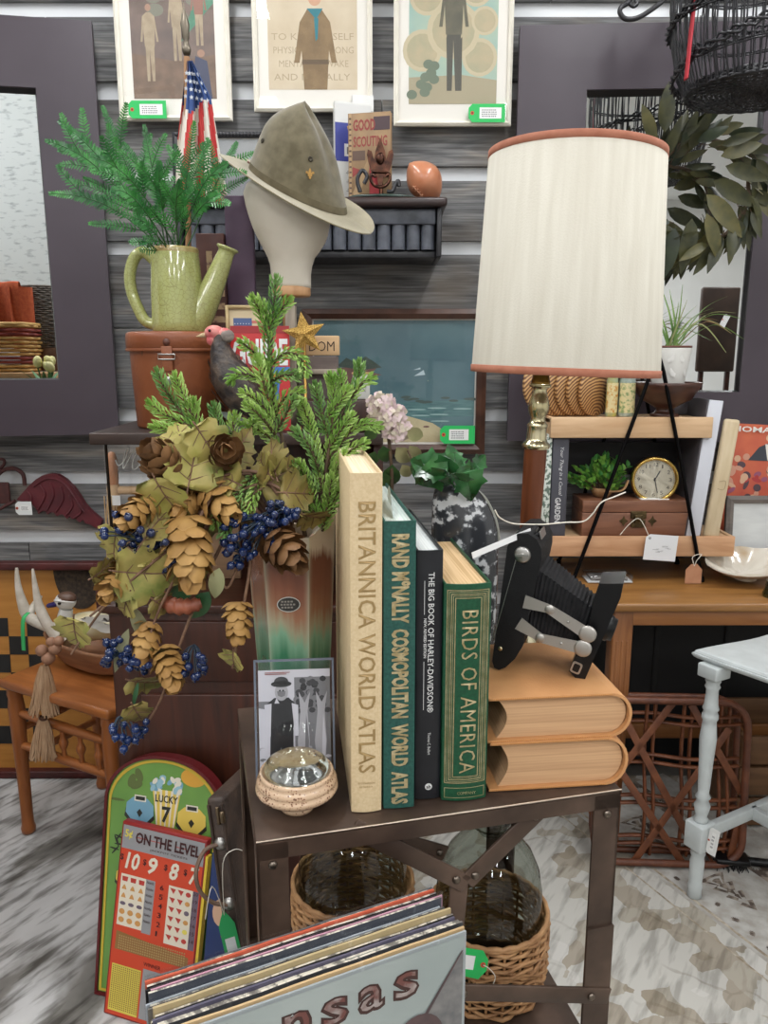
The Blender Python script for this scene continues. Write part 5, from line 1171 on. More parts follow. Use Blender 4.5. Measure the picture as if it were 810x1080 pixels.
for pts in (((300,572,.97),(285,530,.955),(262,500,.945),(225,520,.93),(195,565,.92),(150,600,.91),(110,640,.905),(75,690,.90)),((296,572,.965),(270,520,.95),(235,505,.94),(200,530,.93),(170,500,.93),(150,485,.93)),((300,570,.965),(262,540,.94),(236,570,.93),(205,640,.92),(186,690,.91),(166,745,.905),(135,790,.905)),((298,575,.96),(270,560,.93),(262,610,.92),(248,690,.92),(245,705,.92)),((300,572,.97),(250,495,.95),(215,478,.94),(185,470,.93)),((302,572,.965),(310,540,.95),(300,520,.94),(280,510,.935),(250,520,.93),(225,545,.92),(200,590,.915)),((290,560,.95),(240,545,.93),(190,540,.92),(145,545,.91)),((298,570,.96),(262,535,.935),(225,545,.92),(190,600,.905),(165,650,.90),(150,700,.895)),((296,568,.96),(250,520,.93),(205,515,.92),(165,520,.91),(150,560,.905)),((300,568,.965),(275,545,.94),(258,580,.92),(240,620,.915),(230,600,.91)),((300,572,.965),(296,530,.945),(270,498,.93),(225,505,.92),(190,520,.91)),((225,520,.915),(200,560,.90),(150,602,.893),(95,650,.892))):
    m=MB(); sp=spline([A_(*q) for q in pts],7); m.tube(sp,[.0027*(1-.5*i/len(sp)) for i in range(len(sp))],6); m.build('vine',Mvine,au)
def hop(u,v,Y,size,ax,mt,name='hop_cone'):
    """papery cone of overlapping cupped bracts; ax = direction the tip points (image right, towards viewer, up)"""
    m=MB(); L_=size; R_=size*.50; Mh=TR(*A_(u,v,Y))@frame_to(V(ax),(0.3,-1,.2)); rows=6 if size>.045 else 5
    for j in range(rows):
        t=j/(rows-1); rad=R_*(.45+.75*math.sin(PI*(.12+.72*t)))*.72; z=L_*(t-.5)*.9; nb=8 if j<rows-2 else 6
        if j==rows-1: rad*=.4
        for k in range(nb):
            a=2*PI*(k+.5*(j%2))/nb+rr.uniform(-.2,.2); tilt=(66-38*t)+rr.uniform(-14,14)
            Mb=Mh@TR(0,0,z)@RZ(math.degrees(a))@TR(rad*.42,0,0)@RY(tilt-8)
            bw=size*.37*rr.uniform(.85,1.15); bl=size*.42*rr.uniform(.9,1.1)
            def bract(s,q,bl=bl,bw=bw):
                y=(s-.5)*2; w=bw*.5*(math.sin(PI*(.10+.83*q))**.55); return (-(bl*.16)*(1-y*y)*math.sin(PI*q)+bl*.10*q*q, y*w, bl*q)
            # outward face bulges: mirror x so that the cup faces the axis
            m.grid(lambda s,q:(-bract(s,q)[0],bract(s,q)[1],bract(s,q)[2]),4,4,M=Mb)
    return m.build(name,mt,au)
for u,v,Y,s,ax,mt in ((182,495,.925,.062,(-.3,-.5,.5),Mhopd),(150,538,.91,.046,(-.4,-.6,-.3),Mhop),(222,520,.93,.060,(.5,-.4,-.4),Mhop),(199,572,.905,.070,(.1,-.3,-1),Mhop),(238,477,.93,.048,(.2,-.9,.2),Mhopd),(292,572,.925,.060,(.6,-.6,-.4),Mhopd),(124,612,.905,.044,(-.2,-.9,-.4),Mhop),(251,651,.92,.042,(0,-.4,-1),Mhop),(155,672,.905,.042,(-.2,-.4,-.8),Mhop),(177,699,.90,.046,(.3,-.5,-.7),Mhop),(205,520,.935,.050,(-.3,-.5,-.4),Mhop)):
    hop(u,v,Y,s,ax,mt)
LOBE=[(0,0),(.10,.02),(.30,-.02),(.42,.10),(.36,.22),(.50,.30),(.46,.44),(.34,.48),(.38,.62),(.24,.66),(.18,.82),(.08,.88),(0,1.0)]
def lobed(u,v,Y,size,rot,mt,tx=-70,ry=0,curl=.25,fold=.25,name='leaf'):
    """lobed leaf; seen face on when tx=-90"""
    m=MB(); Mx=TR(*A_(u,v,Y))@RY(rot)@RX(tx+180)@RY(ry) if False else TR(*A_(u,v,Y))@RY(rot)@RX(-90-tx)@TR(0,-.5*size,0)
    # local: leaf lies in XY, Y to the tip; stand it up to face the viewer
    Mx=TR(*A_(u,v,Y))@RY(rot)@FRONT@RX(tx)@RY(ry)@TR(0,-.5*size,0)
    outl=LOBE; vs=[];fs=[];K=4; n=len(outl)
    ph=rr.uniform(0,6)
    for s_ in(1,-1):
        o=len(vs)
        for (x,y) in outl:
            for k in range(K+1):
                q=k/K; X=x*q*s_; z=fold*abs(X)-curl*y*y+.05*math.sin(y*11+X*9+ph)*q
                vs.append((X*size,y*size,z*size))
        for i in range(n-1):
            for k in range(K):
                f=(o+i*(K+1)+k,o+i*(K+1)+k+1,o+(i+1)*(K+1)+k+1,o+(i+1)*(K+1)+k); fs.append(f if s_>0 else tuple(reversed(f)))
    m.add(vs,fs,0,True,Mx)
    m.tube([Mx@V((0,size*y,(-curl*y*y+.006)*size)) for y in(-.12,.0,.2,.4,.6,.8,.95)],[.0012,.0011,.001,.0009,.0008,.0006,.0003],5,m=1)
    for y,s_,tx_,ty_ in((.12,1,.40,.33),(.12,-1,.40,.33),(.35,1,.36,.56),(.35,-1,.36,.56),(.6,1,.2,.76),(.6,-1,.2,.76)):
        m.tube([Mx@V((0,size*y,(-curl*y*y+.006)*size)),Mx@V((s_*tx_*size,ty_*size,(fold*tx_-curl*ty_*ty_+.006)*size))],[.0007,.0003],4,m=1)
    return m.build(name,[mt,Mvine],au)
for u,v,Y,s,rot,mt,tx,ry in ((205,482,.915,.075,10,Myl,-20,15),(170,466,.93,.052,-55,Myl,-40,30),(222,472,.92,.060,150,Myl,-10,-30),(300,500,.95,.070,60,Mgl,-30,20),(318,520,.955,.062,100,Mgl,-40,-20),(178,532,.905,.070,160,Myl,-15,20),(162,552,.90,.060,30,Mgl,-20,-30),(163,607,.895,.085,100,Myl,-10,10),(118,580,.905,.055,200,Myl,-10,25),(78,672,.895,.055,190,Myl,-15,10),(146,755,.90,.042,170,Mgl,-25,-20),(158,722,.90,.052,120,Mgl,-30,25),(245,700,.915,.040,190,Myl,-20,30),(205,607,.91,.052,160,Mgl,-20,-20),(255,470,.945,.055,40,Mgl,-20,30),(285,480,.95,.06,-20,Mgl,-30,-20),(130,640,.90,.048,210,Myl,-20,20),(230,500,.93,.06,-70,Myl,-25,10),(336,548,.955,.05,120,Mgl,-40,30),(262,520,.94,.05,80,Mgl,-30,0),(190,460,.935,.06,-20,Myl,-30,20),(240,500,.925,.045,30,Mgl,-40,30),(186,545,.915,.042,-30,Mgl,-30,40),(220,560,.925,.05,190,Mgl,-20,-40),(150,580,.905,.042,-60,Myl,-35,30),(255,545,.935,.045,210,Mgl,-30,20),(172,640,.91,.04,150,Mgl,-40,-30),(310,545,.95,.05,160,Mgl,-50,30),(275,490,.945,.05,-50,Myl,-40,-20),(112,600,.90,.04,60,Mgl,-40,40),(165,690,.905,.035,120,Mgl,-30,30)):
    lobed(u,v,Y,s,rot,mt,tx,ry)
def berries(cu,cv,Y,spread,n,seed,core=None):
    q=random.Random(seed); m=MB(); m2=MB(); c=A_(cu,cv,Y); core=core or (cu+spread*.4,cv+spread*.2); k0=A_(core[0],core[1],Y+.012)
    for i in range(n):
        a=q.uniform(0,2*PI); r_=spread*math.sqrt(q.random()); p=A_(cu+r_*math.cos(a),cv+r_*.85*math.sin(a),Y+q.uniform(-.014,.014)); rb_=q.uniform(.0046,.0058)
        m.ball(p,rb_,12,8); md=k0.lerp(p,.5)+V((0,0,.004)); m2.tube(spline([k0,md,p],4),.0010,5)
        d=(p-k0).normalized(); m.lathe([(.0006,0),(.0018,.0012),(.0,.0022)],6,M=TR(*(p+d*rb_*.92))@frame_to(d),smooth=False)
    t=m.build('berry_cluster',Mbl,au); m2.build('stalks',Mbst,t); return t
berries(126,560,.885,24,13,1,(150,572)); berries(158,576,.89,18,12,2); berries(262,568,.91,30,26,3,(285,548)); berries(284,546,.915,22,18,4,(300,540)); berries(248,582,.905,18,10,5); berries(122,688,.895,18,18,6); berries(148,700,.895,14,10,7); berries(203,700,.90,17,14,8,(205,680)); berries(134,775,.895,20,9,9,(128,755)); berries(150,770,.89,12,5,10); berries(300,540,.93,14,9,12); berries(176,590,.9,14,6,13)
for u,v,Y,L_,W_,rot,mt,nm_ in ((228,617,.905,.050,.020,195,mat('pale_sage_leaf',(170,170,128),(150,152,108),rough=.55,scale=20),'pale_leaf'),(210,640,.915,.055,.024,215,mat('deep_green_leaf',(34,72,46),(56,98,62),rough=.4,scale=24),'green_leaf'),(190,625,.92,.045,.022,240,mat('deep_green_leaf',(0,0,0)),'green_leaf'),(126,690,.90,.085,.014,205,mat('grey_green_slender_leaf',(132,132,100),(156,154,124),rough=.6,scale=20),'slender_leaf'),(150,665,.91,.075,.020,170,mat('grey_green_slender_leaf',(0,0,0)),'slender_leaf'),(142,735,.895,.05,.006,200,mat('deep_green_leaf',(0,0,0)),'slender_leaf')):
    m=MB(); m.leaf(TR(*A_(u,v,Y))@RY(rot)@FRONT@RX(-15)@TR(0,-L_/2,0),L_,W_,.15,.25,n=8); m.build(nm_,mt,au)
m=MB(); sp=spline([A_(*q) for q in((170,628,.92),(180,638,.91),(196,640,.905),(212,636,.91))],6); n=len(sp); m.tube(sp,[.006+.004*math.sin(PI*i/n)+.0018*math.sin(i*2.1) for i in range(n)],10); lab(m.build('curled_pod',mat('orange_brown_pod',(150,84,58),(120,64,46),rough=.5,scale=40),au),'orange brown curled seed pod')
# ---- speckled urn with ivy, hydrangea in a slim bottle
ux=PY(490,600,1.03); UB=TB_; urn=thing('speckled_urn','black and white speckled enamel urn behind the green bird book','urn',(ux.x,1.075,UB)); L8=plane_loc((ux.x,1.075,UB),0)
def edge(v,ul,ur): a,z=L8(ul,v); b_,_=L8(ur,v); return ((a+b_)/2,(b_-a)/2,z)
rows_=[(740,462,512),(730,458,518),(640,455,524),(600,455,525),(575,455,525.5),(558,455,525),(545,455.5,522),(532,456,516),(522,457,510),(514,459,503),(509,463,496),(507,470,489),(506.5,474,485)]
m=MB();vs=[];SG=40
for v,ul,ur in rows_:
    c,h,z=edge(v,ul,ur)
    z=max(z,0)
    for k in range(SG):
        t=2*PI*k/SG; vs.append((c+h*math.cos(t),h*.62*math.sin(t),z))
n=len(rows_); m.add(vs,[(i*SG+k,i*SG+(k+1)%SG,(i+1)*SG+(k+1)%SG,(i+1)*SG+k) for i in range(n-1) for k in range(SG)]+[tuple(range((n-1)*SG,n*SG)),tuple(reversed(range(SG)))],0,True)
Murn,nt,N,L,b=nodes_mat('mottled_black_white_enamel',rough=.25,coat=.4)
tc=N.new('ShaderNodeTexCoord'); no=N.new('ShaderNodeTexNoise'); no.inputs['Scale'].default_value=70; no.inputs['Detail'].default_value=5; L.new(tc.outputs['Object'],no.inputs['Vector'])
n2=N.new('ShaderNodeTexNoise'); n2.inputs['Scale'].default_value=16; L.new(tc.outputs['Object'],n2.inputs['Vector']); ad=N.new('ShaderNodeMath'); ad.operation='MULTIPLY_ADD'; ad.inputs[1].default_value=.35; L.new(n2.outputs['Fac'],ad.inputs[0]); L.new(no.outputs['Fac'],ad.inputs[2])
cr=ramp_node(N,[(.68,(52,54,58)),(.74,(96,98,102)),(.78,(206,208,210))]); L.new(ad.outputs[0],cr.inputs['Fac']); L.new(cr.outputs[0],b.inputs['Base Color'])
m.build('urn_body',Murn,urn)
m=MB(); m.tube(spline([(L8(u,v)[0],-.004,L8(u,v)[1]) for u,v in((497,513),(510,524),(519,540),(524,556),(526,575))],6),.0026,8); lab(m.build('rim_edge',flat((150,150,140),.35),urn),'pale worn edge of the shoulder')
Mivy=mat('glossy_ivy',(20,62,30),(70,130,74),rough=.25,scale=26,coat=.3)
iv=thing('ivy_sprig','glossy green ivy sprig in the top of the speckled urn','plant',PY(478,508,1.07)); io=V(iv.location); rr=random.Random(9)
IVY=[(0,0),(.2,-.10),(.46,-.05),(.40,.16),(.52,.36),(.34,.44),(.22,.66),(.10,.86),(0,1)]
def ivy(u,v,Y,size,rot,tx,ry):
    m=MB(); size*=.86; Mx=TR(*(PY(u,v,Y)-io))@RY(rot)@FRONT@RX(tx)@RY(ry)@TR(0,-.45*size,0); vs=[];fs=[];K=3;n=len(IVY)
    for s_ in(1,-1):
        o=len(vs)
        for x,y in IVY:
            for k in range(K+1):
                q=k/K; X=x*q*s_; vs.append((X*size,y*size,(.3*abs(X)-.25*y*y)*size))
        for i in range(n-1):
            for k in range(K):
                f=(o+i*(K+1)+k,o+i*(K+1)+k+1,o+(i+1)*(K+1)+k+1,o+(i+1)*(K+1)+k); fs.append(f if s_>0 else tuple(reversed(f)))
    m.add(vs,fs,0,True,Mx); m.tube([Mx@V((0,size*y,-.25*y*y*size+.0005)) for y in(0,.3,.6,.95)],[.0007,.0006,.0005,.0003],4,m=0)
    m.tube(spline([Mx@V((0,0,0)),(Mx@V((0,0,0))+V((0,0,.0)))*.5+V((0,.004,.004)),V((0,0,0))],4),.0010,5)
    m.build('leaf',Mivy,iv)
for a in ((445,488,1.05,.055,-70,-35,20),(438,496,1.06,.045,-95,-50,0),(452,508,1.05,.05,-130,-30,-20),(462,486,1.08,.04,-20,-40,10),(470,495,1.03,.042,200,-30,20),(480,482,1.06,.038,10,-50,0),(488,498,1.05,.045,80,-30,10),(496,515,1.03,.055,165,-15,-10),(500,495,1.08,.04,60,-45,0),(466,505,1.02,.045,190,-45,20),(476,478,1.09,.036,-10,-20,10),(484,508,1.02,.05,150,-45,20),(455,495,1.03,.05,-100,-20,30),(508,485,1.10,.03,50,-30,0)): ivy(*a)
hy=PY(404,520,1.075); hb2=thing('hydrangea_spray','pale pink hydrangea spray with green leaves between the crate and the ivy','plant',PY(412,505,1.09)); ho2=V(hb2.location); q=random.Random(12)
m=MB(); m.tube(spline([V((0,0,-.06)),V((.002,0,0)),PY(410,462,1.09)-ho2],6),.0028,6); m.tube(spline([PY(430,475,1.08)-ho2,PY(438,492,1.07)-ho2,PY(444,500,1.06)-ho2],5),.0016,5); m.build('stem',mat('brown_twig',(0,0,0)),hb2)
m=MB()
for i in range(120):
    a=q.uniform(0,2*PI); r_=math.sqrt(q.random()); u=410+20*r_*math.cos(a)+6*r_*math.sin(a); v=440+22*r_*math.sin(a)+.25*(u-410); Y=1.07+.02*r_*r_+q.uniform(-.008,.008); c=PY(u,v,Y)-ho2
    Mf=TR(*c)@RY(q.uniform(0,90))@FRONT@RX(q.uniform(-40,20))@RY(q.uniform(-35,35))
    for k in range(4): m.leaf(Mf@RZ(90*k),0.0078,.0078,.1,.2,m=(0 if q.random()<.6 else 1),n=3)
    m.ball((0,0,.001),.0011,6,4,M=Mf,m=1)
m.build('blossom',[mat('pale_pink_petal',(214,186,190),(228,208,208),rough=.6,scale=40),mat('cream_petal',(222,212,196),(206,190,170),rough=.6,scale=40)],hb2)
m=MB()
for (u,v,L_,rot) in((404,470,.035,170),(418,472,.04,140),(428,455,.035,110),(396,476,.03,200),(414,490,.045,185),(432,470,.035,150),(405,498,.04,175),(398,452,.03,230),(424,490,.03,150)): m.leaf(TR(*(PY(u,v,1.085)-ho2))@RY(rot)@FRONT@RX(-25),L_,L_*.6,.3,.3,m=0 if rot>150 else 1)
m.build('leaves',[mat('hydrangea_leaf',(44,82,42),(80,112,58),rough=.5,scale=30),mat('pale_hydrangea_leaf',(150,150,104),(176,166,124),rough=.5,scale=30)],hb2)
bt=thing('bud_bottle','slim green glass bottle behind the tall atlases holding the hydrangea','bottle',(hb2.location.x,1.085,TB_)) 
zt=hb2.location.z-.05-TB_; m=MB(); m.lathe([(0,.002),(.022,.002),(.024,.006),(.024,zt*.6),(.018,zt*.75),(.009,zt*.84),(.009,zt-.004),(.0115,zt),(.008,zt),(.007,zt*.85),(.016,zt*.74),(.022,zt*.6),(.022,.008),(0,.006)],24); m.build('bottle',pane_mat('green_bottle',(.35,.55,.38),.03),bt)
# ================================================================ WALL PIECES AND THE LEFT SIDE
Maub=mat('aubergine_black_frame',(62,53,61),(70,61,69),rough=.42,scale=3)
Mliner=flat((20,18,20),.35,'black_liner')
Mmir,nt,N,L,b=nodes_mat('mirror_silver',rough=.0,metal=1); b.inputs['Base Color'].default_value=(.86,.88,.88,1)
def mitre(m,o,i,z0,z1,M,mi=0):
    """four mitred rails between outer and inner rectangles (x0,y0,x1,y1)"""
    O=[(o[0],o[1]),(o[2],o[1]),(o[2],o[3]),(o[0],o[3])]; I=[(i[0],i[1]),(i[2],i[1]),(i[2],i[3]),(i[0],i[3])]
    return [[O[k],O[(k+1)%4],I[(k+1)%4],I[k]] for k in range(4)]
RAIL=['bottom_rail','side_rail','top_rail','side_rail']
def frame_parts(par,o,i,th,mt,y=0,bev=True,names=RAIL,zf=0,dome=.72):
    for k,q in enumerate(mitre(None,o,i,0,0,None)):
        m=MB()
        # front face slightly domed: raise the middle line
        O0,O1,I1,I0=[V(p+(0,)) for p in q]; mid0=(O0+I0)/2; mid1=(O1+I1)/2
        dm=dome; ring0=[V((O0.x,0,O0.y)),V((O0.x,-th*dm,O0.y)),V((mid0.x,-th,mid0.y)),V((I0.x,-th*dm,I0.y)),V((I0.x,0,I0.y))]
        ring1=[V((O1.x,0,O1.y)),V((O1.x,-th*dm,O1.y)),V((mid1.x,-th,mid1.y)),V((I1.x,-th*dm,I1.y)),V((I1.x,0,I1.y))]
        vs=[p+V((0,y,0)) for p in ring0+ring1]; m.add(vs,[(a,a+1,a+6,a+5) for a in range(4)]+[(4,0,5,9)]+[(0,4,3,2,1),(5,6,7,8,9)])
        m.build(names[k],mt,par)
# ---- left mirror
mo=PY(127,457,2.455); yawL=10; LM=plane_loc(mo,yawL)
mir=thing('wall_leaning_mirror' if False else 'framed_mirror','large mirror in a wide dark aubergine frame at the left edge','mirror',mo,yawL)
i0=LM(65,400); i1=LM(40,96); zt=LM(105,27)[1]; fw=-i0[0]; zb=i0[1]; zti=i1[1]; GW=.46
o=(-2*fw-GW,0,0,zt); i_=(-fw-GW,zb,-fw,zti)
frame_parts(mir,o,i_,.03,Maub,dome=.97)
m=MB()
for k,q in enumerate(mitre(None,i_,(i_[0]+.008,i_[1]+.004,i_[2]-.008,i_[3]-.012),0,0,None)):
    vs=[(p[0],-.02 if n_<2 else -.006,p[1]) for n_,p in enumerate(q)]; m.add(vs,[(0,1,2,3)])
m.build('liner',Mliner,mir)
m=MB(); m.box(((i_[0]+i_[2])/2,-.003,(zb+zti)/2),(GW,.004,zti-zb)); m.build('mirror_glass',Mmir,mir)
nL=V((math.sin(R(yawL)),-math.cos(R(yawL)),0))
def reflL(u,v,Y): p=PY(u,v,Y); return p-nL*(2*(p-mo).dot(nL))
# ---- right mirror
mo2=PY(534,464,2.465); yawR=-3; RM_=plane_loc(mo2,yawR)
mir2=thing('framed_mirror','large mirror in a wide dark frame behind the lamp and the leafy wreath','mirror',mo2,yawR)
zt=RM_(557,31)[1]; j0=RM_(617,98); j1=RM_(771,413); fwx=j0[0]; zb=j1[1]; zti=j0[1]; xri=j1[0]+.015
frame_parts(mir2,(0,0,xri+fwx,zt),(fwx,zb,xri,zti),.03,Maub,dome=.97)
m=MB()
for k,q in enumerate(mitre(None,(fwx,zb,xri,zti),(fwx+.006,zb+.004,xri-.006,zti-.014),0,0,None)):
    vs=[(p[0],-.02 if n_<2 else -.006,p[1]) for n_,p in enumerate(q)]; m.add(vs,[(0,1,2,3)])
m.build('liner',Mliner,mir2)
m=MB(); m.box(((fwx+xri)/2,-.003,(zb+zti)/2),(xri-fwx,.004,zti-zb)); m.build('mirror_glass',Mmir,mir2)
nR_=V((math.sin(R(yawR)),-math.cos(R(yawR)),0))
def reflR(u,v,Y): p=PY(u,v,Y); return p-nR_*(2*(p-mo2).dot(nR_))
# ---- things the left mirror shows (they stand to the left of the camera)
Mwh2=mat('white_rug_grey_marks',(228,232,230),(186,192,192),rough=.9,scale=20,stretch=(1,1,3),ramp=(.54,.68),detail=6)
c0=reflL(5,345,3.3)
sh=thing('pine_shelf','tall narrow pine shelf off to the left that shows only in the left mirror','shelf',(c0.x-.06,c0.y,.0),rz=2*yawL); shz=reflL(5,392,3.3).z
Mpine=wood('knotty_pine',(170,130,86),(196,156,110),'z',4,.6)
for x in(-.30,.30): m=MB(); m.box((x,0,shz/2),(.02,.34,shz-.002),bev=.001); m.build('side_panel',Mpine,sh)
for z in(.10,.55,.95,shz-.011): m=MB(); m.box((0,0,z),(.58,.34,.02),bev=.001); m.build('shelf_board',Mpine,sh)
def onshelf(dx,dy): 
    c,s_=math.cos(R(2*yawL)),math.sin(R(2*yawL)); return V((c0.x-.06+dx*c-dy*s_,c0.y+dx*s_+dy*c,shz))
bk=thing('splint_basket','tan splint basket with red bands reflected in the left mirror','basket',c0*V((1,1,0)).length*0+V((c0.x,c0.y,shz)),rz=2*yawL)
Msplint=mat('tan_splint',(176,134,72),(206,166,100),rough=.6,scale=50,stretch=(1,1,8))
m=MB(); h=.19; NB=20
for j in range(12):
    z=.008+j*h/12; pts=[]
    for k in range(40):
        a=2*PI*k/40; r=.11+.02*z/h; w=.0035*(1 if (k//2+j)%2 else -1); c,s_=math.cos(a),math.sin(a); q_=max(abs(c),abs(s_))**.75; pts.append(((r+w)*c/q_,(r+w)*.8*s_/q_,z))
    m.tube(pts,.0088,5,closed=True,flat=.8,m=(1 if j in(2,3,9,10) else 0))
m.lathe([(0,.003),(.11,.003)],4,M=RZ(45)@SCL(1.25,1,1)); m.build('woven_body',[Msplint,flat((128,48,40),.6)],bk)
m=MB(); m.tube([(.13*math.cos(2*PI*k/32)/max(abs(math.cos(2*PI*k/32)),abs(math.sin(2*PI*k/32)))**.75,.104*math.sin(2*PI*k/32)/max(abs(math.cos(2*PI*k/32)),abs(math.sin(2*PI*k/32)))**.75,h) for k in range(32)],.008,8,closed=True); m.build('rim',Msplint,bk)
tw=thing('fringed_cloth','orange fringed woven cloth draped in the splint basket','cloth',(c0.x,c0.y,shz+.10),rz=2*yawL)
m=MB(); m.grid(lambda a,c:V((-.09+.18*a,.02*math.sin(a*9)+.03*math.sin(c*5),.0+.26*math.sin(PI*min(1,c))-.0)),18,14); m.grid(lambda a,c:V((.09+.03*math.sin(a*5),-.06+.12*a,.24-.26*c)),10,10,m=0)
m.build('cloth',mat('orange_weave',(190,92,52),(170,74,42),rough=.9,scale=90),tw)
m=MB(); q=random.Random(1)
for k in range(40): x=-.09+.2*k/40; m.tube(spline([(x,-.11,.20),(x+q.uniform(-.01,.01),-.12,.14),(x+q.uniform(-.015,.015),-.125,.05)],4),.004,5)
m.build('fringe',mat('orange_yarn',(196,96,54),(176,80,46),rough=.9,scale=60),tw)
m=MB()
for i in range(7):
    for j in range(9):
        if (i+j)%2: m.box((-.10+.012*i,-.118,.02+.02*j),(.012,.003,.02))
m.build('checked_band',flat((44,56,62),.8),tw)
c1=reflL(47,340,3.45); hm=thing('wicker_hamper','dark grey woven hamper reflected beside the splint basket','basket',onshelf(.0,.0)+V((0,0,0)))
hmz=c1.z-.02; hm.location=(c1.x,c1.y,shz-.0+.10)
m=MB(); rows=30
for j in range(rows):
    z=.004+j*.0085; r=.075+.035*math.sin(PI*min(1,z/.30+.1)); pts=[((r+.0035*(1 if (k+j)%2 else -1))*math.cos(2*PI*k/30),(r+.0035*(1 if (k+j)%2 else -1))*math.sin(2*PI*k/30),z) for k in range(30)]; m.tube(pts,.005,5,closed=True)
m.lathe([(.074,.0),(.07,.003),(0,.004)],24); m.build('woven_body',mat('grey_willow',(84,76,70),(112,102,92),rough=.7,scale=60),hm)
wbx=thing('wooden_box','brown slatted wooden box under the grey hamper in the mirror','box',(c1.x,c1.y,shz+.001),rz=2*yawL)
m=MB(); m.box((0,0,.049),(.16,.16,.098),bev=.002)
for k in range(4): m.box((-.06+.04*k,-.081,.049),(.036,.004,.09),bev=.001)
m.build('slats',wood('brown_slat',(92,66,50),(116,86,66),'z',5,.6),wbx)
tl=reflL(48,392,3.05); tv=thing('tulip_pot','pot of pale yellow tulips reflected at the bottom of the left mirror','flowers',(tl.x,tl.y,shz-.12))
m=MB(); m.lathe([(0,0),(.03,0),(.036,.05),(.034,.05),(.028,.005),(0,.006)],20); m.build('pot',flat((220,216,206),.4),tv)
q=random.Random(6)
for k in range(6):
    x,y,z=q.uniform(-.05,.05),q.uniform(-.03,.03),.12+q.uniform(-.02,.035); m=MB(); m.tube(spline([(0,0,.03),(x*.5,y*.5,z*.6),(x,y,z)],4),.003,6); m.build('stem',flat((70,120,60)),tv)
    m=MB(); m.lathe([(0,0),(.012,.006),(.017,.02),(.015,.034),(.007,.044),(0,.046)],12,M=TR(x,y,z)@RX(q.uniform(-30,30))@RY(q.uniform(-40,40))); m.build('tulip_bloom',mat('pale_yellow_petal',(226,216,130),(236,230,170),rough=.5,scale=30),tv)
for k in range(5): m=MB(); m.leaf(TR(0,0,.03)@RZ(k*72)@RX(65),.13,.022,.3,.3); m.build('leaf',flat((60,118,62),.5),tv)
st_=thing('plant_stand','small wooden stand under the tulip pot','stand',(tl.x,tl.y,0)); zz=shz-.121
m=MB(); m.box((0,0,zz-.01),(.14,.14,.02),bev=.003); m.build('stand_top',Mpine,st_)
for x in(-.055,.055):
    for y in(-.055,.055): m=MB(); m.box((x,y,(zz-.02)/2),(.022,.022,zz-.02),bev=.002); m.build('leg',Mpine,st_)
w0=reflL(20,200,3.75); wq=thing('hanging_rug','white rug with grey brushed marks hung behind the shelf, filling the left mirror','rug',(w0.x,w0.y,0),rz=2*yawL)
m=MB(); m.box((-.22,0,1.75),(.8,.008,1.7)); m.build('pile',Mwh2,wq)
m=MB(); m.tube([(-.63,0,2.61),(.2,0,2.61)],.012,10); m.build('hanging_rod',metal('black_rod',(40,40,42),.5),wq)
for x in(-.63,.2): m=MB(); m.tube([(x,0,0.0),(x,0,2.61)],.012,10); m.lathe([(.12,0),(.12,.015),(.012,.03)],20,M=TR(x,0,0)); m.build('stand_pole',metal('black_rod',(0,0,0)),wq)
# brown board seen in the right mirror
w1=reflR(756,345,3.6); zt_=reflR(756,303,3.6).z; zb_=reflR(756,392,3.6).z
bp2=thing('leather_firescreen','dark brown leather screen on feet that shows only in the right mirror','screen',(w1.x,w1.y,0),rz=2*yawR)
m=MB(); m.box((0,0,(zt_+zb_)/2),(.17,.03,zt_-zb_),bev=.008); m.build('panel',mat('brown_hide',(62,48,40),(78,60,50),rough=.5,scale=12),bp2)
for x in(-.06,.06): m=MB(); m.box((x,0,zb_/2),(.02,.02,zb_),bev=.002); m.box((x,0,.015),(.03,.25,.03),bev=.003); m.build('foot_post',Mdark,bp2)
# ---------------------------------------------------------------- framed prints high on the wall
Mcream=mat('cream_frame_paint',(234,229,216),(224,218,203),rough=.45,scale=14)
Mmat_=flat((232,228,220),.8,'cream_mount')
def framed(name,label,u0,u1,vb,H_,Y,fw,mt,mats,art,mount=.03,cat='picture',glass=True,th=.018,zb=None,tilt=0):
    a=PY(u0,vb,Y); b_=PY(u1,vb,Y); w=b_.x-a.x; t=thing(name,label,cat,(a.x,Y,a.z if zb is None else zb),0,rot=(R(tilt),0,0))
    frame_parts(t,(0,0,w,H_),(fw,fw,w-fw,H_-fw),th,mt)
    m=MB(); m.box((w/2,-.003,H_/2),(w-fw,.006,H_-fw)); m.build('mount',Mmat_,t)
    m=MB(); x0,y0,x1,y1=fw+mount,fw+mount*1.55,w-fw-mount,H_-fw-mount
    def pt(x,y): return (x0+(x1-x0)*x,y0+(y1-y0)*y)
    m.rect(x0,y0,x1,y1,0,M=TR(0,-.0065,0)@FRONT,m=0)
    art(m,TR(0,-.0068,0)@FRONT,pt,x1-x0,y1-y0); m.build('art_print',mats,t)
    if glass: m=MB(); m.rect(fw*.9,fw*.9,w-fw*.9,H_-fw*.9,0,M=TR(0,-.0085,0)@FRONT); m.build('glazing',pane_mat('clear_pane'),t)
    return t,w
LYR=[0]
def P_(m,M,pt,pts,mi):
    LYR[0]+=1; m.poly([pt(*q) for q in pts],LYR[0]*8e-6,M=M,m=mi)
def D(m,M,pt,x,y,rx,ry,mi,rot=0):
    LYR[0]+=1; c=pt(x,y); m.disc(c[0],c[1],rx,ry,LYR[0]*8e-6,M=M,m=mi,n=18,rot=rot)
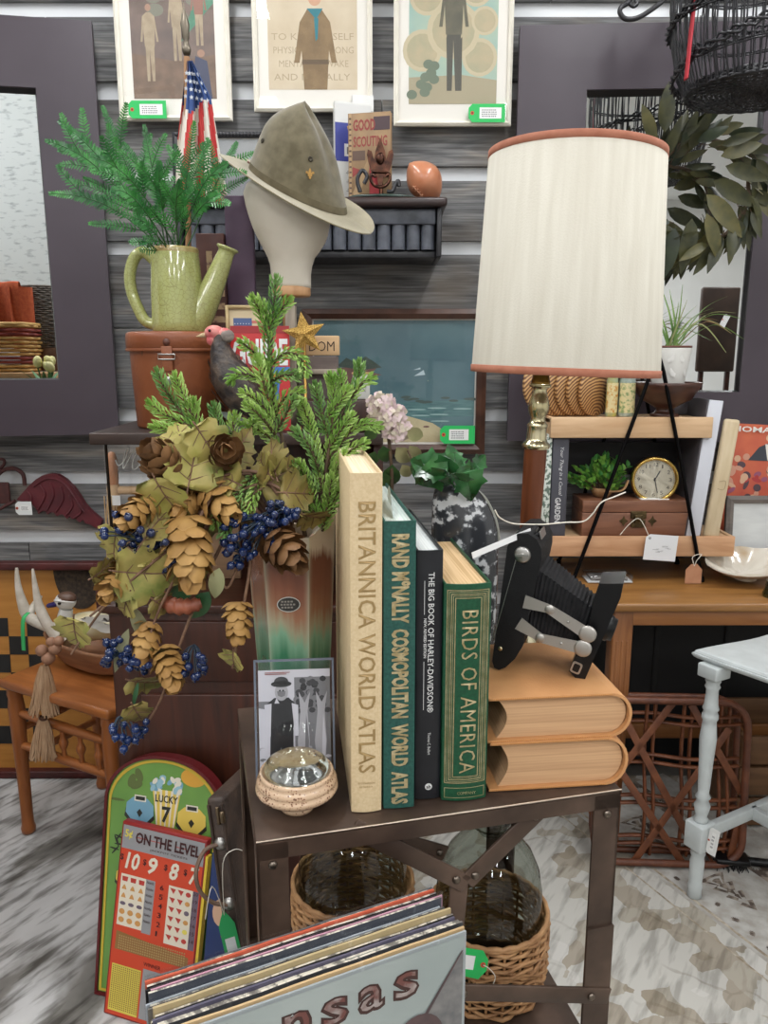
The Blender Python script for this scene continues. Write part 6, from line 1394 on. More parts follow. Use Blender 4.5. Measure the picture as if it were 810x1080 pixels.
def person_shape(m,M,pt,x,y,s,mc,ml,mh,arm=0):
    """plain generic standing figure"""
    P_(m,M,pt,[(x-.07*s,y),(x-.02*s,y),(x,y+.4*s),(x+.03*s,y),(x+.08*s,y),(x+.09*s,y+.48*s),(x-.08*s,y+.48*s)],ml)
    P_(m,M,pt,[(x-.09*s,y+.44*s),(x+.10*s,y+.44*s),(x+.12*s,y+.82*s),(x+.04*s,y+.87*s),(x-.04*s,y+.87*s),(x-.12*s,y+.82*s)],mc)
    P_(m,M,pt,[(x-.12*s,y+.80*s),(x-.09*s,y+.80*s),(x-.13*s,y+.5*s),(x-.17*s,y+.5*s)],mc); P_(m,M,pt,[(x+.12*s,y+.80*s),(x+.09*s,y+.80*s),(x+.14*s,y+.5*s),(x+.18*s,y+.5*s)],mc)
def art1(m,M,pt,w,h):
    LYR[0]=0; q=random.Random(3)
    P_(m,M,pt,[(0,0),(1,0),(1,.35),(.5,.3),(0,.36)],1); P_(m,M,pt,[(0,.36),(.5,.3),(1,.35),(1,.7),(0,.66)],2)
    for k in range(7): D(m,M,pt,q.uniform(.1,.9),q.uniform(.62,.95),w*.10,h*.05,3)
    P_(m,M,pt,[(.6,.45),(1,.75),(1,.9),(.75,.72)],4)
    for x,y,s,mc in((.22,.14,.62,5),(.55,.30,.6,5),(.82,.42,.55,6)): person_shape(m,M,pt,x,y,s,mc,5,7); D(m,M,pt,x,y+.93*s,w*.035,h*.028,7)
    P_(m,M,pt,[(.70,.0),(.95,.0),(.9,.3),(.76,.34)],8); D(m,M,pt,.83,.36,w*.045,h*.03,7)
A1=[mat('brown_art_ground',(128,112,104),(108,94,88),rough=.7,scale=16),mat('art_earth',(138,116,100),(116,98,86),rough=.7,scale=24),mat('art_mid',(110,98,94),(128,112,104),rough=.7,scale=20),flat((126,126,112)),mat('art_green',(84,132,110),(100,146,122),rough=.7,scale=40),mat('art_beige',(176,160,136),(158,142,120),rough=.7,scale=40),flat((150,110,96)),flat((166,132,112)),flat((72,76,98))]
framed('framed_print','cream framed brownish print of small figures, left of the three prints on the wall',128,246,128.5,.44,2.47,.014,Mcream,A1,art1)
def art2(m,M,pt,w,h):
    LYR[0]=0
    for k,(tx,x0,y0,ww) in enumerate((('TO KEEP MYSELF',.04,.37,.92),('PHYSICALLY STRONG',.06,.27,.9),('MENTALLY AWAKE',.12,.17,.78),('AND MORALLY',.06,.07,.86))):
        a=pt(x0,y0); m.text(tx,w*ww,h*.05,M=TR(a[0],-.00665,a[1])@FRONT,m=1)
    P_(m,M,pt,[(.40,.0),(.66,.0),(.70,.5),(.60,.60),(.45,.60),(.36,.5)],2); P_(m,M,pt,[(.36,.5),(.29,.2),(.35,.2),(.41,.42)],2); P_(m,M,pt,[(.70,.5),(.77,.2),(.71,.2),(.65,.42)],2)
    P_(m,M,pt,[(.38,.19),(.68,.19),(.68,.225),(.38,.225)],3)
    D(m,M,pt,.53,.68,w*.075,h*.062,4); P_(m,M,pt,[(.46,.70),(.48,.745),(.53,.76),(.585,.745),(.605,.70),(.56,.715),(.50,.715)],5)
    P_(m,M,pt,[(.44,.60),(.62,.60),(.545,.52)],6); P_(m,M,pt,[(.52,.53),(.57,.53),(.56,.38),(.535,.36)],6)
A2=[mat('art_cream',(214,200,176),(204,188,162),rough=.7,scale=12),flat((176,158,130)),mat('art_khaki',(146,122,90),(128,106,78),rough=.7,scale=30),flat((104,86,66)),flat((204,160,132)),flat((70,56,48)),flat((48,124,136))]
framed('framed_print','cream framed print of a khaki uniform figure, middle of the three prints on the wall',269,393,119,.46,2.47,.014,Mcream,A2,art2)
def art3(m,M,pt,w,h):
    LYR[0]=0; q=random.Random(2)
    for x,y,r in((.2,.8,.2),(.75,.85,.18),(.15,.4,.22),(.8,.35,.2),(.5,.55,.3),(.85,.62,.15),(.5,.9,.2)): D(m,M,pt,x,y,w*r,w*r,1); D(m,M,pt,x,y,w*r*.8,w*r*.8,2)
    P_(m,M,pt,[(0,0),(1,0),(1,.18),(.6,.22),(0,.2)],3)
    for k in range(9): D(m,M,pt,q.uniform(.02,.3),q.uniform(.05,.3),w*.06,w*.05,4)
    person_shape(m,M,pt,.5,.1,.95,5,6,6); P_(m,M,pt,[(.44,.1),(.49,.1),(.50,.45),(.42,.5)],6); P_(m,M,pt,[(.54,.1),(.60,.1),(.60,.5),(.52,.45)],6)
A3=[mat('art_pale_teal',(156,184,174),(172,190,172),rough=.7,scale=14),flat((196,184,154)),mat('art_sand',(186,172,142),(172,166,138),rough=.7,scale=24),flat((168,158,132)),flat((112,124,106)),mat('art_grey_green',(112,108,92),(96,94,82),rough=.7,scale=30),flat((86,84,76))]
framed('framed_print','cream framed teal and sand figure print, right of the three wall prints',415,538,134,.46,2.47,.014,Mcream,A3,art3)
def tagpix(label,u0,v0,u1,v1,Y,sticker=(.3,.2,.9,.8)):
    a=PY(u0,v1,Y); b_=PY(u1,v0,Y); return price_tag(label,(a.x,Y,a.z),b_.x-a.x,b_.z-a.z,sticker=sticker)
tagpix('green price tag on the lower left corner of the left print',136,106,175,125,2.447)
tagpix('green price tag on the lower right corner of the right print',494,109.5,533,129,2.447)
# ---- seascape
def art4(m,M,pt,w,h):
    LYR[0]=0; q=random.Random(5)
    P_(m,M,pt,[(0,.30),(1,.36),(1,.22),(0,.16)],1)
    P_(m,M,pt,[(0,.58),(.10,.62),(.22,.62),(.34,.66),(.40,.63),(.36,.58),(.42,.56),(.30,.52),(.18,.46),(.08,.40),(0,.36)],2)
    P_(m,M,pt,[(.14,.63),(.20,.70),(.26,.66),(.32,.71),(.38,.66),(.42,.62),(.3,.60)],3)
    for k in range(26): D(m,M,pt,q.uniform(.0,.30),q.uniform(.22,.46),w*.03,h*.025,q.choice([2,4,4,5]),rot=q.uniform(0,3))
    P_(m,M,pt,[(0,0),(.92,0),(.86,.06),(.74,.16),(.58,.22),(.45,.26),(.36,.30),(.28,.22),(.1,.25),(0,.2)],6)
    for k in range(14): D(m,M,pt,q.uniform(.5,1),q.uniform(.33,.38),w*.03,h*.010,5)
    for k in range(6): D(m,M,pt,q.uniform(.6,.95),q.uniform(.15,.30),w*.06,h*.006,7)
    P_(m,M,pt,[(.62,.55),(.68,.60),(.69,.56)],8); P_(m,M,pt,[(.615,.60),(.66,.62),(.66,.605)],8)
    D(m,M,pt,.70,.13,w*.02,h*.008,2)
A4=[mat('teal_painted_sky',(70,102,112),(92,122,128),rough=.6,scale=5),mat('painted_sea',(92,130,130),(70,108,112),rough=.6,scale=20,stretch=(1,1,6)),mat('red_brown_rock',(104,74,70),(124,92,84),rough=.6,scale=30),flat((64,78,70),.6),mat('painted_scrub',(122,132,124),(96,114,108),rough=.6,scale=40),flat((76,92,88),.6),mat('painted_sand',(182,168,132),(200,188,152),rough=.6,scale=12),flat((150,180,178),.6),flat((180,200,206),.6)]
ap=PY(322,478,2.46); zt4=PY(330,326,2.46).z
tt,w=framed('seascape_painting','dark framed seascape painting with a sandy beach left of the lamp shade',322,510,478,zt4-ap.z,2.46,.030,mat('dark_walnut_frame',(62,40,32),(84,56,44),rough=.35,scale=20,stretch=(1,1,1)),A4,art4,mount=.004,th=.028)
tagpix('green price tag on the lower right corner of the seascape',464,449,501,468,2.43,(.26,.2,.82,.8))
# ---- black shelf with fluted front
Mblkwood=mat('black_painted_wood',(34,34,38),(48,48,52),rough=.35,scale=12)
Mflute=mat('blue_grey_worn_black',(88,92,102),(58,61,68),rough=.4,scale=24,ramp=(.4,.7))
Mtopb=mat('brown_black_shelf_top',(58,42,40),(44,34,34),rough=.35,scale=10)
SY0,SY1=2.27,2.495; sx0=PY(178,212,SY0).x; sx1=PY(472,212,SY0).x; sz=PY(400,207,SY0).z; sb_=PY(400,271,SY0+.02).z
shf=thing('black_wall_ledge' if False else 'black_shelf','black mantel shelf with a fluted front above the seascape','shelf',((sx0+sx1)/2,0,sb_)); sc=(sx0+sx1)/2; SW=sx1-sx0; sH=sz-sb_
def sp_(c,d,n,mt,bev=.003): m=MB(); m.box(c,d,bev=bev); return m.build(n,mt,shf)
sp_((0,(SY0+SY1)/2,sH-.0125),(SW,SY1-SY0,.025),'top_board',Mtopb,.008)
sp_((0,(SY0+.03+SY1)/2,sH-.0255-.022),(SW-.06,SY1-SY0-.03,.042),'frieze',Mflute); 
sp_((SW/2-.02,(SY0+.02+SY1)/2,(sH-.025)/2),(.014,SY1-SY0-.02,sH-.026),'end_bracket',Mblkwood); sp_((-SW/2+.02,(SY0+.02+SY1)/2,(sH-.025)/2),(.014,SY1-SY0-.02,sH-.026),'end_bracket',Mblkwood)
sp_((0,(SY0+.05+SY1)/2,.011),(SW-.055,SY1-SY0-.05,.02),'bottom_board',Mblkwood)
m=MB(); nF=17; zf0=.022; zf1=sH-.068; wF=(SW-.06)/nF
for k in range(nF):
    x=-SW/2+.03+wF*(k+.5); o=[]
    n=8
    for j in range(n+1): a=PI*j/n; o.append((x+wF*.46*math.cos(PI-a),-.014*math.sin(a)))
    m.prism([(p[0],p[1]+SY0+.048) for p in o]+[(x+wF*.46,SY0+.07),(x-wF*.46,SY0+.07)],zf0,zf1,smooth=False)
m.build('fluted_panel',Mflute,shf)
# beaded black frame standing at the left of the shelf
bf=framed('beaded_frame','grey picture in a black beaded frame on the shelf behind the hat',184,290,206,.20,2.40,.016,Mblkwood,[mat('faded_grey_print',(150,152,152),(134,136,138),rough=.5,scale=6),flat((120,122,124),.6)],lambda m,M,pt,w,h: (P_(m,M,pt,[(0,0),(1,0),(1,.4),(.6,.5),(.3,.36),(0,.45)],1)),mount=.002,zb=sz+.001,tilt=-6)[0]
m=MB()
for k in range(34): m.ball((.012+k*.0099,-.016,.20-.008),.0055,8,6)
m.build('beading',flat((60,60,64),.3),bf)
# two books leaning behind the emblem
def slab_book(label,cat,u0,u1,vt,Y,dep,base,yaw,mats,art,lean=0):
    a=PY(u0,vt,Y); b_=PY(u1,vt,Y); w=(b_.x-a.x)/math.cos(R(yaw)); h=a.z-base
    t=thing('standing_book',label,cat,(a.x,Y,base),yaw,rot=(R(lean),0,R(yaw)))
    m=MB(); m.box((w/2,.0012,h/2),(w,.0024,h),bev=.0006); m.box((w/2,dep-.0012,h/2),(w,.0024,h),bev=.0006); m.box((.0012,dep/2,h/2),(.0024,dep,h)); cv=m.build('cover',mats[0],t)
    m=MB(); m.box((w/2,dep/2,h/2),(w-.008,dep-.005,h-.006)); m.build('pages',pages('cream_page_block',0,0,'x'),t)
    m=MB(); art(m,w,h); m.build('cover_print',mats[1:],cv); return t
def artA(m,w,h):
    Mf=TR(0,-.0005,0)@FRONT
    m.rect(0,h*.78,w,h*.98,0,M=Mf,m=1); m.rect(0,h*.43,w,h*.80,.00005,M=Mf,m=0); m.text('W',w*.42,h*.17,M=TR(w*.33,-.0008,h*.60)@FRONT,m=2,bold=.03); m.rect(w*.25,h*.48,w*.6,h*.6,.0002,M=Mf,m=1); m.rect(w*.32,h*.5,w*.5,h*.57,.0003,M=Mf,m=3)
    for k in range(18): m.tube([(w*(.3+.03*(k%5)),-.0008,h*(.05+.018*k)),(w*(.5+.06*math.sin(k*2)),-.0008,h*(.06+.018*k))],.0008,4,m=3)
slab_book('tall blue and white paperback with a yellow W on the black shelf','book',353,391,106,2.40,.02,sz+.001,18,[flat((214,214,210),.5),flat((62,70,150),.5),flat((216,216,214),.5),flat((226,170,66),.5),flat((110,108,110),.5)],artA)
def artB(m,w,h):
    Mf=TR(0,-.0005,0)@FRONT
    m.text('GOOD',w*.52,h*.13,M=TR(w*.12,-.0008,h*.80)@FRONT,m=0,bold=.03); m.text('SCOUTING',w*.80,h*.12,M=TR(w*.12,-.0008,h*.62)@FRONT,m=0,bold=.02)
    m.rect(w*.60,h*.80,w*.98,h*.95,0,M=Mf,m=1); m.rect(w*.1,h*.47,w*.4,h*.58,0,M=Mf,m=2); m.poly([(w*.1,h*.4),(w*.1,h*.28),(w*.3,h*.36)],0,M=Mf,m=0); m.poly([(w*.1,h*.1),(w*.5,h*.52),(w*.62,h*.5),(w*.2,h*.02)],.0001,M=Mf,m=3); m.rect(w*.5,h*.05,w*.75,h*.40,.0002,M=Mf,m=4); m.rect(w*.02,0,w*.08,h,.0001,M=Mf,m=3)
    for k in range(16): m.box((w*.05,-.0008,h*(.04+.06*k)),(w*.05,.001,h*.02),m=2)
slab_book('tan and red spiral bound book with a red title behind the bronze emblem','book',367,412,120,2.36,.018,sz+.001,-12,[mat('tan_board_cover',(158,128,92),(140,112,82),rough=.6,scale=20),flat((142,58,54),.6),flat((74,56,60),.6),flat((96,74,62),.6),flat((176,146,108),.6),flat((170,52,56),.6)],artB)
slab_book('plain white notepad with ruled lines behind the blue paperback','notepad',371,394,100,2.44,.015,sz+.001,6,[flat((220,220,218),.6),flat((170,174,180),.7)],lambda m,w,h:[m.rect(w*.1,h*(.3+.07*k),w*.95,h*(.304+.07*k),0,M=TR(0,-.0005,0)@FRONT) for k in range(9)])
# bronze emblem on a dark base
ep=PY(402,206,2.30); em=thing('bronze_emblem','dark bronze fleur shaped emblem on a curled base in front of the shelf books','sculpture',(ep.x,2.31,sz+.001)); L9=plane_loc(em.location,0)
Mbrz=metal('dark_copper_bronze',(104,70,56),.3,(60,44,40),scale=60)
def fl(pts,th=.008,y=0,mi=0):
    m=MB(); m.prism([L9(*q) for q in pts],-th/2,th/2,M=TR(0,y,0)@RX(90)@SCL(1,1,1)); return m
# RX(90) maps drawing XY to XZ
m=MB(); o=[L9(*q) for q in((401,145),(406,160),(408,172),(405,184),(403,196),(399,196),(397,184),(394,172),(396,160))]; m.prism(o,-.006,.006,M=RX(90)); m.build('centre_petal',Mbrz,em)
for s_ in(-1,1):
    m=MB(); o=[L9(401+s_*x,v) for x,v in((3,186),(6,170),(9,160),(13,158),(14,164),(12,172),(14,166),(10,180),(6,188))]; m.prism(o,-.005,.005,M=RX(90)); m.build('side_petal',Mbrz,em)
    m=MB(); m.tube(spline([(L9(401+s_*x,v)[0],-.006,L9(401+s_*x,v)[1]) for x,v in((0,198),(6,196),(10,190),(9,184),(6,187))],5),.0045,8); m.build('scroll',Mbrz,em)
m=MB(); a=L9(401,182); m.box((a[0],-.004,a[1]),(.045,.014,.008),bev=.003); m.build('band',Mbrz,em)
m=MB(); m.ball((L9(401,168)[0],-.008,L9(401,168)[1]),(.012,.008,.016),12,8); m.build('shield',Mbrz,em)
m=MB(); m.lathe([(0,0),(.09,0),(.095,.004),(.08,.008),(0,.009)],32,sy=.35,m=0); m.build('base_plate',mat('dark_green_base',(30,50,44),(60,76,70),rough=.25,scale=30),em)
m=MB(); a=L9(401,203); m.tube([(0,0,.006),(0,0,L9(401,194)[1])],.006,10); m.build('stem',Mbrz,em)
for s_,pts in((-1,((380,203),(377,190),(382,180),(387,186),(384,194))),(1,((408,202),(414,202),(417,195),(420,191),(421,197)))):
    m=MB(); m.tube(spline([(L9(*q)[0],-.004,L9(*q)[1]) for q in pts],5),.0055,8); m.build('curl',Mblkwood,em)
# little copper football
fp_=PY(449,207,2.36); fb=thing('copper_football','small copper coloured toy football standing on the black shelf','football',(fp_.x,2.37,sz+.001))
a=PY(430,188,2.37)
m=MB(); m.lathe([(.050*max(0,math.sin(PI*k/18))**.72,.150*(k/18-.5)) for k in range(19)],28); 
ball=m.build('ball',mat('copper_leather',(186,118,84),(198,134,100),rough=.28,scale=20,coat=.3),fb,M=TR(-.004,0,.060)@RY(-46)@RX(18)@SCL(1,1,.86))
m=MB(); 
for k in range(5): m.box((0,-.0515,-.03+.012*k),(.014,.003,.003),bev=.001)
m.box((0,-.0515,-.006),(.003,.003,.06),bev=.001); m.build('laces',flat((206,150,118),.5),ball,M=TR(-.004,0,.060)@RY(-46)@RX(18)@RZ(-50)@SCL(1,1,.86))
m=MB(); m.lathe([(0,0),(.03,0),(.026,.010),(.012,.014),(0,.014)],20); m.build('stand',flat((104,64,48),.4),fb)
# ---------------------------------------------------------------- red carved wing and iron piece on the wall
wp_=PY(60,527,2.47); wg=thing('carved_wing','dark red carved wooden wing hung on the planks above the game board','carving',(wp_.x,2.492,wp_.z)); L10=plane_loc((wp_.x,2.47,wp_.z),0)
z2=lambda x,y:(x*.2222,440+y*.2222)
ol=[z2(*q) for q in((78,392),(110,355),(140,322),(170,295),(200,277),(235,268),(270,272),(310,296),(345,332),(372,370),(398,412),(425,443),(455,468),(482,490),(470,532),(448,522),(425,508),(405,505),(395,488),(378,500),(358,482),(342,484),(330,470),(318,484),(300,462),(285,462),(270,470),(255,452),(240,452),(226,462),(212,444),(198,446),(182,460),(168,430),(150,410),(130,397),(105,400))]
m=MB(); o=[L10(*q) for q in ol]; m.prism(o,0,.022,M=TR(0,0,0)@RX(90)); 
mt_=mat('dark_red_carving',(96,32,40),(72,24,32),rough=.5,scale=14,bump=.1)
wing=m.build('wing',mt_,wg)
for j,pts in enumerate((((130,350),(150,380),(145,420)),((190,320),(215,370),(180,440)),((240,310),(255,370),(225,440)),((290,330),(300,390),(265,450)),((330,370),(345,420),(315,465)),((370,410),(385,450),(350,480)),((160,330),(230,290),(310,320),(400,450)))):
    m=MB(); m.tube(spline([(L10(*z2(*q))[0],-.022,L10(*z2(*q))[1]) for q in pts],5),.0055,8,flat=.6); m.build('carved_ridge',mt_,wing)
ip=PY(8,520,2.47); ir=thing('iron_hook','rusty iron ring hook on the wall left of the red carved wing','hook',(ip.x,2.49,ip.z)); L11=plane_loc((ip.x,2.47,ip.z),0)
Mrust=mat('rusty_iron',(66,34,34),(86,46,42),rough=.7,scale=40,bump=.2)
m=MB(); m.tube(spline([(L11(u,v)[0],-.02,L11(u,v)[1]) for u,v in((26,512),(24,500),(14,494),(2,497),(-6,506))],6),.0065,10); m.build('ring',Mrust,ir)
m=MB(); m.tube(spline([(L11(u,v)[0],-.02,L11(u,v)[1]) for u,v in((-2,496),(4,490),(4,485),(-1,484))],5),.005,8); m.build('scroll',Mrust,ir)
m=MB(); m.tube([(L11(-6,540)[0],-.02,L11(-6,540)[1]),(L11(16,528)[0],-.02,L11(16,528)[1])],.0055,8); a=L11(2,520); m.box((a[0],-.018,a[1]),(.05,.012,.07),bev=.004); m.build('back_plate',Mrust,ir)
a=PY(17,543,2.455);b_=PY(33,529,2.455); t=price_tag('white price tag hanging from the tip of the red carved wing',(a.x,2.455,a.z),b_.x-a.x,b_.z-a.z,col=(222,224,222),sticker=(.3,.3,.9,.7))
# ================================================================ LEFT FLOOR: STOOL, GAME BOARD, BAGATELLE, PUNCHBOARD
Mhoney=wood('honey_oak',(142,82,40),(172,106,56),'x',5,.35,.06)
Mhoneyz=wood('honey_oak_turned',(140,80,40),(168,102,54),'z',6,.35,.06)
q0=PZ(-3,716,.5); q1=PZ(113,751,.5); ys=math.degrees(math.atan2(q1.y-q0.y,q1.x-q0.x)); WS=(q1-q0).length
stool=thing('wooden_stool','honey brown wooden stool with spindle rungs holding the dough bowl','stool',(q0.x,q0.y,.0085),ys); DS=.34; zs_=.5-.0085
m=MB(); m.box((WS/2,DS/2,zs_-.014),(WS,DS,.028),bev=.009,seg=3); m.build('seat',Mhoney,stool)
lg=[]
for x in(.03,WS-.03):
    for y in(.03,DS-.03):
        m=MB(); m.lathe([(.012,0),(.019,.004),(.021,.018),(.0175,.03),(.0165,.06),(.018,.2),(.021,.32),(.023,.40),(.020,.43),(.0225,.44),(.021,zs_-.03)],20,M=TR(x,y,0)); m.build('leg',Mhoneyz,stool)
def rung(p,q,r=.011):
    m=MB(); p,q=V(p),V(q); sp=[p.lerp(q,k/8) for k in range(9)]; m.tube(sp,[r*.8,r*.95,r,r*1.05,r*1.1,r*1.05,r,r*.95,r*.8],12); return m.build('rung',Mhoney,stool)
rung((.03,.03,.385),(WS-.03,.03,.385),.0125); rung((.03,.03,.285),(WS-.03,.03,.285),.0125)
for y0,z in((DS-.03,.36),(DS-.03,.26)): rung((.03,y0,z),(WS-.03,y0,z))
for x in(.03,WS-.03): rung((x,.03,.33),(x,DS-.03,.33)); rung((x,.03,.24),(x,DS-.03,.24))
for k in range(3):
    x=WS*(.5+.16*(k)); m=MB(); m.lathe([(.006,.288),(.0075,.30),(.006,.315),(.011,.325),(.0135,.335),(.011,.345),(.006,.355),(.0075,.37),(.006,.382)],14,M=TR(x,.03,0)); m.build('spindle',Mhoneyz,stool)
def onst(u,v,z): return PZ(u,v,z)
# dough bowl
bc=PZ(98,703,.5); bw=thing('dough_bowl','carved wooden dough bowl with antlers and a duck decoy on the stool','bowl',(bc.x+.015,bc.y+.015,.5015),ys-6)
Mbowl=wood('worn_bowl_wood',(122,82,56),(156,112,80),'x',5,.55,.08)
m=MB(); hb_=.085; rows_=[(.0,.0),(.55,.0),(.72,.012),(.88,.045),(1.0,hb_),(.955,hb_+.002),(.93,hb_-.003),(.82,.05),(.64,.022),(.5,.014),(.0,.012)]
def bowlpt(t,s):
    f=s*(len(rows_)-1); k=min(int(f),len(rows_)-2); r=rows_[k][0]+(rows_[k+1][0]-rows_[k][0])*(f-k); z=rows_[k][1]+(rows_[k+1][1]-rows_[k][1])*(f-k)
    a=2*PI*t; c,s2=math.cos(a),math.sin(a); q=(abs(c)**2.6+abs(s2)**2.6)**(-1/2.6)
    return V((.195*r*q*c,.105*r*q*s2,z))
m.grid(bowlpt,64,40); m.build('bowl_body',Mbowl,bw); bz0=.5015
bx_=V(bw.location)
# antlers
an=thing('antler','pale white forked antler standing in the dough bowl','antler',(bx_.x-.10,bx_.y,bz0+.03)); ao2=V(an.location)
Mant=mat('bone_white_antler',(216,208,196),(196,186,170),rough=.5,scale=40,bump=.1)
def AN(u,v,Y): return PY(u,v,Y)-ao2
yA=bx_.y-.02
m=MB(); sp=spline([AN(17.5,599,yA),AN(19,617,yA),AN(23,634,yA),AN(30,650,yA),AN(44,658,yA-.01),AN(60,664,yA-.02)],6); n=len(sp); m.tube(sp,[.004+.0125*min(1,i/(n*.5)) for i in range(n)],14); m.build('main_beam',Mant,an)
m=MB(); sp=spline([AN(34.5,600,yA-.03),AN(37,618,yA-.03),AN(41,638,yA-.03),AN(48,655,yA-.03),AN(58,670,yA-.03),AN(66,678,yA-.03)],6); n=len(sp); m.tube(sp,[.003+.012*min(1,i/(n*.5)) for i in range(n)],12); m.build('tine',Mant,an)
m=MB(); sp=spline([AN(30,648,yA),AN(38,636,yA+.02),AN(43,628,yA+.03)],6); n=len(sp); m.tube(sp,[.014-.009*i/n for i in range(n)],12); m.build('tine',Mant,an)
# ribbon
m=MB(); pts=[(30,646,yA-.03),(25,652,yA-.05),(24,664,yA-.06),(25,686,yA-.065)]; P4=[PY(*q) for q in pts]; o_=P4[0]
rbn=m.tube(spline([p-o_ for p in P4],5),.007,6,flat=.15).build('ribbon',flat((56,172,96),.5)); tag(rbn,'bright green ribbon hanging over the bowl rim beside the antler','ribbon',loc=o_)
# duck decoy
dk=thing('duck_decoy','painted duck decoy with white head, brown cap and blue bill in the bowl','decoy',(bx_.x+.03,bx_.y+.01,bz0+.034)); do=V(dk.location); yD=do.y
def DK(u,v,Y=yD): return PY(u,v,Y)-do
m=MB(); sp=spline([DK(66,680),DK(72,668),DK(84,662),DK(100,660),DK(114,661),DK(126,657)],6); n=len(sp); m.tube(sp,[.012+.034*math.sin(PI*min(.96,(i+.6)/n))**.6 for i in range(n)],20,flat=.95)
m.build('duck_body',mat('pale_yellow_duck',(200,184,140),(214,206,182),rough=.35,scale=18),dk)
for k,(u,v) in enumerate(((96,654),(104,660),(110,652),(112,664))):
    m=MB(); m.leaf(TR(*DK(u,v,yD-.046))@RY(100)@FRONT@RX(-10)@TR(0,-.03,0),.075,.022,.05,.1); m.build('wing_feather',[mat('white_wing_paint',(214,212,204),(60,56,52),rough=.4,scale=30,ramp=(.58,.62))],dk)
m=MB(); sp=spline([DK(69,672,yD-.01),DK(68,655,yD-.012),DK(70,642,yD-.012)],6); n=len(sp); m.tube(sp,[.026-.008*i/n for i in range(n)],16); m.build('neck',flat((214,212,206),.35),dk)
hd2=DK(69,634,yD-.012); m=MB(); m.ball(hd2,(.031,.024,.026),18,12); hdo=m.build('head',flat((216,214,208),.35),dk)
m=MB(); m.ball(hd2+V((.004,0,.0085)),(.029,.0225,.020),18,12); m.build('cap',flat((96,70,56),.4),hdo)
m=MB(); 
for s_ in(-1,): m.tube(spline([hd2+V((-.027,-.012,.006)),hd2+V((0,-.0245,.007)),hd2+V((.029,-.012,.0))],5),.0026,6)
m.build('eye_stripe',flat((222,220,214),.4),hdo)
m=MB(); m.ball(hd2+V((-.008,-.0235,.001)),.005,10,8); m.build('eye',flat((24,20,18),.1),hdo)
m=MB(); sp=[hd2+V((-.018,-.002,-.003)),hd2+V((-.032,-.004,-.009)),hd2+V((-.048,-.006,-.012)),hd2+V((-.053,-.006,-.012))]; m.tube(sp,[.016,.013,.011,.005],12,flat=.6); m.build('bill',flat((44,36,92),.3),hdo)
for (u,v) in((95,690),(100,683),(88,688)):
    p=PY(u,v,bx_.y-.06); b__=MB().ball((0,0,0),.016,14,10).build('walnut',mat('pale_walnut',(170,124,92),(150,104,74),rough=.6,scale=30,bump=.3)); tag(b__,'round pale wooden ball in the front of the dough bowl','ball','wooden balls in the dough bowl',loc=(p.x,p.y,bz0+.034))
# bead tassel hanging over the seat edge
tp_=PY(47,688,q0.y-.09); ts=thing('tassel_garland','wooden bead garland with a two tier jute tassel hanging over the stool edge','garland',tp_); to=V(tp_); yT=q0.y-.09
Mbead=mat('matt_wood_bead',(150,108,84),(170,128,102),rough=.6,scale=20)
for (u,v,r) in((44,686,.0165),(58,684,.0175),(51,694,.0185),(54,677,.014),(62,676,.014)):
    m=MB(); m.lathe([(.003,-.9*r)]+[(r*math.cos(a),.95*r*math.sin(a)) for a in[R(k) for k in range(-72,73,12)]]+[(.003,.9*r)],18,M=TR(*(PY(u,v,yT)-to))@RX(30)); m.build('bead',Mbead,ts)
Mjute=mat('natural_jute',(168,134,102),(190,158,126),rough=.9,scale=120,stretch=(1,1,.2))
def skirt(u,v0,v1,w0,w1,n,seed,name):
    q=random.Random(seed); m=MB(); 
    for k in range(n):
        a=2*PI*k/n*1.0; rr_=q.uniform(.75,1.0)
        def pt(f,wob=0): 
            c=PY(u,v0+(v1-v0)*f,yT)-to; w=(w0+(w1-w0)*f**.7)*rr_; return c+V((w*math.cos(a)+wob,w*.55*math.sin(a),0))
        m.tube(spline([pt(0),pt(.35,q.uniform(-.002,.002)),pt(.7,q.uniform(-.004,.004)),pt(1+q.uniform(-.04,.03),q.uniform(-.005,.005))],4),.0026,5)
    return m.build(name,Mjute,ts)
skirt(47,702,753,.010,.040,70,1,'upper_skirt'); skirt(45,757,800,.010,.036,60,2,'lower_skirt')
m=MB(); c=PY(46,757,yT)-to; m.lathe([(.009,-.006),(.013,0),(.009,.006)],14,M=TR(*c)); m.build('tie',flat((84,54,38),.7),ts)
m=MB(); m.tube([PY(51,690,yT)-to,PY(47,704,yT)-to],.004,6); m.tube(spline([PY(60,676,yT)-to,PY(66,672,yT+.04)-to,PY(72,670,yT+.09)-to],4),.003,6); m.build('cord',Mjute,ts)
# game board standing on the floor against the wall
gy=2.40; ga=PZ(104,823,.0085); ga.y=gy; gx1=PY(104,600,gy).x; gx0=gx1-.62; gz=PY(60,592,gy+.05).z
gb=thing('game_board','large checkered wooden game board in a dark red frame standing behind the stool','game board',((gx0+gx1)/2,gy,.0085),rot=(R(-4),0,0)); GW2=gx1-gx0; GH=gz-.0085
Mgf=mat('dark_red_frame_wood',(84,30,28),(64,24,22),rough=.45,scale=12)
for k,(c_,d_) in enumerate((((-GW2/2+.012,0,GH/2),(.024,.05,GH)),((GW2/2-.012,0,GH/2),(.024,.05,GH)),((0,0,GH-.012),(GW2-.048,.05,.024)),((0,0,.012),(GW2-.048,.05,.024)))): m=MB(); m.box(c_,d_,bev=.003); m.build(['frame_side','frame_side','frame_top','frame_base'][k],Mgf,gb)
m=MB(); m.box((0,.012,GH/2),(GW2-.04,.01,GH-.04)); m.build('board_panel',wood('golden_board',(170,112,44),(192,134,62),'x',4,.5,.04),gb)
m=MB(); s_=.062; x0=-GW2/2+.024
x1=gx1-(gx0+gx1)/2
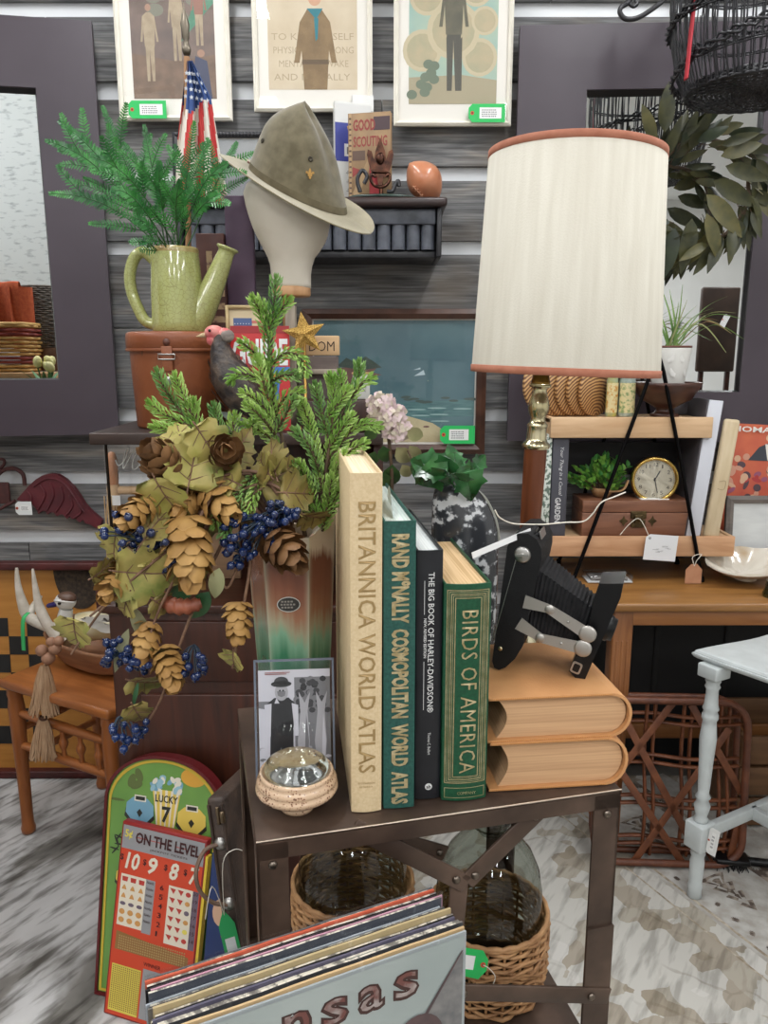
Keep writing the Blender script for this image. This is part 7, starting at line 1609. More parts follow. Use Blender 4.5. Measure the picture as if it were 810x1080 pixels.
for i in range(6):
    for j in range(8):
        if (i+j)%2==0: m.box((x1-.155-.05-s_*(i+.5)+.0,.0065,GH-.19-s_*(j+.5)),(s_,.002,s_))
m.build('dark_squares',flat((28,26,26),.5),gb)
m=MB(); o=[]
for k in range(25): a=PI*k/24; o.append((GW2/2-.085+.085*math.cos(PI+a)*1.0,GH-.024-.135*math.sin(a)))
o=[(p[0],p[1]) for p in o]; m.prism(o,.0,.002,M=TR(0,.007,0)@FRONT); m.build('net_pocket',mat('dark_netting',(44,36,30),(74,60,46),rough=.9,scale=90),gb)
# ---- bagatelle board
pA=PZ(101,1047,.0085); pB=PZ(226,1075,.0085); yb_=math.degrees(math.atan2(pB.y-pA.y,pB.x-pA.x)); 
bgw=.285; lean=12
bg=thing('bagatelle_board','green bagatelle game board with a Lucky 7 pot leaning on the dark cabinet','pinball game',(pA.x,pA.y,.0095),rot=(R(-lean),0,R(yb_)))
def bag_len():
    best=None
    for k in range(300,800):
        l_=k/1000; c=Matrix.LocRotScale(V((pA.x,pA.y,.0095)),Euler((R(-lean),0,R(yb_))),None)@V((bgw*.5,0,l_)); z=c.z-CAM_H; d=c.y*CP-z*SP; v=540-FPX*(c.y*SP+z*CP)/d
        if v<=798: return l_
    return .6
BH=bag_len(); BR=.135
def bagout(ins):
    x0,x1,y0,y1=ins,bgw-ins,ins,BH-ins; r=BR-ins*.6; o=[(x0,y0),(x1,y0)]; n=14
    for k in range(n+1): a=R(90*k/n); o.append((x1-r+r*math.cos(a),y1-r*.8+r*.8*math.sin(a)))
    for k in range(n+1): a=R(90+90*k/n); o.append((x0+r+r*math.cos(a),y1-r*.8+r*.8*math.sin(a)))
    return o
m=MB(); m.prism(bagout(0),0,.026,M=TR(0,.026,0)@FRONT); m.build('back_case',flat((92,22,26),.35),bg)
m=MB(); o=bagout(.0); i_=bagout(.006); n=len(o)
m.add([(p[0],-.006,p[1]) for p in o]+[(p[0],-.006,p[1]) for p in i_]+[(p[0],.002,p[1]) for p in o]+[(p[0],.002,p[1]) for p in i_],[(k,(k+1)%n,n+(k+1)%n,n+k) for k in range(n)]+[(2*n+k,2*n+(k+1)%n,(k+1)%n,k) for k in range(n)]+[(n+k,n+(k+1)%n,3*n+(k+1)%n,3*n+k) for k in range(n)],0)
m.build('maroon_rim',flat((92,22,26),.35,'maroon_enamel'),bg)
m=MB(); 
def ring(o,i_,y): 
    n=len(o); m.add([(p[0],y,p[1]) for p in o]+[(p[0],y,p[1]) for p in i_],[(k,(k+1)%n,n+(k+1)%n,n+k) for k in range(n)])
ring(bagout(.009),bagout(.0145),-.0022); m.build('yellow_line',flat((206,176,60),.4),bg)
m=MB(); m.poly(bagout(.006),0,M=TR(0,-.0005,0)@FRONT); m.build('play_field',mat('leaf_green_field',(116,160,76),(102,148,70),rough=.32,scale=8,coat=.3),bg)
Mbg=[flat((226,198,92),.4),flat((118,166,190),.4),flat((48,50,44),.4),flat((226,220,204),.4),flat((214,160,60),.4),flat((96,110,60),.4),flat((150,190,204),.4),flat((200,60,40),.4)]
m=MB(); LYR[0]=0
Mb_=TR(0,-.0008,0)@FRONT
def bp__(x,y): return (bgw*x,BH*y)
def cup(x,y,s,mi):
    P_(m,Mb_,bp__,[(x-.12*s,y-.01*s),(x-.13*s,y-.045*s),(x-.05*s,y-.085*s),(x+.05*s,y-.085*s),(x+.13*s,y-.045*s),(x+.12*s,y-.01*s)],2)
    P_(m,Mb_,bp__,[(x-.115*s,y+.01*s),(x-.12*s,y-.03*s),(x-.05*s,y-.068*s),(x+.05*s,y-.068*s),(x+.12*s,y-.03*s),(x+.115*s,y+.01*s),(x+.06*s,y+.035*s),(x-.06*s,y+.035*s)],mi)
    P_(m,Mb_,bp__,[(x-.05*s,y+.045*s),(x+.05*s,y+.045*s),(x+.05*s,y+.02*s),(x-.05*s,y+.02*s)],3); P_(m,Mb_,bp__,[(x-.04*s,y+.04*s),(x+.04*s,y+.04*s),(x+.04*s,y+.025*s),(x-.04*s,y+.025*s)],2)
    P_(m,Mb_,bp__,[(x,y-.01*s),(x+.025*s,y-.025*s),(x,y-.045*s),(x-.025*s,y-.025*s)],2)
cup(.30,.785,1,1); cup(.74,.775,1,0); cup(.52,.60,.9,4); cup(.22,.50,.8,0)
# pot with coins
P_(m,Mb_,bp__,[(.40,.865),(.64,.865),(.60,.72),(.45,.72)],0)
for k in range(5): P_(m,Mb_,bp__,[(.415+.048*k,.865),(.435+.048*k,.865),(.455+.035*k,.72),(.445+.035*k,.72)],3)
q=random.Random(4)
for k in range(26): D(m,Mb_,bp__,q.uniform(.40,.64),q.uniform(.865,.915)-.0,.008,.005,q.choice([6,3,1]),rot=q.uniform(0,3))
for (x,y,a) in((.26,.87,.4),(.22,.885,1.2),(.28,.91,2)): D(m,Mb_,bp__,x,y,.016,.009,5,rot=a)
D(m,Mb_,bp__,.74,.93,.03,.02,4); D(m,Mb_,bp__,.10,.80,.02,.003,5)
for k in range(7): D(m,Mb_,bp__,.12+.02*math.cos(k),.62+.03*math.sin(k*1.3),.012,.002,2,rot=k)
a=bp__(.43,.815); m.text('LUCKY',bgw*.19,BH*.030,M=TR(a[0],-.0018,a[1])@FRONT,m=2,bold=.02); a=bp__(.49,.735); m.text('7',bgw*.075,BH*.065,M=TR(a[0],-.0018,a[1])@FRONT,m=2,bold=.03)
m.build('game_print',Mbg,bg)
for (x,y) in((.52,.665),(.30,.66),(.75,.64),(.40,.55)): mm=MB(); mm.lathe([(.0035,0),(.0045,.003),(.002,.006),(0,.007)],10,M=TR(bgw*x,-.0008,BH*y)@RX(90)); mm.build('pin',flat((52,46,40),.4),bg)
# ---- punchboard
pC=PZ(111,1064,.0085); pb=thing('punchboard','orange and grey punchboard reading ON THE LEVEL leaning on the bagatelle board','punchboard',(pC.x,pC.y-.012,.010),rot=(R(-13),R(2.0),R(yb_-3)))
LP=plane_loc((pC.x,pC.y-.012,.010),yb_-3)
PWd=.205; PHt=.415
m=MB(); m.box((PWd/2,.010,PHt/2),(PWd,.02,PHt),bev=.002); m.build('board',flat((140,30,30),.5),pb)
m=MB(); m.box((PWd+.003,.008,PHt*.47),(.006,.016,PHt*.9)); m.build('yellow_edge',flat((220,190,60),.5),pb)
Mpb=[flat((206,70,40),.5),flat((150,150,152),.5),flat((226,216,196),.5),flat((64,28,28),.5),flat((222,206,90),.5),flat((150,108,60),.6),flat((180,150,100),.6),flat((186,62,52),.5),flat((110,96,110),.5),flat((206,150,84),.5)]
m=MB(); LYR[0]=0; Mp_=TR(0,-.0006,0)@FRONT
def pq(x,y): return (PWd*x,PHt*y)
P_(m,Mp_,pq,[(.02,.01),(.98,.01),(.98,.985),(.02,.985)],0); P_(m,Mp_,pq,[(.02,.865),(.98,.865),(.98,.985),(.02,.985)],1)
def TXT(t,x,y,w,h,mi,bold=0,shear=0): a=pq(x,y); m.text(t,PWd*w,PHt*h,M=TR(a[0],-.0018,a[1])@FRONT,m=mi,bold=bold,shear=shear)
TXT('5\u00a2',.05,.915,.09,.05,4,.03); TXT('ON THE LEVEL',.18,.905,.76,.058,3,.03); TXT('JACKPOT TICKETS',.36,.88,.44,.013,3)
for x0 in(.18,.34,.64): P_(m,Mp_,pq,[(x0,.931),(x0+.13,.931),(x0+.13,.935),(x0,.935)],7)
for k,(t,x,w) in enumerate((('10',.085,.17),('9',.36,.11),('8',.61,.11),('7',.84,.11))): TXT(t,x,.765,w,.088,2,.03,.2); TXT('$',x-.065,.80,.04,.035,3,.02)
P_(m,Mp_,pq,[(.05,.735),(.35,.735),(.35,.47),(.05,.47)],2); P_(m,Mp_,pq,[(.35,.735),(.46,.735),(.46,.46),(.35,.46)],1); P_(m,Mp_,pq,[(.62,.735),(.90,.735),(.90,.44),(.62,.44)],2); P_(m,Mp_,pq,[(.90,.735),(.97,.735),(.97,.44),(.90,.44)],8)
for k,t in enumerate('654321'): TXT(t,.52,.70-.047*k,.045 if t!='1' else .02,.026,3,.01)
for i in range(3):
    for j in range(6): 
        x=.10+.10*i; y=.71-.042*j
        if j==0: P_(m,Mp_,pq,[(x-.035,y+.012),(x+.035,y+.012),(x+.03,y-.012),(x-.03,y-.012)],7)
        elif j in(1,2): P_(m,Mp_,pq,[(x-.03,y-.012),(x+.03,y-.012),(x+.015,y+.005),(x,y+.014),(x-.015,y+.005)],9)
        elif j==3: D(m,Mp_,pq,x,y,.007,.004,8)
        else: D(m,Mp_,pq,x,y,.007,.006,9)
for i in range(3):
    for j in range(6):
        x=.67+.09*i; y=.71-.047*j
        if i<2: P_(m,Mp_,pq,[(x-.035,y+.014),(x+.035,y+.012),(x+.01,y-.014)],7)
        else: D(m,Mp_,pq,x,y,.006,.005,(7,9,8,9,4,7)[j])
for k in range(7): TXT('Number'[:4+k%3],.365,.715-.033*k,.08,.014,3); TXT(str(20-k),.91,.715-.040*k,.05,.018,3)
P_(m,Mp_,pq,[(.06,.44),(.92,.40),(.92,.29),(.06,.29)],5); P_(m,Mp_,pq,[(.06,.345),(.92,.345),(.92,.275),(.06,.275)],0)
TXT('WINNER',.42,.30,.2,.02,3)
P_(m,Mp_,pq,[(.05,.27),(.40,.27),(.40,.03),(.05,.03)],4); P_(m,Mp_,pq,[(.42,.285),(.94,.285),(.94,.03),(.42,.03)],1)
for i in range(14):
    for j in range(22): 
        c=pq(.065+.0245*i,.258-.0102*j); m.rect(c[0],c[1],c[0]+.0026,c[1]+.0024,.0014,M=Mp_,m=5)
for i in range(30):
    for j in range(6): 
        c=pq(.10+.0265*i,.415-.0125*j); m.rect(c[0],c[1],c[0]+.0032,c[1]+.003,.0014,M=Mp_,m=6)
m.build('printed_face',Mpb,pb)
# ---- slim dark leather case standing on end with its handle facing the camera
cs0=PZ(258,1040,.30); Yc=1.10
tpc=PY(226,842,1.16); btc=PY(268,1000,1.06)
case=thing('leather_case','slim dark leather case standing on end with a strap handle beside the steel table','case',(PY(278,1060,.98).x-.006,1.03,.0095))
dirv=(tpc-V(case.location)); CL=dirv.length
zax=dirv.normalized(); yax=V((.18,1,0)); yax=(yax-zax*yax.dot(zax)).normalized(); xax=yax.cross(zax)
case.rotation_euler=Matrix((xax,yax,zax)).transposed().to_euler()
Mcase=mat('scuffed_dark_leather',(54,42,36),(76,60,50),rough=.5,scale=26,bump=.15,bscale=200)
CWd=.031; CDp=.20
m=MB(); m.box((0,CDp/2,CL/2),(CWd,CDp,CL),bev=.006); m.build('case_body',Mcase,case)
for s_ in(-1,1): m=MB(); m.tube([(s_*(CWd/2-.004),-.0005,.01),(s_*(CWd/2-.004),-.0005,CL-.01)],.003,6); m.build('welt',Mcase,case)
zr1=CL-.075; zr0=CL-.175
m=MB(); sp=spline([(-.004,-.004,zr1),(-.022,-.016,zr1-.004),(-.034,-.030,zr1-.03),(-.032,-.032,zr1-.06),(-.020,-.018,zr0+.012),(-.002,-.004,zr0)],6); m.tube(sp,.0055,10,flat=.6); m.build('handle',mat('brown_strap_leather',(96,74,60),(122,98,82),rough=.6,scale=40),case)
for z in(zr1,zr0): m=MB(); m.lathe([(.011,0),(.009,.004),(.004,.006),(0,.0065)],14,M=TR(0,-.001,z)@RX(90)); m.build('rivet',Mnick,case)
m=MB(); m.box((.004,-.003,CL-.028),(.006,.006,.03),bev=.002); m.box((.012,-.004,CL-.03),(.008,.010,.02),bev=.003); m.build('clasp',metal('tarnished_clasp',(120,104,84),.4),case)
mw=Matrix.LocRotScale(V(case.location),case.rotation_euler,None)
hp_=mw@V((-.006,-.012,zr0+.002))
gt=thing('price_tag','long green price tag strung from the case handle','price tag',hp_,rot=(R(-8),R(-10),R(14)))
m=MB(); m.prism([(0,.008),(.007,-.004),(.013,-.018),(.013,-.12),(-.013,-.12),(-.013,-.018),(-.007,-.004)],0,.0006,M=TR(.0,-.006,-.012)@FRONT); m.build('card',flat((38,150,84),.55),gt)
m=MB(); m.rect(-.008,-.11,.008,-.04,.001,M=TR(.0,-.006,-.012)@FRONT); m.build('price_sticker',flat((200,204,204),.5),gt)
m=MB(); o_=V(hp_); m.tube(spline([(0,-.006,-.012),PY(238,925,1.05)-o_,PY(252,915,1.05)-o_,PY(264,919,1.06)-o_],5),.0007,5); m.tube(spline([(0,-.006,-.012),PY(222,945,1.04)-o_,PY(208,975,1.03)-o_],5),.0007,5); m.build('string',Mstr,gt)
# blue picture board behind the handle
a=PY(206,1000,1.33); bb=thing('blue_game_box','dark blue illustrated game board with a yellow edge behind the case handle','game board',(PY(204,1060,1.33).x,1.33,.0095),rot=(R(-9),R(4),R(-8))); bh_=PY(225,893,1.40).z-.0095+.01
m=MB(); m.box((.055,.006,bh_/2),(.11,.012,bh_),bev=.001); m.build('board',flat((34,52,98),.4),bb)
m=MB(); LYR[0]=0; Mb2=TR(0,-.0006,0)@FRONT
m.rect(0,bh_-.010,.11,bh_,0,M=Mb2,m=0)
for k,(x,y,rx_,ry_,mi) in enumerate(((.040,.90,.016,.02,1),(.045,.84,.018,.024,2),(.05,.78,.014,.02,3),(.075,.85,.02,.03,3),(.03,.7,.02,.03,1),(.05,.6,.02,.02,2))): m.disc(x,bh_*y,rx_,ry_,.0001*(k+1),M=Mb2,m=mi,n=16)
m.build('picture',[flat((216,190,60),.4),flat((206,168,140),.4),flat((176,60,56),.4),flat((206,120,60),.4)],bb)
# thin red and yellow box between the case and the table leg
a=PY(262,905,1.22); rbx=thing('thin_red_box','thin red and yellow game box standing between the case and the table leg','box',(PY(266,1000,1.22).x,1.22,.0095),rz=-6); bh_=a.z
m=MB(); m.box((0,.12,bh_/2),(.012,.24,bh_),bev=.001); m.build('box_body',flat((120,30,40),.45),rbx)
m=MB(); m.box((-.001,-.0006,bh_*.86),(.008,.001,bh_*.26)); m.build('yellow_stripe',flat((206,170,60),.45),rbx)
# ================================================================ RIGHT SIDE: OAK TABLE, TIERED SHELF, WREATH, WHITE TABLE, BASKETS
OZT=.75; OY0=1.985; OY1=2.47
Moak=wood('golden_oak_top',(124,84,42),(156,110,58),'x',4,.35,.05)
Moaks=wood('golden_oak_apron',(134,84,44),(160,106,58),'x',4,.4,.05); Moakz=wood('golden_oak_leg',(118,72,38),(148,96,54),'z',5,.4,.05)
ox0=PY(582,640,OY0).x; ox1=1.75; 
oak=thing('oak_table','golden oak table against the plank wall under the tiered shelf','table',((ox0+ox1)/2,(OY0+OY1)/2,.0085)); oc=(ox0+ox1)/2; OW=ox1-ox0; OD=OY1-OY0; zt=OZT-.0085
def op(c,d,n,mt,bev=.004): m=MB(); m.box(c,d,bev=bev); return m.build(n,mt,oak)
op((0,0,zt-.0125),(OW,OD,.025),'tabletop',Moak,.007)
op((0,-OD/2+.03,zt-.025-.022),(OW-.10,.02,.044),'apron',Moaks); op((0,OD/2-.03,zt-.047),(OW-.10,.02,.044),'apron',Moaks)
lx=PY(652,700,OY0+.04).x
for x in(lx-oc,OW/2-.05):
    for y in(-OD/2+.045,OD/2-.045):
        m=MB(); m.box((x,y,(zt-.025)/2),(.055,.055,zt-.025),bev=.004)
        for k in(-1,0,1): m.box((x+k*.014,y-.0275,zt*.5),(.006,.004,zt*.7),bev=.0015)
        m.build('leg',Moakz,oak)
op((0,OD/2-.10,.18),(OW-.2,.02,.05),'stretcher',Moaks)
# ---- tiered shelf on hairpin frame
SFY=2.20; FT=PZ(604,613,OZT); SFY=FT.y+.0
zl=PY(660,566,SFY).z; zl2=PY(660,587,SFY).z; zu=PY(660,440,SFY).z; zu2=PY(660,462,SFY).z
Mrawp=wood('raw_pale_pine',(190,152,112),(212,178,140),'x',5,.6,.06)
Mrawp2=wood('raw_pine_lip',(178,130,92),(204,160,122),'x',5,.6,.06)
xl0=PY(560,575,SFY).x; xl1=PY(775,575,SFY).x; xu0=PY(581,450,SFY).x; xu1=PY(752,450,SFY).x
ts_=thing('tiered_shelf','two tier raw pine shelf on a black hairpin frame standing on the oak table','shelf',(0,SFY,OZT+.001)); zb=OZT+.001; SD=.17
for (x0,x1,za,zb_,n_) in ((xl0,xl1,zl,zl2,'lower'),(xu0,xu1,zu,zu2,'upper')):
    m=MB(); m.box(((x0+x1)/2,SD/2+.014,za-zb-.012),(x1-x0,SD,.014),bev=.002); m.build('shelf_board',Mrawp,ts_)
    m=MB(); m.box(((x0+x1)/2,.006,(za+zb_)/2-zb),(x1-x0,.012,za-zb_),bev=.002); m.build('front_lip',Mrawp2 if n_=='lower' else Mrawp,ts_)
    for x in(x0,x1): m=MB(); m.box((x+(.006 if x==x0 else -.006),SD/2+.012,(za+zb_)/2-zb),(.012,SD,(za-zb_)*.98),bev=.002); m.build('end_lip',Mrawp,ts_)
Miron=metal('black_hairpin_iron',(26,25,26),.5)
m=MB(); m.box(((xl0+xl1)/2-.02,SD+.004,(PY(660,466,SFY+.18).z+PY(660,500,SFY+.18).z)/2-zb),((xl1-xl0)*.86,.008,PY(660,466,SFY+.18).z-PY(660,500,SFY+.18).z),bev=.001); lab(m.build('back_shade_strip',flat((24,22,24),.6),ts_),'dark strip standing in for the shade across the back')  # dark strip added in place of the shade between the tiers
for y in(-.006,SD+.02):
    pts=[(604,613),(640,517),(676,420),(686,392),(689,378),(692,374),(695,378),(699,392),(716,480),(739,613)]
    m=MB(); P4=[PY(u,v,SFY)-V((0,SFY,zb)) for u,v in pts]; sp=[P4[0],P4[1],P4[2]]+spline(P4[3:8],4)+[P4[8],P4[9]]; sp=[V((p.x,y,max(p.z,.004))) for p in sp]; m.tube(sp,.0055,10); 
    for q in(sp[0],sp[-1]): m.lathe([(.0075,-.004),(.008,.004),(.006,.012)],12,M=TR(*q))
    m.build('hairpin_leg',Miron,ts_)
m=MB(); a=PY(693,374,SFY)-V((0,SFY,zb)); m.tube([(a.x,-.006,a.z),(a.x,SD+.02,a.z)],.005,8); m.build('cross_rod',Miron,ts_)
# books on the lower tier
def shelf_box(name,label,cat,u0,u1,vt,Y,dep,base,mt,yaw=0,lean=0,bev=.002,part='box_body'):
    a=PY(u0,vt,Y); b_=PY(u1,vt,Y); w=b_.x-a.x; h=a.z-base
    t=thing(name,label,cat,(a.x,Y,base),rot=(0,R(lean),R(yaw))); m=MB(); m.box((w/2,dep/2,h/2),(w,dep,h),bev=bev); m.build(part,mt,t); return t,w,h
YB=SFY+.016; zL=zl+.0012-.005; zU=zu+.0012-.005
t,w,h=shelf_box('garden_book','thin patterned white and green book next to the lamp column on the lower tier','book',574,583,458,YB,.15,zL,mat('leafy_white_pattern',(206,212,204),(96,112,100),rough=.6,scale=90,ramp=(.48,.54)),part='cover')
t,w,h=shelf_box('garden_book','slate grey garden book with white spine lettering on the lower tier','book',584,601,456,YB,.15,zL,flat((70,70,78),.6),part='cover')
Mwt2=flat((206,206,206),.6)
def vtext(par,txt,x,ztop,zbot,hh,mt,name,bold=0,shear=0): m=MB(); m.text(txt,ztop-zbot,hh,M=TR(x-hh/2,-.0008,ztop)@DOWNTXT,bold=bold,shear=shear); m.build(name,mt,par)
vtext(t,'Your Thing in a Casual',w*.55,h*.86,h*.40,w*.28,Mwt2,'script_lettering',0,.3); vtext(t,'GARDEN',w*.45,h*.38,h*.14,w*.36,Mwt2,'title_lettering',.02)
m=MB(); m.rect(0,h*.965,w,h*.99,0,M=TR(0,-.0006,0)@FRONT); m.build('top_band',Mwt2,t)
# wooden box with brass latch
Mbox=wood('warm_walnut_box',(108,68,48),(138,92,68),'x',5,.45,.05)
a=PY(615,528,YB); b_=PY(733,567,YB); BW=b_.x-a.x; BH_=a.z-zL; 
wb_=thing('latched_box','brown wooden box with a brass latch on the lower tier under the clock','box',((a.x+b_.x)/2,YB,zL))
m=MB(); m.box((0,.065,BH_*.33),(BW,.13,BH_*.66),bev=.002); m.build('box_base',Mbox,wb_); m=MB(); m.box((0,.065,BH_*.835),(BW,.13,BH_*.32),bev=.002); m.build('box_lid',Mbox,wb_)
Mob=metal('antique_brass_latch',(104,88,60),.4,(72,60,44),scale=60)
lx_=PY(673,546,YB).x-wb_.location.x; lzz=PY(673,548,YB).z-zL
m=MB(); m.box((lx_,-.002,lzz+.014),(.046,.004,.022),bev=.001); m.box((lx_,-.003,lzz-.012),(.040,.006,.022),bev=.001); m.box((lx_,-.006,lzz+.002),(.026,.006,.026),bev=.002); m.ball((lx_,-.009,lzz),.006,10,8); m.build('latch',Mob,wb_)
for dx in(-.042,.042): m=MB(); c=(lx_+dx,lzz-.004); m.prism([(c[0]-.013,c[1]),(c[0]-.004,c[1]+.007),(c[0],c[1]+.016),(c[0]+.004,c[1]+.007),(c[0]+.013,c[1]),(c[0]+.004,c[1]-.007),(c[0],c[1]-.016),(c[0]-.004,c[1]-.007)],0,.002,M=FRONT); m.build('latch_plate',Mob,wb_)
BXT=zL+BH_+.001
# tag on the latch
a=PY(678,590,YB-.03); b_=PY(714,563,YB-.03); tg2=thing('price_tag','white price tag hanging from the brass latch over the shelf lip','price tag',(a.x,YB-.03,a.z),rot=(0,R(4),0)); w=b_.x-a.x;h=b_.z-a.z
m=MB(); m.prism([(0,0),(w,0),(w,h),(w*.12,h),(0,h*.88)],0,.0006,M=FRONT); m.build('card',flat((226,228,230),.6),tg2)
m=MB(); q=random.Random(3)
for k in range(9): x=w*q.uniform(.25,.7); m.rect(x,h*(.32+.03*k),x+w*q.uniform(.05,.2),h*(.335+.03*k),.001,M=FRONT)
m.disc(w*.12,h*.85,.004,.004,.001,M=FRONT,n=12); m.build('faint_print',flat((150,152,156),.6),tg2)
m=MB(); o_=V(tg2.location); m.tube(spline([(w*.12,-.001,h*.85),PY(672,548,YB-.02)-o_,PY(662,553,YB-.02)-o_,PY(652,566,YB-.022)-o_],5),.0011,5); m.build('string',Mstr,tg2)
# clock
cc=PY(691,506,YB+.03); ck=thing('alarm_clock','round brass rimmed alarm clock with a cream dial on top of the latched box','clock',(cc.x,YB+.035,BXT)); cz=cc.z-BXT; Rr=px2m(24.5,YB+.03,506)
Mck=TR(0,0,cz)@RX(90)@RY(-8)
m=MB(); m.lathe([(0,-.055),(Rr*.8,-.052),(Rr*.95,-.035),(Rr*.97,-.004)],40,M=Mck); m.build('clock_case',flat((70,58,50),.4),ck)
m=MB(); m.lathe([(Rr*.97,-.006),(Rr*1.0,-.002),(Rr*1.0,.006),(Rr*.94,.010),(Rr*.86,.008),(Rr*.84,.003)],48,M=Mck,capb=False,capt=False); m.build('brass_bezel',metal('bright_brass',(206,172,96),.2),ck)
m=MB(); m.lathe([(0,.002),(Rr*.86,.002)],40,M=Mck); m.build('dial',flat((244,236,214),.5),ck)
m=MB(); 
for k in range(12):
    a=R(90-30*(k+1)); m.text(str(k+1),(.0085 if k else .004) if k<9 else .012,.011,M=Mck@TR(Rr*.66*math.cos(a)-.005,Rr*.66*math.sin(a)-.0055,.0024))
for k in range(60):
    a=R(6*k); m.box((Rr*.80*math.cos(a),Rr*.80*math.sin(a),.0024),(.0012,.0012,.0002),M=Mck)
m.build('numerals',flat((96,84,66),.6),ck)
for nm_,ang,l_,w_ in (('hour_hand',63,.45,.0028),('minute_hand',-76,.62,.0022)):
    m=MB(); m.box((l_*Rr*.42,0,.0035),(l_*Rr*1.1,w_,.0008),M=Mck@RZ(ang)); m.ball((0,0,.0035),.003,8,6,M=Mck); m.build(nm_,flat((30,28,26),.4),ck)
m=MB(); m.lathe([(Rr*.84,.004),(Rr*.6,.008),(0,.0105)],36,M=Mck); m.build('domed_glass',pane_mat('clear_pane'),ck)
m=MB(); m.box((0,.012,(cz-Rr)*.5+.004),(.085,.06,max(.006,cz-Rr+.006)),bev=.003); m.build('white_foot',flat((222,220,214),.5),ck)
# boxwood ball
bwp=PY(632,527,YB+.05); bxw=thing('boxwood_plant','small bright green artificial boxwood in a tan wrap on the latched box','plant',(bwp.x+.01,YB+.065,BXT)); q=random.Random(14)
m=MB(); m.lathe([(0,0),(.022,0),(.030,.014),(.034,.028),(.030,.028),(.024,.006),(0,.006)],20); m.tube(spline([(.01,-.03,.02),(.05,-.035,.024),(.07,-.02,.05)],5),.006,8,flat=.5); m.build('tan_wrap',mat('tan_husk',(152,112,72),(176,136,94),rough=.7,scale=40),bxw)
m=MB(); m2=MB()
for i in range(56):
    a=q.uniform(0,2*PI); ph=q.uniform(.0,1.35); d=V((math.cos(a)*math.sin(ph)*1.15,math.sin(a)*math.sin(ph)*.8,math.cos(ph))); L_=q.uniform(.06,.10); e=V((0,0,.02))+d*L_*(1.0 if d.x<.4 else 1.0)
    m2.tube([(0,0,.015),tuple(e)],.0012,5)
    for k in range(8):
        p=V((0,0,.02)).lerp(e,.45+.075*k); o=(d+V((q.uniform(-1,1),q.uniform(-1,1),q.uniform(-.3,1)))).normalized()
        m.leaf(TR(*p)@frame_to(o.orthogonal(),o),.022,.014,.2,.3,n=3,m=0 if q.random()<.5 else 1)
m.build('foliage',[mat('boxwood_bright',(104,164,62),(140,190,84),rough=.4,scale=40),mat('boxwood_dark',(60,120,56),(86,146,68),rough=.4,scale=40)],bxw); m2.build('twigs',Mtwig,bxw)
# binder and cream board at the right end of the lower tier
t,w,h=shelf_box('white_binder','tall white spined binder with dark grey covers leaning at the right end of the tiers','binder',735,750,421,YB-.004,.004,zL,flat((206,208,216),.6),lean=5.2,part='spine')
m=MB(); m.box((-.002,.095,h/2),(.004,.185,h),bev=.001); m.build('cover',flat((84,80,84),.6),t); m=MB(); m.box((w+.001,.095,h/2),(.003,.185,h),bev=.001); m.build('cover',flat((84,80,84),.6),t); m=MB(); m.box((w/2,.1,h/2),(w-.004,.17,h-.02)); m.build('pages',flat((206,204,200),.8),t)
vtext(t,'Big Family Album',w*.55,h*.9,h*.45,w*.3,flat((186,190,200),.6),'faint_lettering')if False else None
t,w,h=shelf_box('cream_board','rounded cream wooden board leaning beside the white binder','board',753,770,441,YB-.006,.02,zL,mat('cream_wood_board',(196,176,142),(208,190,158),rough=.5,scale=10,stretch=(6,6,1)),lean=5.5,bev=.008,part='board')
m=MB(); m.tube(spline([(w*.3,-.0005,h*.42),(w*.7,-.0005,h*.42),(w*.7,-.0005,h*.49),(w*.3,-.0005,h*.48)],4),.0008,5); m.build('pencil_mark',flat((160,140,110)),t)
# ---- upper tier
q=random.Random(22); Mring,nt,N,L,b=nodes_mat('ringed_wood_slice',rough=.4)
tc=N.new('ShaderNodeTexCoord'); wv=N.new('ShaderNodeTexWave'); wv.wave_type='RINGS'; wv.rings_direction='SPHERICAL'; wv.inputs['Scale'].default_value=34; wv.inputs['Distortion'].default_value=2.5; L.new(tc.outputs['Object'],wv.inputs['Vector']); cr=ramp_node(N,[(.1,(96,60,36)),(.5,(160,112,68)),(.9,(196,156,104))]); L.new(wv.outputs['Fac'],cr.inputs['Fac']); L.new(cr.outputs[0],b.inputs['Base Color'])
for k,(u,yw,tilt) in enumerate(((577,28,-4),(586,30,-3),(596,30,-1),(606,32,1),(616,34,3),(627,36,5))):
    a=PY(u,438,SFY+.09); r=.088-.002*k
    t=thing('wood_slice','ringed brown wood slice on the upper tier, '+['leftmost of the row','second from the left of the row','third from the left of the row','fourth from the left of the row','fifth from the left of the row','rightmost of the row beside the painted glasses'][k],'wood slice',(a.x,SFY+.085+.002*k,zU),rot=(0,R(tilt),R(yw-90)),group='wood slices on the upper tier')
    m=MB(); m.lathe([(0,-.006),(r-.002,-.006),(r,-.003),(r,.003),(r-.002,.006),(0,.006)],36,M=TR(0,0,r)@RY(90)); m.build('slice',Mring,t)
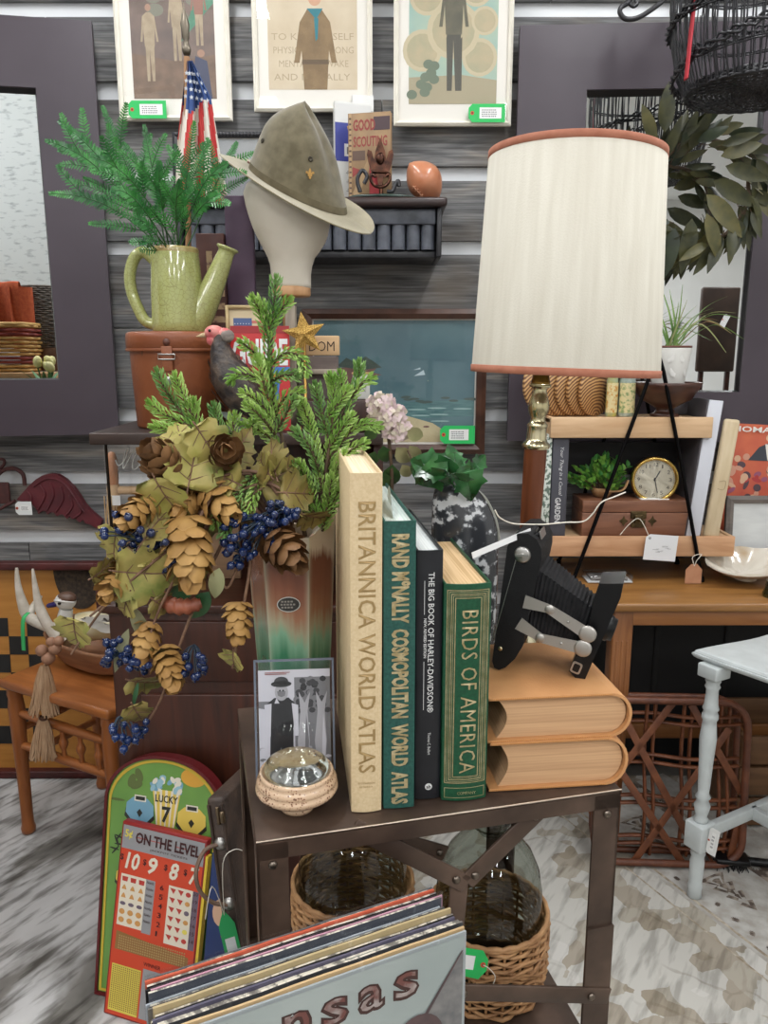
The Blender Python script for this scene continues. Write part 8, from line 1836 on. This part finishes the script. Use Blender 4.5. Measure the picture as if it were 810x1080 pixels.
for k,(u0,u1,lb_,cc_) in enumerate(((638,650,'narrow painted green and yellow glass beside the wood slices','a'),(651,668,'painted glass bottle with a cream flower label beside the dark bowl','b'))):
    a=PY(u0,440,SFY+.07); b_=PY(u1,440,SFY+.07); r=(b_.x-a.x)/2; t=thing('painted_glass',lb_,'glass',((a.x+b_.x)/2,SFY+.07,zU)); m=MB(); m.lathe([(0,0),(r*.9,0),(r,.006),(r,.10),(r*.85,.12),(r*.9,.14),(r*.8,.14),(r*.75,.12),(r*.9,.1),(r*.9,.01),(0,.008)],24); m.build('glass_body',mat('painted_glass_'+cc_,(140,160,140) if cc_=='a' else (176,186,176),(186,178,96) if cc_=='a' else (120,140,130),rough=.15,scale=40,coat=.5),t)
    m=MB(); m.grid(lambda a_,z_:V(((r+.0006)*math.cos(R(200+140*a_)),(r+.0006)*math.sin(R(200+140*a_)),.012+.085*z_)),10,4); m.build('label',mat('flower_label_'+cc_,(214,200,150),(126,150,96) if cc_=='b' else (196,140,60),rough=.6,scale=90,ramp=(.5,.62)),t)
# dark wooden pedestal bowl
a=PY(702,438,SFY+.07); db=thing('pedestal_bowl','dark brown turned wooden pedestal bowl under the white pot','bowl',(a.x,SFY+.08,zU)); r=px2m(36,SFY+.08,410); hb3=PY(702,403,SFY+.08).z-zU
m=MB(); m.lathe([(0,0),(.040,0),(.042,.006),(.030,.012),(.024,.022),(.034,.030),(r*.72,.05),(r*.95,hb3-.012),(r,hb3),(r*.95,hb3),(r*.88,hb3-.012),(r*.6,.05),(0,.042)],44); m.build('turned_bowl',mat('dark_turned_walnut',(58,34,26),(82,50,38),rough=.35,scale=14,stretch=(1,1,5)),db)
a=PY(704,403,SFY+.08); pt_=thing('white_pot','white leaf embossed pot of spiky grass sitting in the dark pedestal bowl','plant pot',(db.location.x+.003,SFY+.08,zU+.0485)); hp3=PY(704,367,SFY+.08).z-zU-.0485; r1=px2m(22,SFY+.08,368); r0=px2m(18,SFY+.08,400)
m=MB(); m.lathe([(0,0),(r0*.7,0),(r0*.8,.01),(r1,hp3-.004),(r1*.98,hp3),(r1*.9,hp3),(r1*.88,hp3-.008),(r0*.6,.01),(0,.012)],36); 
pb_=m.build('pot_body',flat((214,212,206),.35,'white_glaze'),pt_)
m=MB(); q=random.Random(2)
for k in range(16):
    a=R(180+360*k/16); z=hp3*(.55+.28*(k%2)); rr_=r0*.8+(r1-r0*.8)*(z/hp3)+.0005; p=V((rr_*math.cos(a),rr_*math.sin(a),z-.016)); n=V((math.cos(a),math.sin(a),0)); m.leaf(TR(*p)@frame_to(n,(0,0,1))@RZ(q.uniform(-40,40)),.030,.016,.0,-.25,n=4)
m.build('embossed_leaves',flat((224,222,217),.35),pb_)
m=MB(); m.lathe([(r1*.9,hp3-.001),(r1*1.0,hp3+.001),(r1*1.0,hp3+.006),(r1*.9,hp3+.006)],36,capb=False,capt=False); lab(m.build('brown_rim',flat((104,60,48),.4),pt_),'brown rim of the pot')
gr=thing('grass_plant','spiky variegated artificial grass arching out of the white pot','plant',(pt_.location.x,pt_.location.y,pt_.location.z+hp3-.006)); go=V(gr.location); q=random.Random(33)
def blade(tip,bow,w,mi,name=None):
    m=MB(); b_=V((q.uniform(-.02,.02),q.uniform(-.02,.02),0)); tp=V(tip); md=(b_+tp)*.5+V(bow); sp=spline([b_,md,tp],8); n=len(sp); side=V((tp.y-b_.y+.3,-(tp.x-b_.x)+.02,.0)); side=side.normalized() if side.length>1e-3 else V((1,0,0)); side=(side+V((0,0,.5))).normalized(); vs=[]
    for i,p in enumerate(sp): ww=w*(1-(i/(n-1))**1.6)+.0004; vs+=[p-side*ww,p+V((0,0,-ww*.5)),p+side*ww]
    m.add(vs,[(i*3+k,i*3+k+1,i*3+4+k,i*3+3+k) for i in range(n-1) for k in(0,1)],mi,True); m.build('blade',[mat('grass_green',(92,130,66),(130,158,86),rough=.4,scale=20),mat('pale_grass',(176,176,128),(140,150,96),rough=.4,scale=20),mat('reddish_grass',(150,110,80),(120,120,70),rough=.4,scale=14)],gr)
for (u,v,bw,mi) in ((697,302,.01,0),(706,305,.0,0),(716,318,.0,0),(700,312,.01,1),(768,312,.035,0),(745,330,.03,1),(785,358,.055,0),(782,336,.05,0),(765,345,.05,1),(735,322,.02,0),(752,325,.03,0),(772,352,.055,2),(766,372,.075,1),(725,316,.01,1),(690,320,.01,0),(684,334,.02,0),(742,345,.035,0),(758,338,.04,2),(710,330,.01,0),(728,340,.02,0),(776,330,.045,1),(720,300,.0,0)):
    blade(PY(u,v,go.y+q.uniform(-.07,.03))-go,(0,-.01,bw),q.uniform(.0028,.0045),mi)
a=PY(759,335,go.y-.05); t=price_tag('white price tag on a grass blade above the white pot',(a.x,go.y-.05,a.z-.02),.017,.034,rot=(0,24,0),col=(206,208,208),sticker=(.3,.3,.7,.7))
# dark boxes behind the bowl on the upper tier
shelf_box('grey_album','dark grey album standing behind the pedestal bowl','album',700,748,424,SFY+.15,.03,zU,flat((88,84,88),.6),part='cover')
# things on the oak table
a=PY(642,612,OY0+.10); cs=thing('clear_card_case','small clear plastic card case lying on the oak table behind the camera','case',(PZ(642,614,OZT).x,PZ(642,614,OZT).y+.02,OZT+.001))
cw=px2m(50,2.1,612); m=MB(); m.box((0,0,.012),(cw,.075,.024),bev=.006); m.build('clear_case',pane_mat('clear_plastic',(.92,.93,.94),.06),cs); m=MB(); m.box((0,0,.010),(cw*.8,.055,.010),bev=.002); m.build('dark_insert',mat('dark_insert',(70,66,64),(150,146,142),rough=.4,scale=40),cs); m=MB(); m.box((0,0,.003),(cw*.98,.072,.004),bev=.0015); m.build('white_base',flat((204,204,202),.4),cs)
# brown paper tag on the hairpin foot
a=PY(722,616,SFY-.03); t=thing('price_tag','small brown paper tag tied to the right hairpin foot','price tag',(a.x,SFY-.03,OZT+.002)); w=px2m(17,SFY,605); h=px2m(21,SFY,605)
m=MB(); m.prism([(0,0),(w,0),(w,h*.72),(w*.68,h),(w*.32,h),(0,h*.72)],0,.0006,M=FRONT); m.build('card',mat('kraft_card',(176,124,92),(188,138,106),rough=.8,scale=30),t); m=MB(); m.tube(spline([(w*.5,-.001,h*.9),(w*.6,-.004,h*1.2),(w*.9,-.0,h*1.5),(w*.4,.004,h*1.35),(w*.5,-.001,h*.9)],4),.0011,5); m.build('string',Mstr,t)
# shell dish
a=PZ(790,622,OZT); sd=thing('shell_dish','large pearly shell dish lying on the oak table at the right edge','dish',(a.x+.02,a.y+.085,OZT+.018),rot=(R(14),0,R(8)))
def shell(t,s,off=0):
    a=2*PI*t; r=s; x=.135*r*math.cos(a)*(1+.12*math.cos(a)); y=.085*r*math.sin(a); z=.008+.040*(s**2.2)+.006*s*math.cos(a)+.0025*s*math.cos(9*a)*(math.sin(a)>0)
    return V((x,y,z+off))
m=MB(); m.grid(lambda t,s:shell(t,s),72,16); m.grid(lambda t,s:shell(t,s,-.004),72,16); m.grid(lambda t,s:shell(t,1,-.004*s)+V((.0015*math.cos(2*PI*t),.0015*math.sin(2*PI*t),0))*math.sin(PI*s),72,2)
m.build('shell',mat('pearly_shell',(206,198,184),(176,150,116),rough=.2,scale=12,coat=.6,ramp=(.5,.75)),sd); m=MB(); m.lathe([(0,0),(.04,0),(.035,.008),(0,.008)],20); m.build('foot',mat('pearly_shell',0),sd)
# bright picture and grey frame at the right edge
def art5(m,M,pt,w,h):
    LYR[0]=0; q=random.Random(7)
    for k in range(60): D(m,M,pt,q.uniform(0,1),q.uniform(0,.62),w*q.uniform(.02,.06),w*q.uniform(.02,.05),q.choice([1,2,3,4,5]),rot=q.uniform(0,3))
    P_(m,M,pt,[(.24,.55),(.34,.72),(.44,.78),(.54,.72),(.64,.55)],6); P_(m,M,pt,[(.40,.76),(.44,.55),(.50,.76)],7); D(m,M,pt,.45,.84,w*.05,h*.05,5)
    m.text('HOMA',w*.40,h*.07,M=TR(pt(.04,.9)[0],-.0071,pt(.04,.9)[1])@FRONT,m=7,bold=.02)
A5=[mat('orange_poster',(206,106,72),(190,86,66),rough=.5,scale=10),flat((176,60,60)),flat((206,150,126)),flat((150,84,110)),flat((84,64,70)),flat((214,172,140)),flat((58,60,68)),flat((226,222,214))]
pz0=PY(790,560,2.36).z; a=PY(772,446,2.36); hp4=a.z-OZT-.002
t,w_=framed('flower_poster','orange poster of crowded flowers and a dark suited figure at the right edge','poster',0,0,0,2,0,0,0,0) if False else (None,None)
t=thing('flower_poster','orange poster of crowded flowers and a dark suited figure at the right edge','poster',(a.x-.02,2.36,OZT+.001),rot=(R(-4),R(3),R(0))); w=.30
m=MB(); m.box((w/2,.004,hp4/2),(w,.008,hp4)); m.build('board',flat((206,196,186),.6),t)
m=MB(); m.rect(0,0,w,hp4,0,M=TR(0,-.0004,0)@FRONT); art5(m,TR(0,-.0008,0)@FRONT,lambda x,y:(w*x,hp4*(.45+.55*y)),w,hp4*.55); m.build('art_print',A5,t)
a=PY(770,524,2.29); b_=PY(770,577,2.29); hf=a.z-OZT-.002
t=thing('misty_picture','grey framed pale misty picture at the right edge of the oak table','picture',(a.x-.005,2.29,OZT+.001),rot=(R(-5),0,R(0))); w=.22; hf=a.z-OZT
frame_parts(t,(0,0,w,hf),(.022,.05,w-.022,hf-.022),.016,mat('grey_wash_wood',(112,104,98),(92,86,82),rough=.6,scale=12,stretch=(1,4,4)))
m=MB(); m.rect(.02,.048,w-.02,hf-.02,0,M=TR(0,-.004,0)@FRONT,m=0); m.poly([(.02,.048),(w-.02,.048),(w-.02,.062),(.11,.072),(.07,.064),(.02,.07)],.0005,M=TR(0,-.004,0)@FRONT,m=1); m.build('picture',[mat('pale_mist',(206,208,206),(190,192,192),rough=.5,scale=8,stretch=(1,1,4)),flat((130,134,138),.5)],t)
# ---------------------------------------------------------------- leaf wreath hanging in front of the right mirror
WY=2.28; wc=PY(738,203,WY); wr=thing('leaf_wreath','dark green leaf wreath hanging in front of the right mirror behind the lamp','wreath',wc); q=random.Random(44); WR=px2m(52,WY,203)
Mwl=mat('dark_olive_leaf',(42,46,24),(70,70,36),rough=.4,scale=30); Mwl2=mat('pale_olive_leaf',(98,92,50),(72,72,40),rough=.45,scale=30); Mwl3=mat('deep_green_leaf_face',(30,40,22),(48,58,32),rough=.35,scale=30)
m=MB(); m.tube([(WR*math.cos(2*PI*k/40),.006*math.sin(k*2),WR*math.sin(2*PI*k/40)) for k in range(40)],.006,8,closed=True); m.build('twig_ring',Mtwig,wr)
for i in range(96):
    a=2*PI*i/96+q.uniform(-.1,.1); r=WR*q.uniform(.85,1.15); p=V((r*math.cos(a),q.uniform(-.04,.02),r*math.sin(a)))
    rad=V((math.cos(a),0,math.sin(a))); tan=V((math.sin(a),0,-math.cos(a))); d=(rad*q.uniform(-.1,1.0)+tan*q.uniform(.4,1.1)+V((0,q.uniform(-.45,.15),-.12))).normalized()
    n=V((q.uniform(-.5,.5),-1,q.uniform(-.4,.5))).normalized(); n=(n-d*n.dot(d)).normalized(); L_=q.uniform(.075,.11)
    m=MB(); m.leaf(TR(*p)@frame_to(n,d),L_,L_*q.uniform(.26,.33),q.uniform(.0,.25),.25,n=7); Mx=TR(*p)@frame_to(n,d); m.tube([Mx@V((0,L_*f,.0004-.1*L_*f*f*0)) for f in(-.15,0)],.0012,5,m=1); m.build('leaf',[q.choice([Mwl,Mwl,Mwl2,Mwl3]),Mtwig],wr)
for (u,v,u2,v2,k) in ((701,140,706,84,0),(690,150,678,108,1),(720,150,735,118,2),(760,165,806,150,1),(752,190,800,218,0),(745,205,785,250,1),(730,230,720,290,0),(745,225,760,275,1),(712,240,700,295,2),(698,255,690,296,0),(735,150,770,132,2),(765,175,812,190,0)):
    p=PY(u,v,WY-.05)-wc; e=PY(u2,v2,WY-.05)-wc; d=(e-p); L_=d.length; d.normalize(); n=V((q.uniform(-.3,.3),-1,q.uniform(-.2,.3))); n=(n-d*n.dot(d)).normalized(); m=MB(); m.leaf(TR(*p)@frame_to(n,d),L_,L_*.33,.08,.22,n=7); m.build('leaf',[(Mwl,Mwl2,Mwl3)[k]],wr)
m=MB(); m.tube([(0,0,WR),(0,.03,WR+.10),(0,.05,WR+.30),(0,.075,zt+.5)],.0016,6) if False else m.tube([(0,0,WR),(0,.04,WR+.16),(0,.09,WR+.34)],.0016,6); m.build('hanging_wire',metal('black_rod',(0,0,0)),wr)
# ---------------------------------------------------------------- iron scroll bracket, black hanging basket
ib=thing('scroll_bracket','black iron scroll bracket on the wall above the right mirror','bracket',PY(690,-60,2.49)); io_=V(ib.location)
m=MB(); m.tube(spline([PY(u,v,y_)-io_ for u,v,y_ in((668,-6,2.30),(662,3,2.29),(655,8,2.28),(654,14,2.28),(660,20,2.28),(672,19,2.28),(686,11,2.29),(700,0,2.31),(712,-14,2.34),(722,-40,2.40),(712,-60,2.47))],6),.0065,10); m.tube(spline([PY(u,v,y_)-io_ for u,v,y_ in((664,4,2.285),(668,7,2.285),(672,4,2.285),(670,0,2.29))],5),.005,8); m.build('scroll',mat('black_wrought_iron',(34,33,36),(48,47,50),rough=.45,scale=40),ib)
m=MB(); m.box((.035,-.004,0),(.05,.012,.14),bev=.004); m.build('wall_plate',mat('black_wrought_iron',0),ib)
HBY=1.97; bc0=PY(795,112,HBY); HR0=px2m(70,HBY,112); HR1=px2m(92,HBY,0); hbz=PY(795,117,HBY+HR0*.85).z; HBH=.42
hbk=thing('hanging_basket','black woven wicker basket hanging at the top right corner','basket',(bc0.x,HBY,hbz)); q=random.Random(51)
Mbw=mat('black_wicker',(26,26,29),(44,44,48),rough=.35,scale=60)
def hr(z): f=z/HBH; return HR0*1.0+(HR1-HR0)*min(1,f*2.6)**.7 if f>.02 else HR0
m=MB(); ns=96
for k in range(ns):
    a=2*PI*k/ns+q.uniform(-.02,.02); s=q.uniform(-.10,.10); m.tube([((hr(z)+q.uniform(-.002,.002))*math.cos(a+s*z/HBH),(hr(z)+q.uniform(-.002,.002))*math.sin(a+s*z/HBH),z) for z in(0,.05,.12,.2,.3,HBH)],q.uniform(.0014,.0026),4)
m.build('upright_strands',Mbw,hbk)
m=MB()
for z0,am,ph in((.085,.05,2.2),(.20,.055,1.9),(.32,.05,2.4)):
    for off in(-.006,.006,0):
        m.tube([((hr(z0)+.003+.0025*math.sin(40*t+off*500))*math.cos(t),(hr(z0)+.003+.0025*math.sin(40*t+off*500))*math.sin(t),z0+am*math.sin(t*1+ph)+off+.004*math.sin(40*t+off*500+1.6)) for t in[2*PI*i/160 for i in range(160)]],.0032,5,closed=True)
for z0 in(.06,.15,.26): 
    for off in(0,.005): m.tube([((hr(z0)+.002*math.sin(24*t+off*600))*math.cos(t),(hr(z0)+.002*math.sin(24*t+off*600))*math.sin(t),z0+off+.004*math.sin(3*t)) for t in[2*PI*i/120 for i in range(120)]],.0022,5,closed=True)
m.build('twisted_bands',Mbw,hbk)
m=MB()
for j in range(5):
    m.tube([((HR0-.002*j+.003*(1 if (i+j)%2 else -1))*math.cos(2*PI*i/70),(HR0-.002*j+.003*(1 if (i+j)%2 else -1))*math.sin(2*PI*i/70),.002+.004*j) for i in range(70)],.0036,5,closed=True)
m.build('woven_base_ring',Mbw,hbk)
m=MB(); 
for j in range(14):
    r=HR0*(j+.6)/14; m.tube([((r+.002*(1 if (i+j)%2 else -1))*math.cos(2*PI*i/36),(r)*math.sin(2*PI*i/36),.004+.002*(1 if (i+j)%2 else -1)) for i in range(36)],.0034,4,closed=True)
for k in range(18): a=PI*k/18; m.tube([(-HR0*math.cos(a),-HR0*math.sin(a),.003),(HR0*math.cos(a),HR0*math.sin(a),.003)],.0018,4)
m.build('woven_bottom',Mbw,hbk)
m=MB(); m.tube([(HR1*math.cos(2*PI*i/60),HR1*math.sin(2*PI*i/60),HBH+.003*math.sin(i)) for i in range(60)],.008,8,closed=True); m.build('rim',Mbw,hbk)
for k in range(3): a=R(30+120*k); m=MB(); m.tube([(HR1*math.cos(a),HR1*math.sin(a),HBH),(0,0,HBH+.25),(0,0,2.995-hbz)],.003,6); m.build('hanging_cord',Mbw,hbk)
rbx_=PY(735,60,HBY-HR1*.55)-V(hbk.location); m=MB(); m.tube(spline([(rbx_.x-.004,rbx_.y+.045,.01),(rbx_.x,rbx_.y+.045,.12),(rbx_.x+.004,rbx_.y+.045,.22),(rbx_.x,rbx_.y+.045,.40)],5),.012,8,flat=.25); lab(m.build('red_ribbon',flat((186,44,58),.5),hbk),'red ribbon inside the basket')
# ---------------------------------------------------------------- white side table
wf=PZ(732,945,.0085); WTZ=PY(746,692,wf.y).z+.004; wt0=PZ(730,684,WTZ)
Mwpaint=mat('grey_white_paint',(196,202,202),(184,190,190),rough=.4,scale=20)
d1=(PZ(812,716,WTZ)-wt0); d1.z=0; d1=d1.normalized(); d2=V((-d1.y,d1.x,0)); 
WL=.62; wt=thing('white_side_table','white painted side table with turned legs at the right edge','table',(wt0.x,wt0.y,.0085),math.degrees(math.atan2(d1.y,d1.x))); zt3=WTZ-.0085
m=MB()
o=[]; W2=.45
def edgeo(ins): 
    a=[]; 
    for k in range(13): t=k/12; a.append((ins+(WL-2*ins)*t, ins+.022*math.sin(PI*t)**2*1.0-.0))
    for k in range(13): t=k/12; a.append((WL-ins-.02*math.sin(PI*t)**2, ins+(W2-2*ins)*t))
    for k in range(13): t=k/12; a.append((WL-ins-(WL-2*ins)*t, W2-ins-.02*math.sin(PI*t)**2))
    for k in range(13): t=k/12; a.append((ins+.02*math.sin(PI*t)**2, W2-ins-(W2-2*ins)*t))
    return a
lay=[(.010,-.024),(.004,-.020),(.0,-.014),(.0,-.010),(.004,-.0095),(.004,-.007),(.007,-.002),(.012,0)]
rings=[edgeo(i) for i,_ in lay]; n=len(rings[0]); vs=[]
for r_,(i,z) in zip(rings,lay): vs+=[(p[0],p[1],zt3+z) for p in r_]
m.add(vs,[(a*n+k,a*n+(k+1)%n,(a+1)*n+(k+1)%n,(a+1)*n+k) for a in range(len(lay)-1) for k in range(n)]+[tuple(range((len(lay)-1)*n,len(lay)*n)),tuple(reversed(range(n)))])
m.build('tabletop',Mwpaint,wt)
kk=px2m(.80,wf.y,820)
fc=V((wf.x-wt0.x,wf.y-wt0.y,0)); lxx,lyy=fc.dot(d1),fc.dot(d2)
zv2=lambda v:PY(740,v,wf.y).z-.0085
prof3=[(948,7.5),(944,9.5),(938,8.5),(934,9.8),(930,8.5),(918,9.3),(908,9.5),(903,8),(899,10),(895,7.5),(893,8)]
prof4=[(866,8),(863,9.5),(860,7),(856,8.5),(849,10.5),(843,7),(840,9.8),(836,7),(828,7.8),(800,9.2),(778,10.8),(764,9.0),(760,8.5),(757,10.5),(753,10.2),(750,8.2),(747,10.4),(743,8.8),(735,8),(727,7.6),(724,9.8),(721,8),(718,9.8),(714,8)]
def wleg(x,y):
    m=MB(); m.lathe([(r*kk,max(zv2(v),0)) for v,r in prof3],24,M=TR(x,y,0)); m.lathe([(r*kk,zv2(v)) for v,r in prof4],24,M=TR(x,y,0))
    m.box((x,y,(zv2(893)+zv2(866))/2),(28*kk,28*kk,zv2(866)-zv2(893)),bev=.004); m.box((x,y,(zv2(714)+zt3-.024)/2),(29*kk,29*kk,zt3-.024-zv2(714)),bev=.004); return m.build('turned_leg',Mwpaint,wt)
for x in(lxx,WL-.05):
    for y in(lyy,W2-lyy): wleg(x,y)
zs2=(zv2(893)+zv2(866))/2
for a,b_ in (((lxx,lyy,zs2),(lxx,W2-lyy,zs2)),((WL-.05,lyy,zs2),(WL-.05,W2-lyy,zs2)),((lxx,W2/2,zs2),(WL-.05,W2/2,zs2))): m=MB(); m.bar(a,b_,.022,.034,up=(0,0,1),bev=.003); m.build('stretcher',Mwpaint,wt)
a=PY(748,872,wf.y-.03); t=price_tag('white price tag tied to the turned leg of the white table',(a.x-.004,wf.y-.03,a.z-.07),.026,.075,rot=(0,6,-50),col=(222,222,220),sticker=(.3,.15,.7,.85))
# green glass jar on the white table
a=PZ(812,655,WTZ); jr=thing('green_glass_jar','cloudy green glass jar standing on the white side table','jar',(a.x,a.y,WTZ+.001)); m=MB(); hj=.115; r=.026; m.lathe([(0,0),(r*.9,0),(r,.006),(r,hj*.7),(r*.8,hj*.8),(r*.75,hj),(r*.65,hj),(r*.7,hj*.8),(r*.9,hj*.68),(r*.9,.01),(0,.008)],28); m.build('jar',pane_mat('green_grey_glass',(.55,.62,.56),.05),jr)
# ---------------------------------------------------------------- rattan tray under the oak table
RY0=2.02; rp=PZ(700,920,.0085); Mrat=mat('reddish_rattan',(88,46,24),(116,66,38),rough=.5,scale=30); Mratd=mat('dark_rattan',(80,42,26),(106,60,38),rough=.5,scale=30)
rt=thing('rattan_tray','reddish brown open weave rattan basket standing under the oak table','basket',(rp.x,rp.y+.03,.0095),rot=(R(-6),0,R(-3))); LR=plane_loc((rp.x,rp.y+.03,.0095),-3)
x0=LR(628,850)[0]; x1=LR(786,850)[0]; zt5=LR(700,745)[1]
def rr3(ins,n=6,r=.07): return rrect(x0+ins,.012+ins,x1-ins,zt5-ins,r,n)
for nm_,y,ins,rd in(('front_rim',-.012,0,.010),('back_rim',.045,.006,.009)): m=MB(); m.tube([(p[0],y,p[1]) for p in rr3(ins)],rd,10,closed=True); m.build(nm_,Mratd,rt)
m=MB()
for k,p in enumerate(rr3(.004,9)): 
    if k%2==0: m.tube([(p[0],-.012,p[1]),(p[0],.02,p[1]),(p[0],.045,p[1])],.004,6)
m.build('side_wraps',Mrat,rt)
for k in range(4):
    x=x0+.05+(x1-x0-.10)*k/3
    for dx in(-.011,.011): m=MB(); m.tube(spline([(x+dx,.02,.02),(x+dx+.002,.008,zt5*.35),(x+dx-.002,.022,zt5*.65),(x+dx,.012,zt5-.01)],5),.0085,8,flat=.6); m.build('slat',Mrat,rt)
for k in range(4):
    z=.06+(zt5-.12)*k/3
    for dz in(-.011,.011): m=MB(); m.tube(spline([(x0+.01,.012,z+dz),(x0+(x1-x0)*.35,.022,z+dz+.003),(x0+(x1-x0)*.65,.006,z+dz-.003),(x1-.01,.016,z+dz)],5),.0085,8,flat=.6); m.build('slat',Mrat,rt)
for a,b_ in (((628,800),(668,745)),((628,850),(718,745)),((660,918),(775,775)),((655,815),(725,918)),((745,918),(655,750)),((785,840),(735,750)),((615,835),(650,915)),((770,905),(786,850))):
    p,q_=LR(*a),LR(*b_); m=MB(); m.bar((p[0],-.004,p[1]),(q_[0],-.004,q_[1]),.004,.020,up=(1,0,.3),bev=.0015); m.build('diagonal_slat',Mrat,rt)
a=PY(627,905,rp.y); t=price_tag('white price tag on the left side of the rattan basket',(a.x-.012,rp.y-.03,a.z-.02),.022,.07,rot=(0,0,40),col=(216,216,216),sticker=(.2,.1,.8,.3))
# dark box and cable at the far right under the white table
a=PY(776,800,2.30); wcx=thing('brown_crate','brown wooden crate on the floor under the oak table at the right edge','crate',(PZ(795,905,.0085).x+.22,2.24,.0095)); ch=PY(795,776,2.10).z-.0095
Mcr=wood('mid_brown_crate',(96,66,42),(122,88,58),'x',5,.6)
for k in range(3):
    m=MB(); m.box((0,-.13,ch*(k+.5)/3),(.42,.014,ch/3-.012),bev=.002); m.build('front_slat',Mcr,wcx); m=MB(); m.box((0,.13,ch*(k+.5)/3),(.42,.014,ch/3-.012),bev=.002); m.build('back_slat',Mcr,wcx)
for s_ in(-1,1): m=MB(); m.box((s_*.204,0,ch/2),(.012,.246,ch),bev=.002); m.build('end_panel',Mcr,wcx)
sc_=PZ(790,915,.0085); hbsh=thing('hearth_brush','black hearth brush lying on the rug under the white table','brush',(sc_.x-.03,sc_.y,.009),rz=-8)
m=MB(); m.tube(spline([(.02,0,.022),(.10,0,.02),(.20,.01,.02),(.32,.01,.02)],5),.012,10); m.build('handle',Mblkm,hbsh); m=MB(); m.box((-.02,0,.026),(.09,.05,.016),bev=.005); m.build('brush_head',Mblkm,hbsh)
q=random.Random(3); m=MB()
for k in range(120): x,y=q.uniform(-.06,.02),q.uniform(-.022,.022); m.tube([(x,y,.02),(x+q.uniform(-.01,.01),y+q.uniform(-.01,.01),.0)],.0012,4)
m.build('bristles',flat((30,28,28),.8),hbsh)
# black ribbed board added to deepen the shade below the oak table
bkb=thing('under_table_shade_board','added black board deepening the shade at the wall under the oak table','board',((ox0+ox1)/2+.05,2.475,.0095)); m=MB(); m.box((0,0,.33),(OW-.18,.014,.66),bev=.002)
for k in range(5): m.box((-OW*.36+OW*.18*k,-.009,.33),(.02,.006,.64),bev=.001)
m.build('board',flat((22,21,22),.7),bkb)
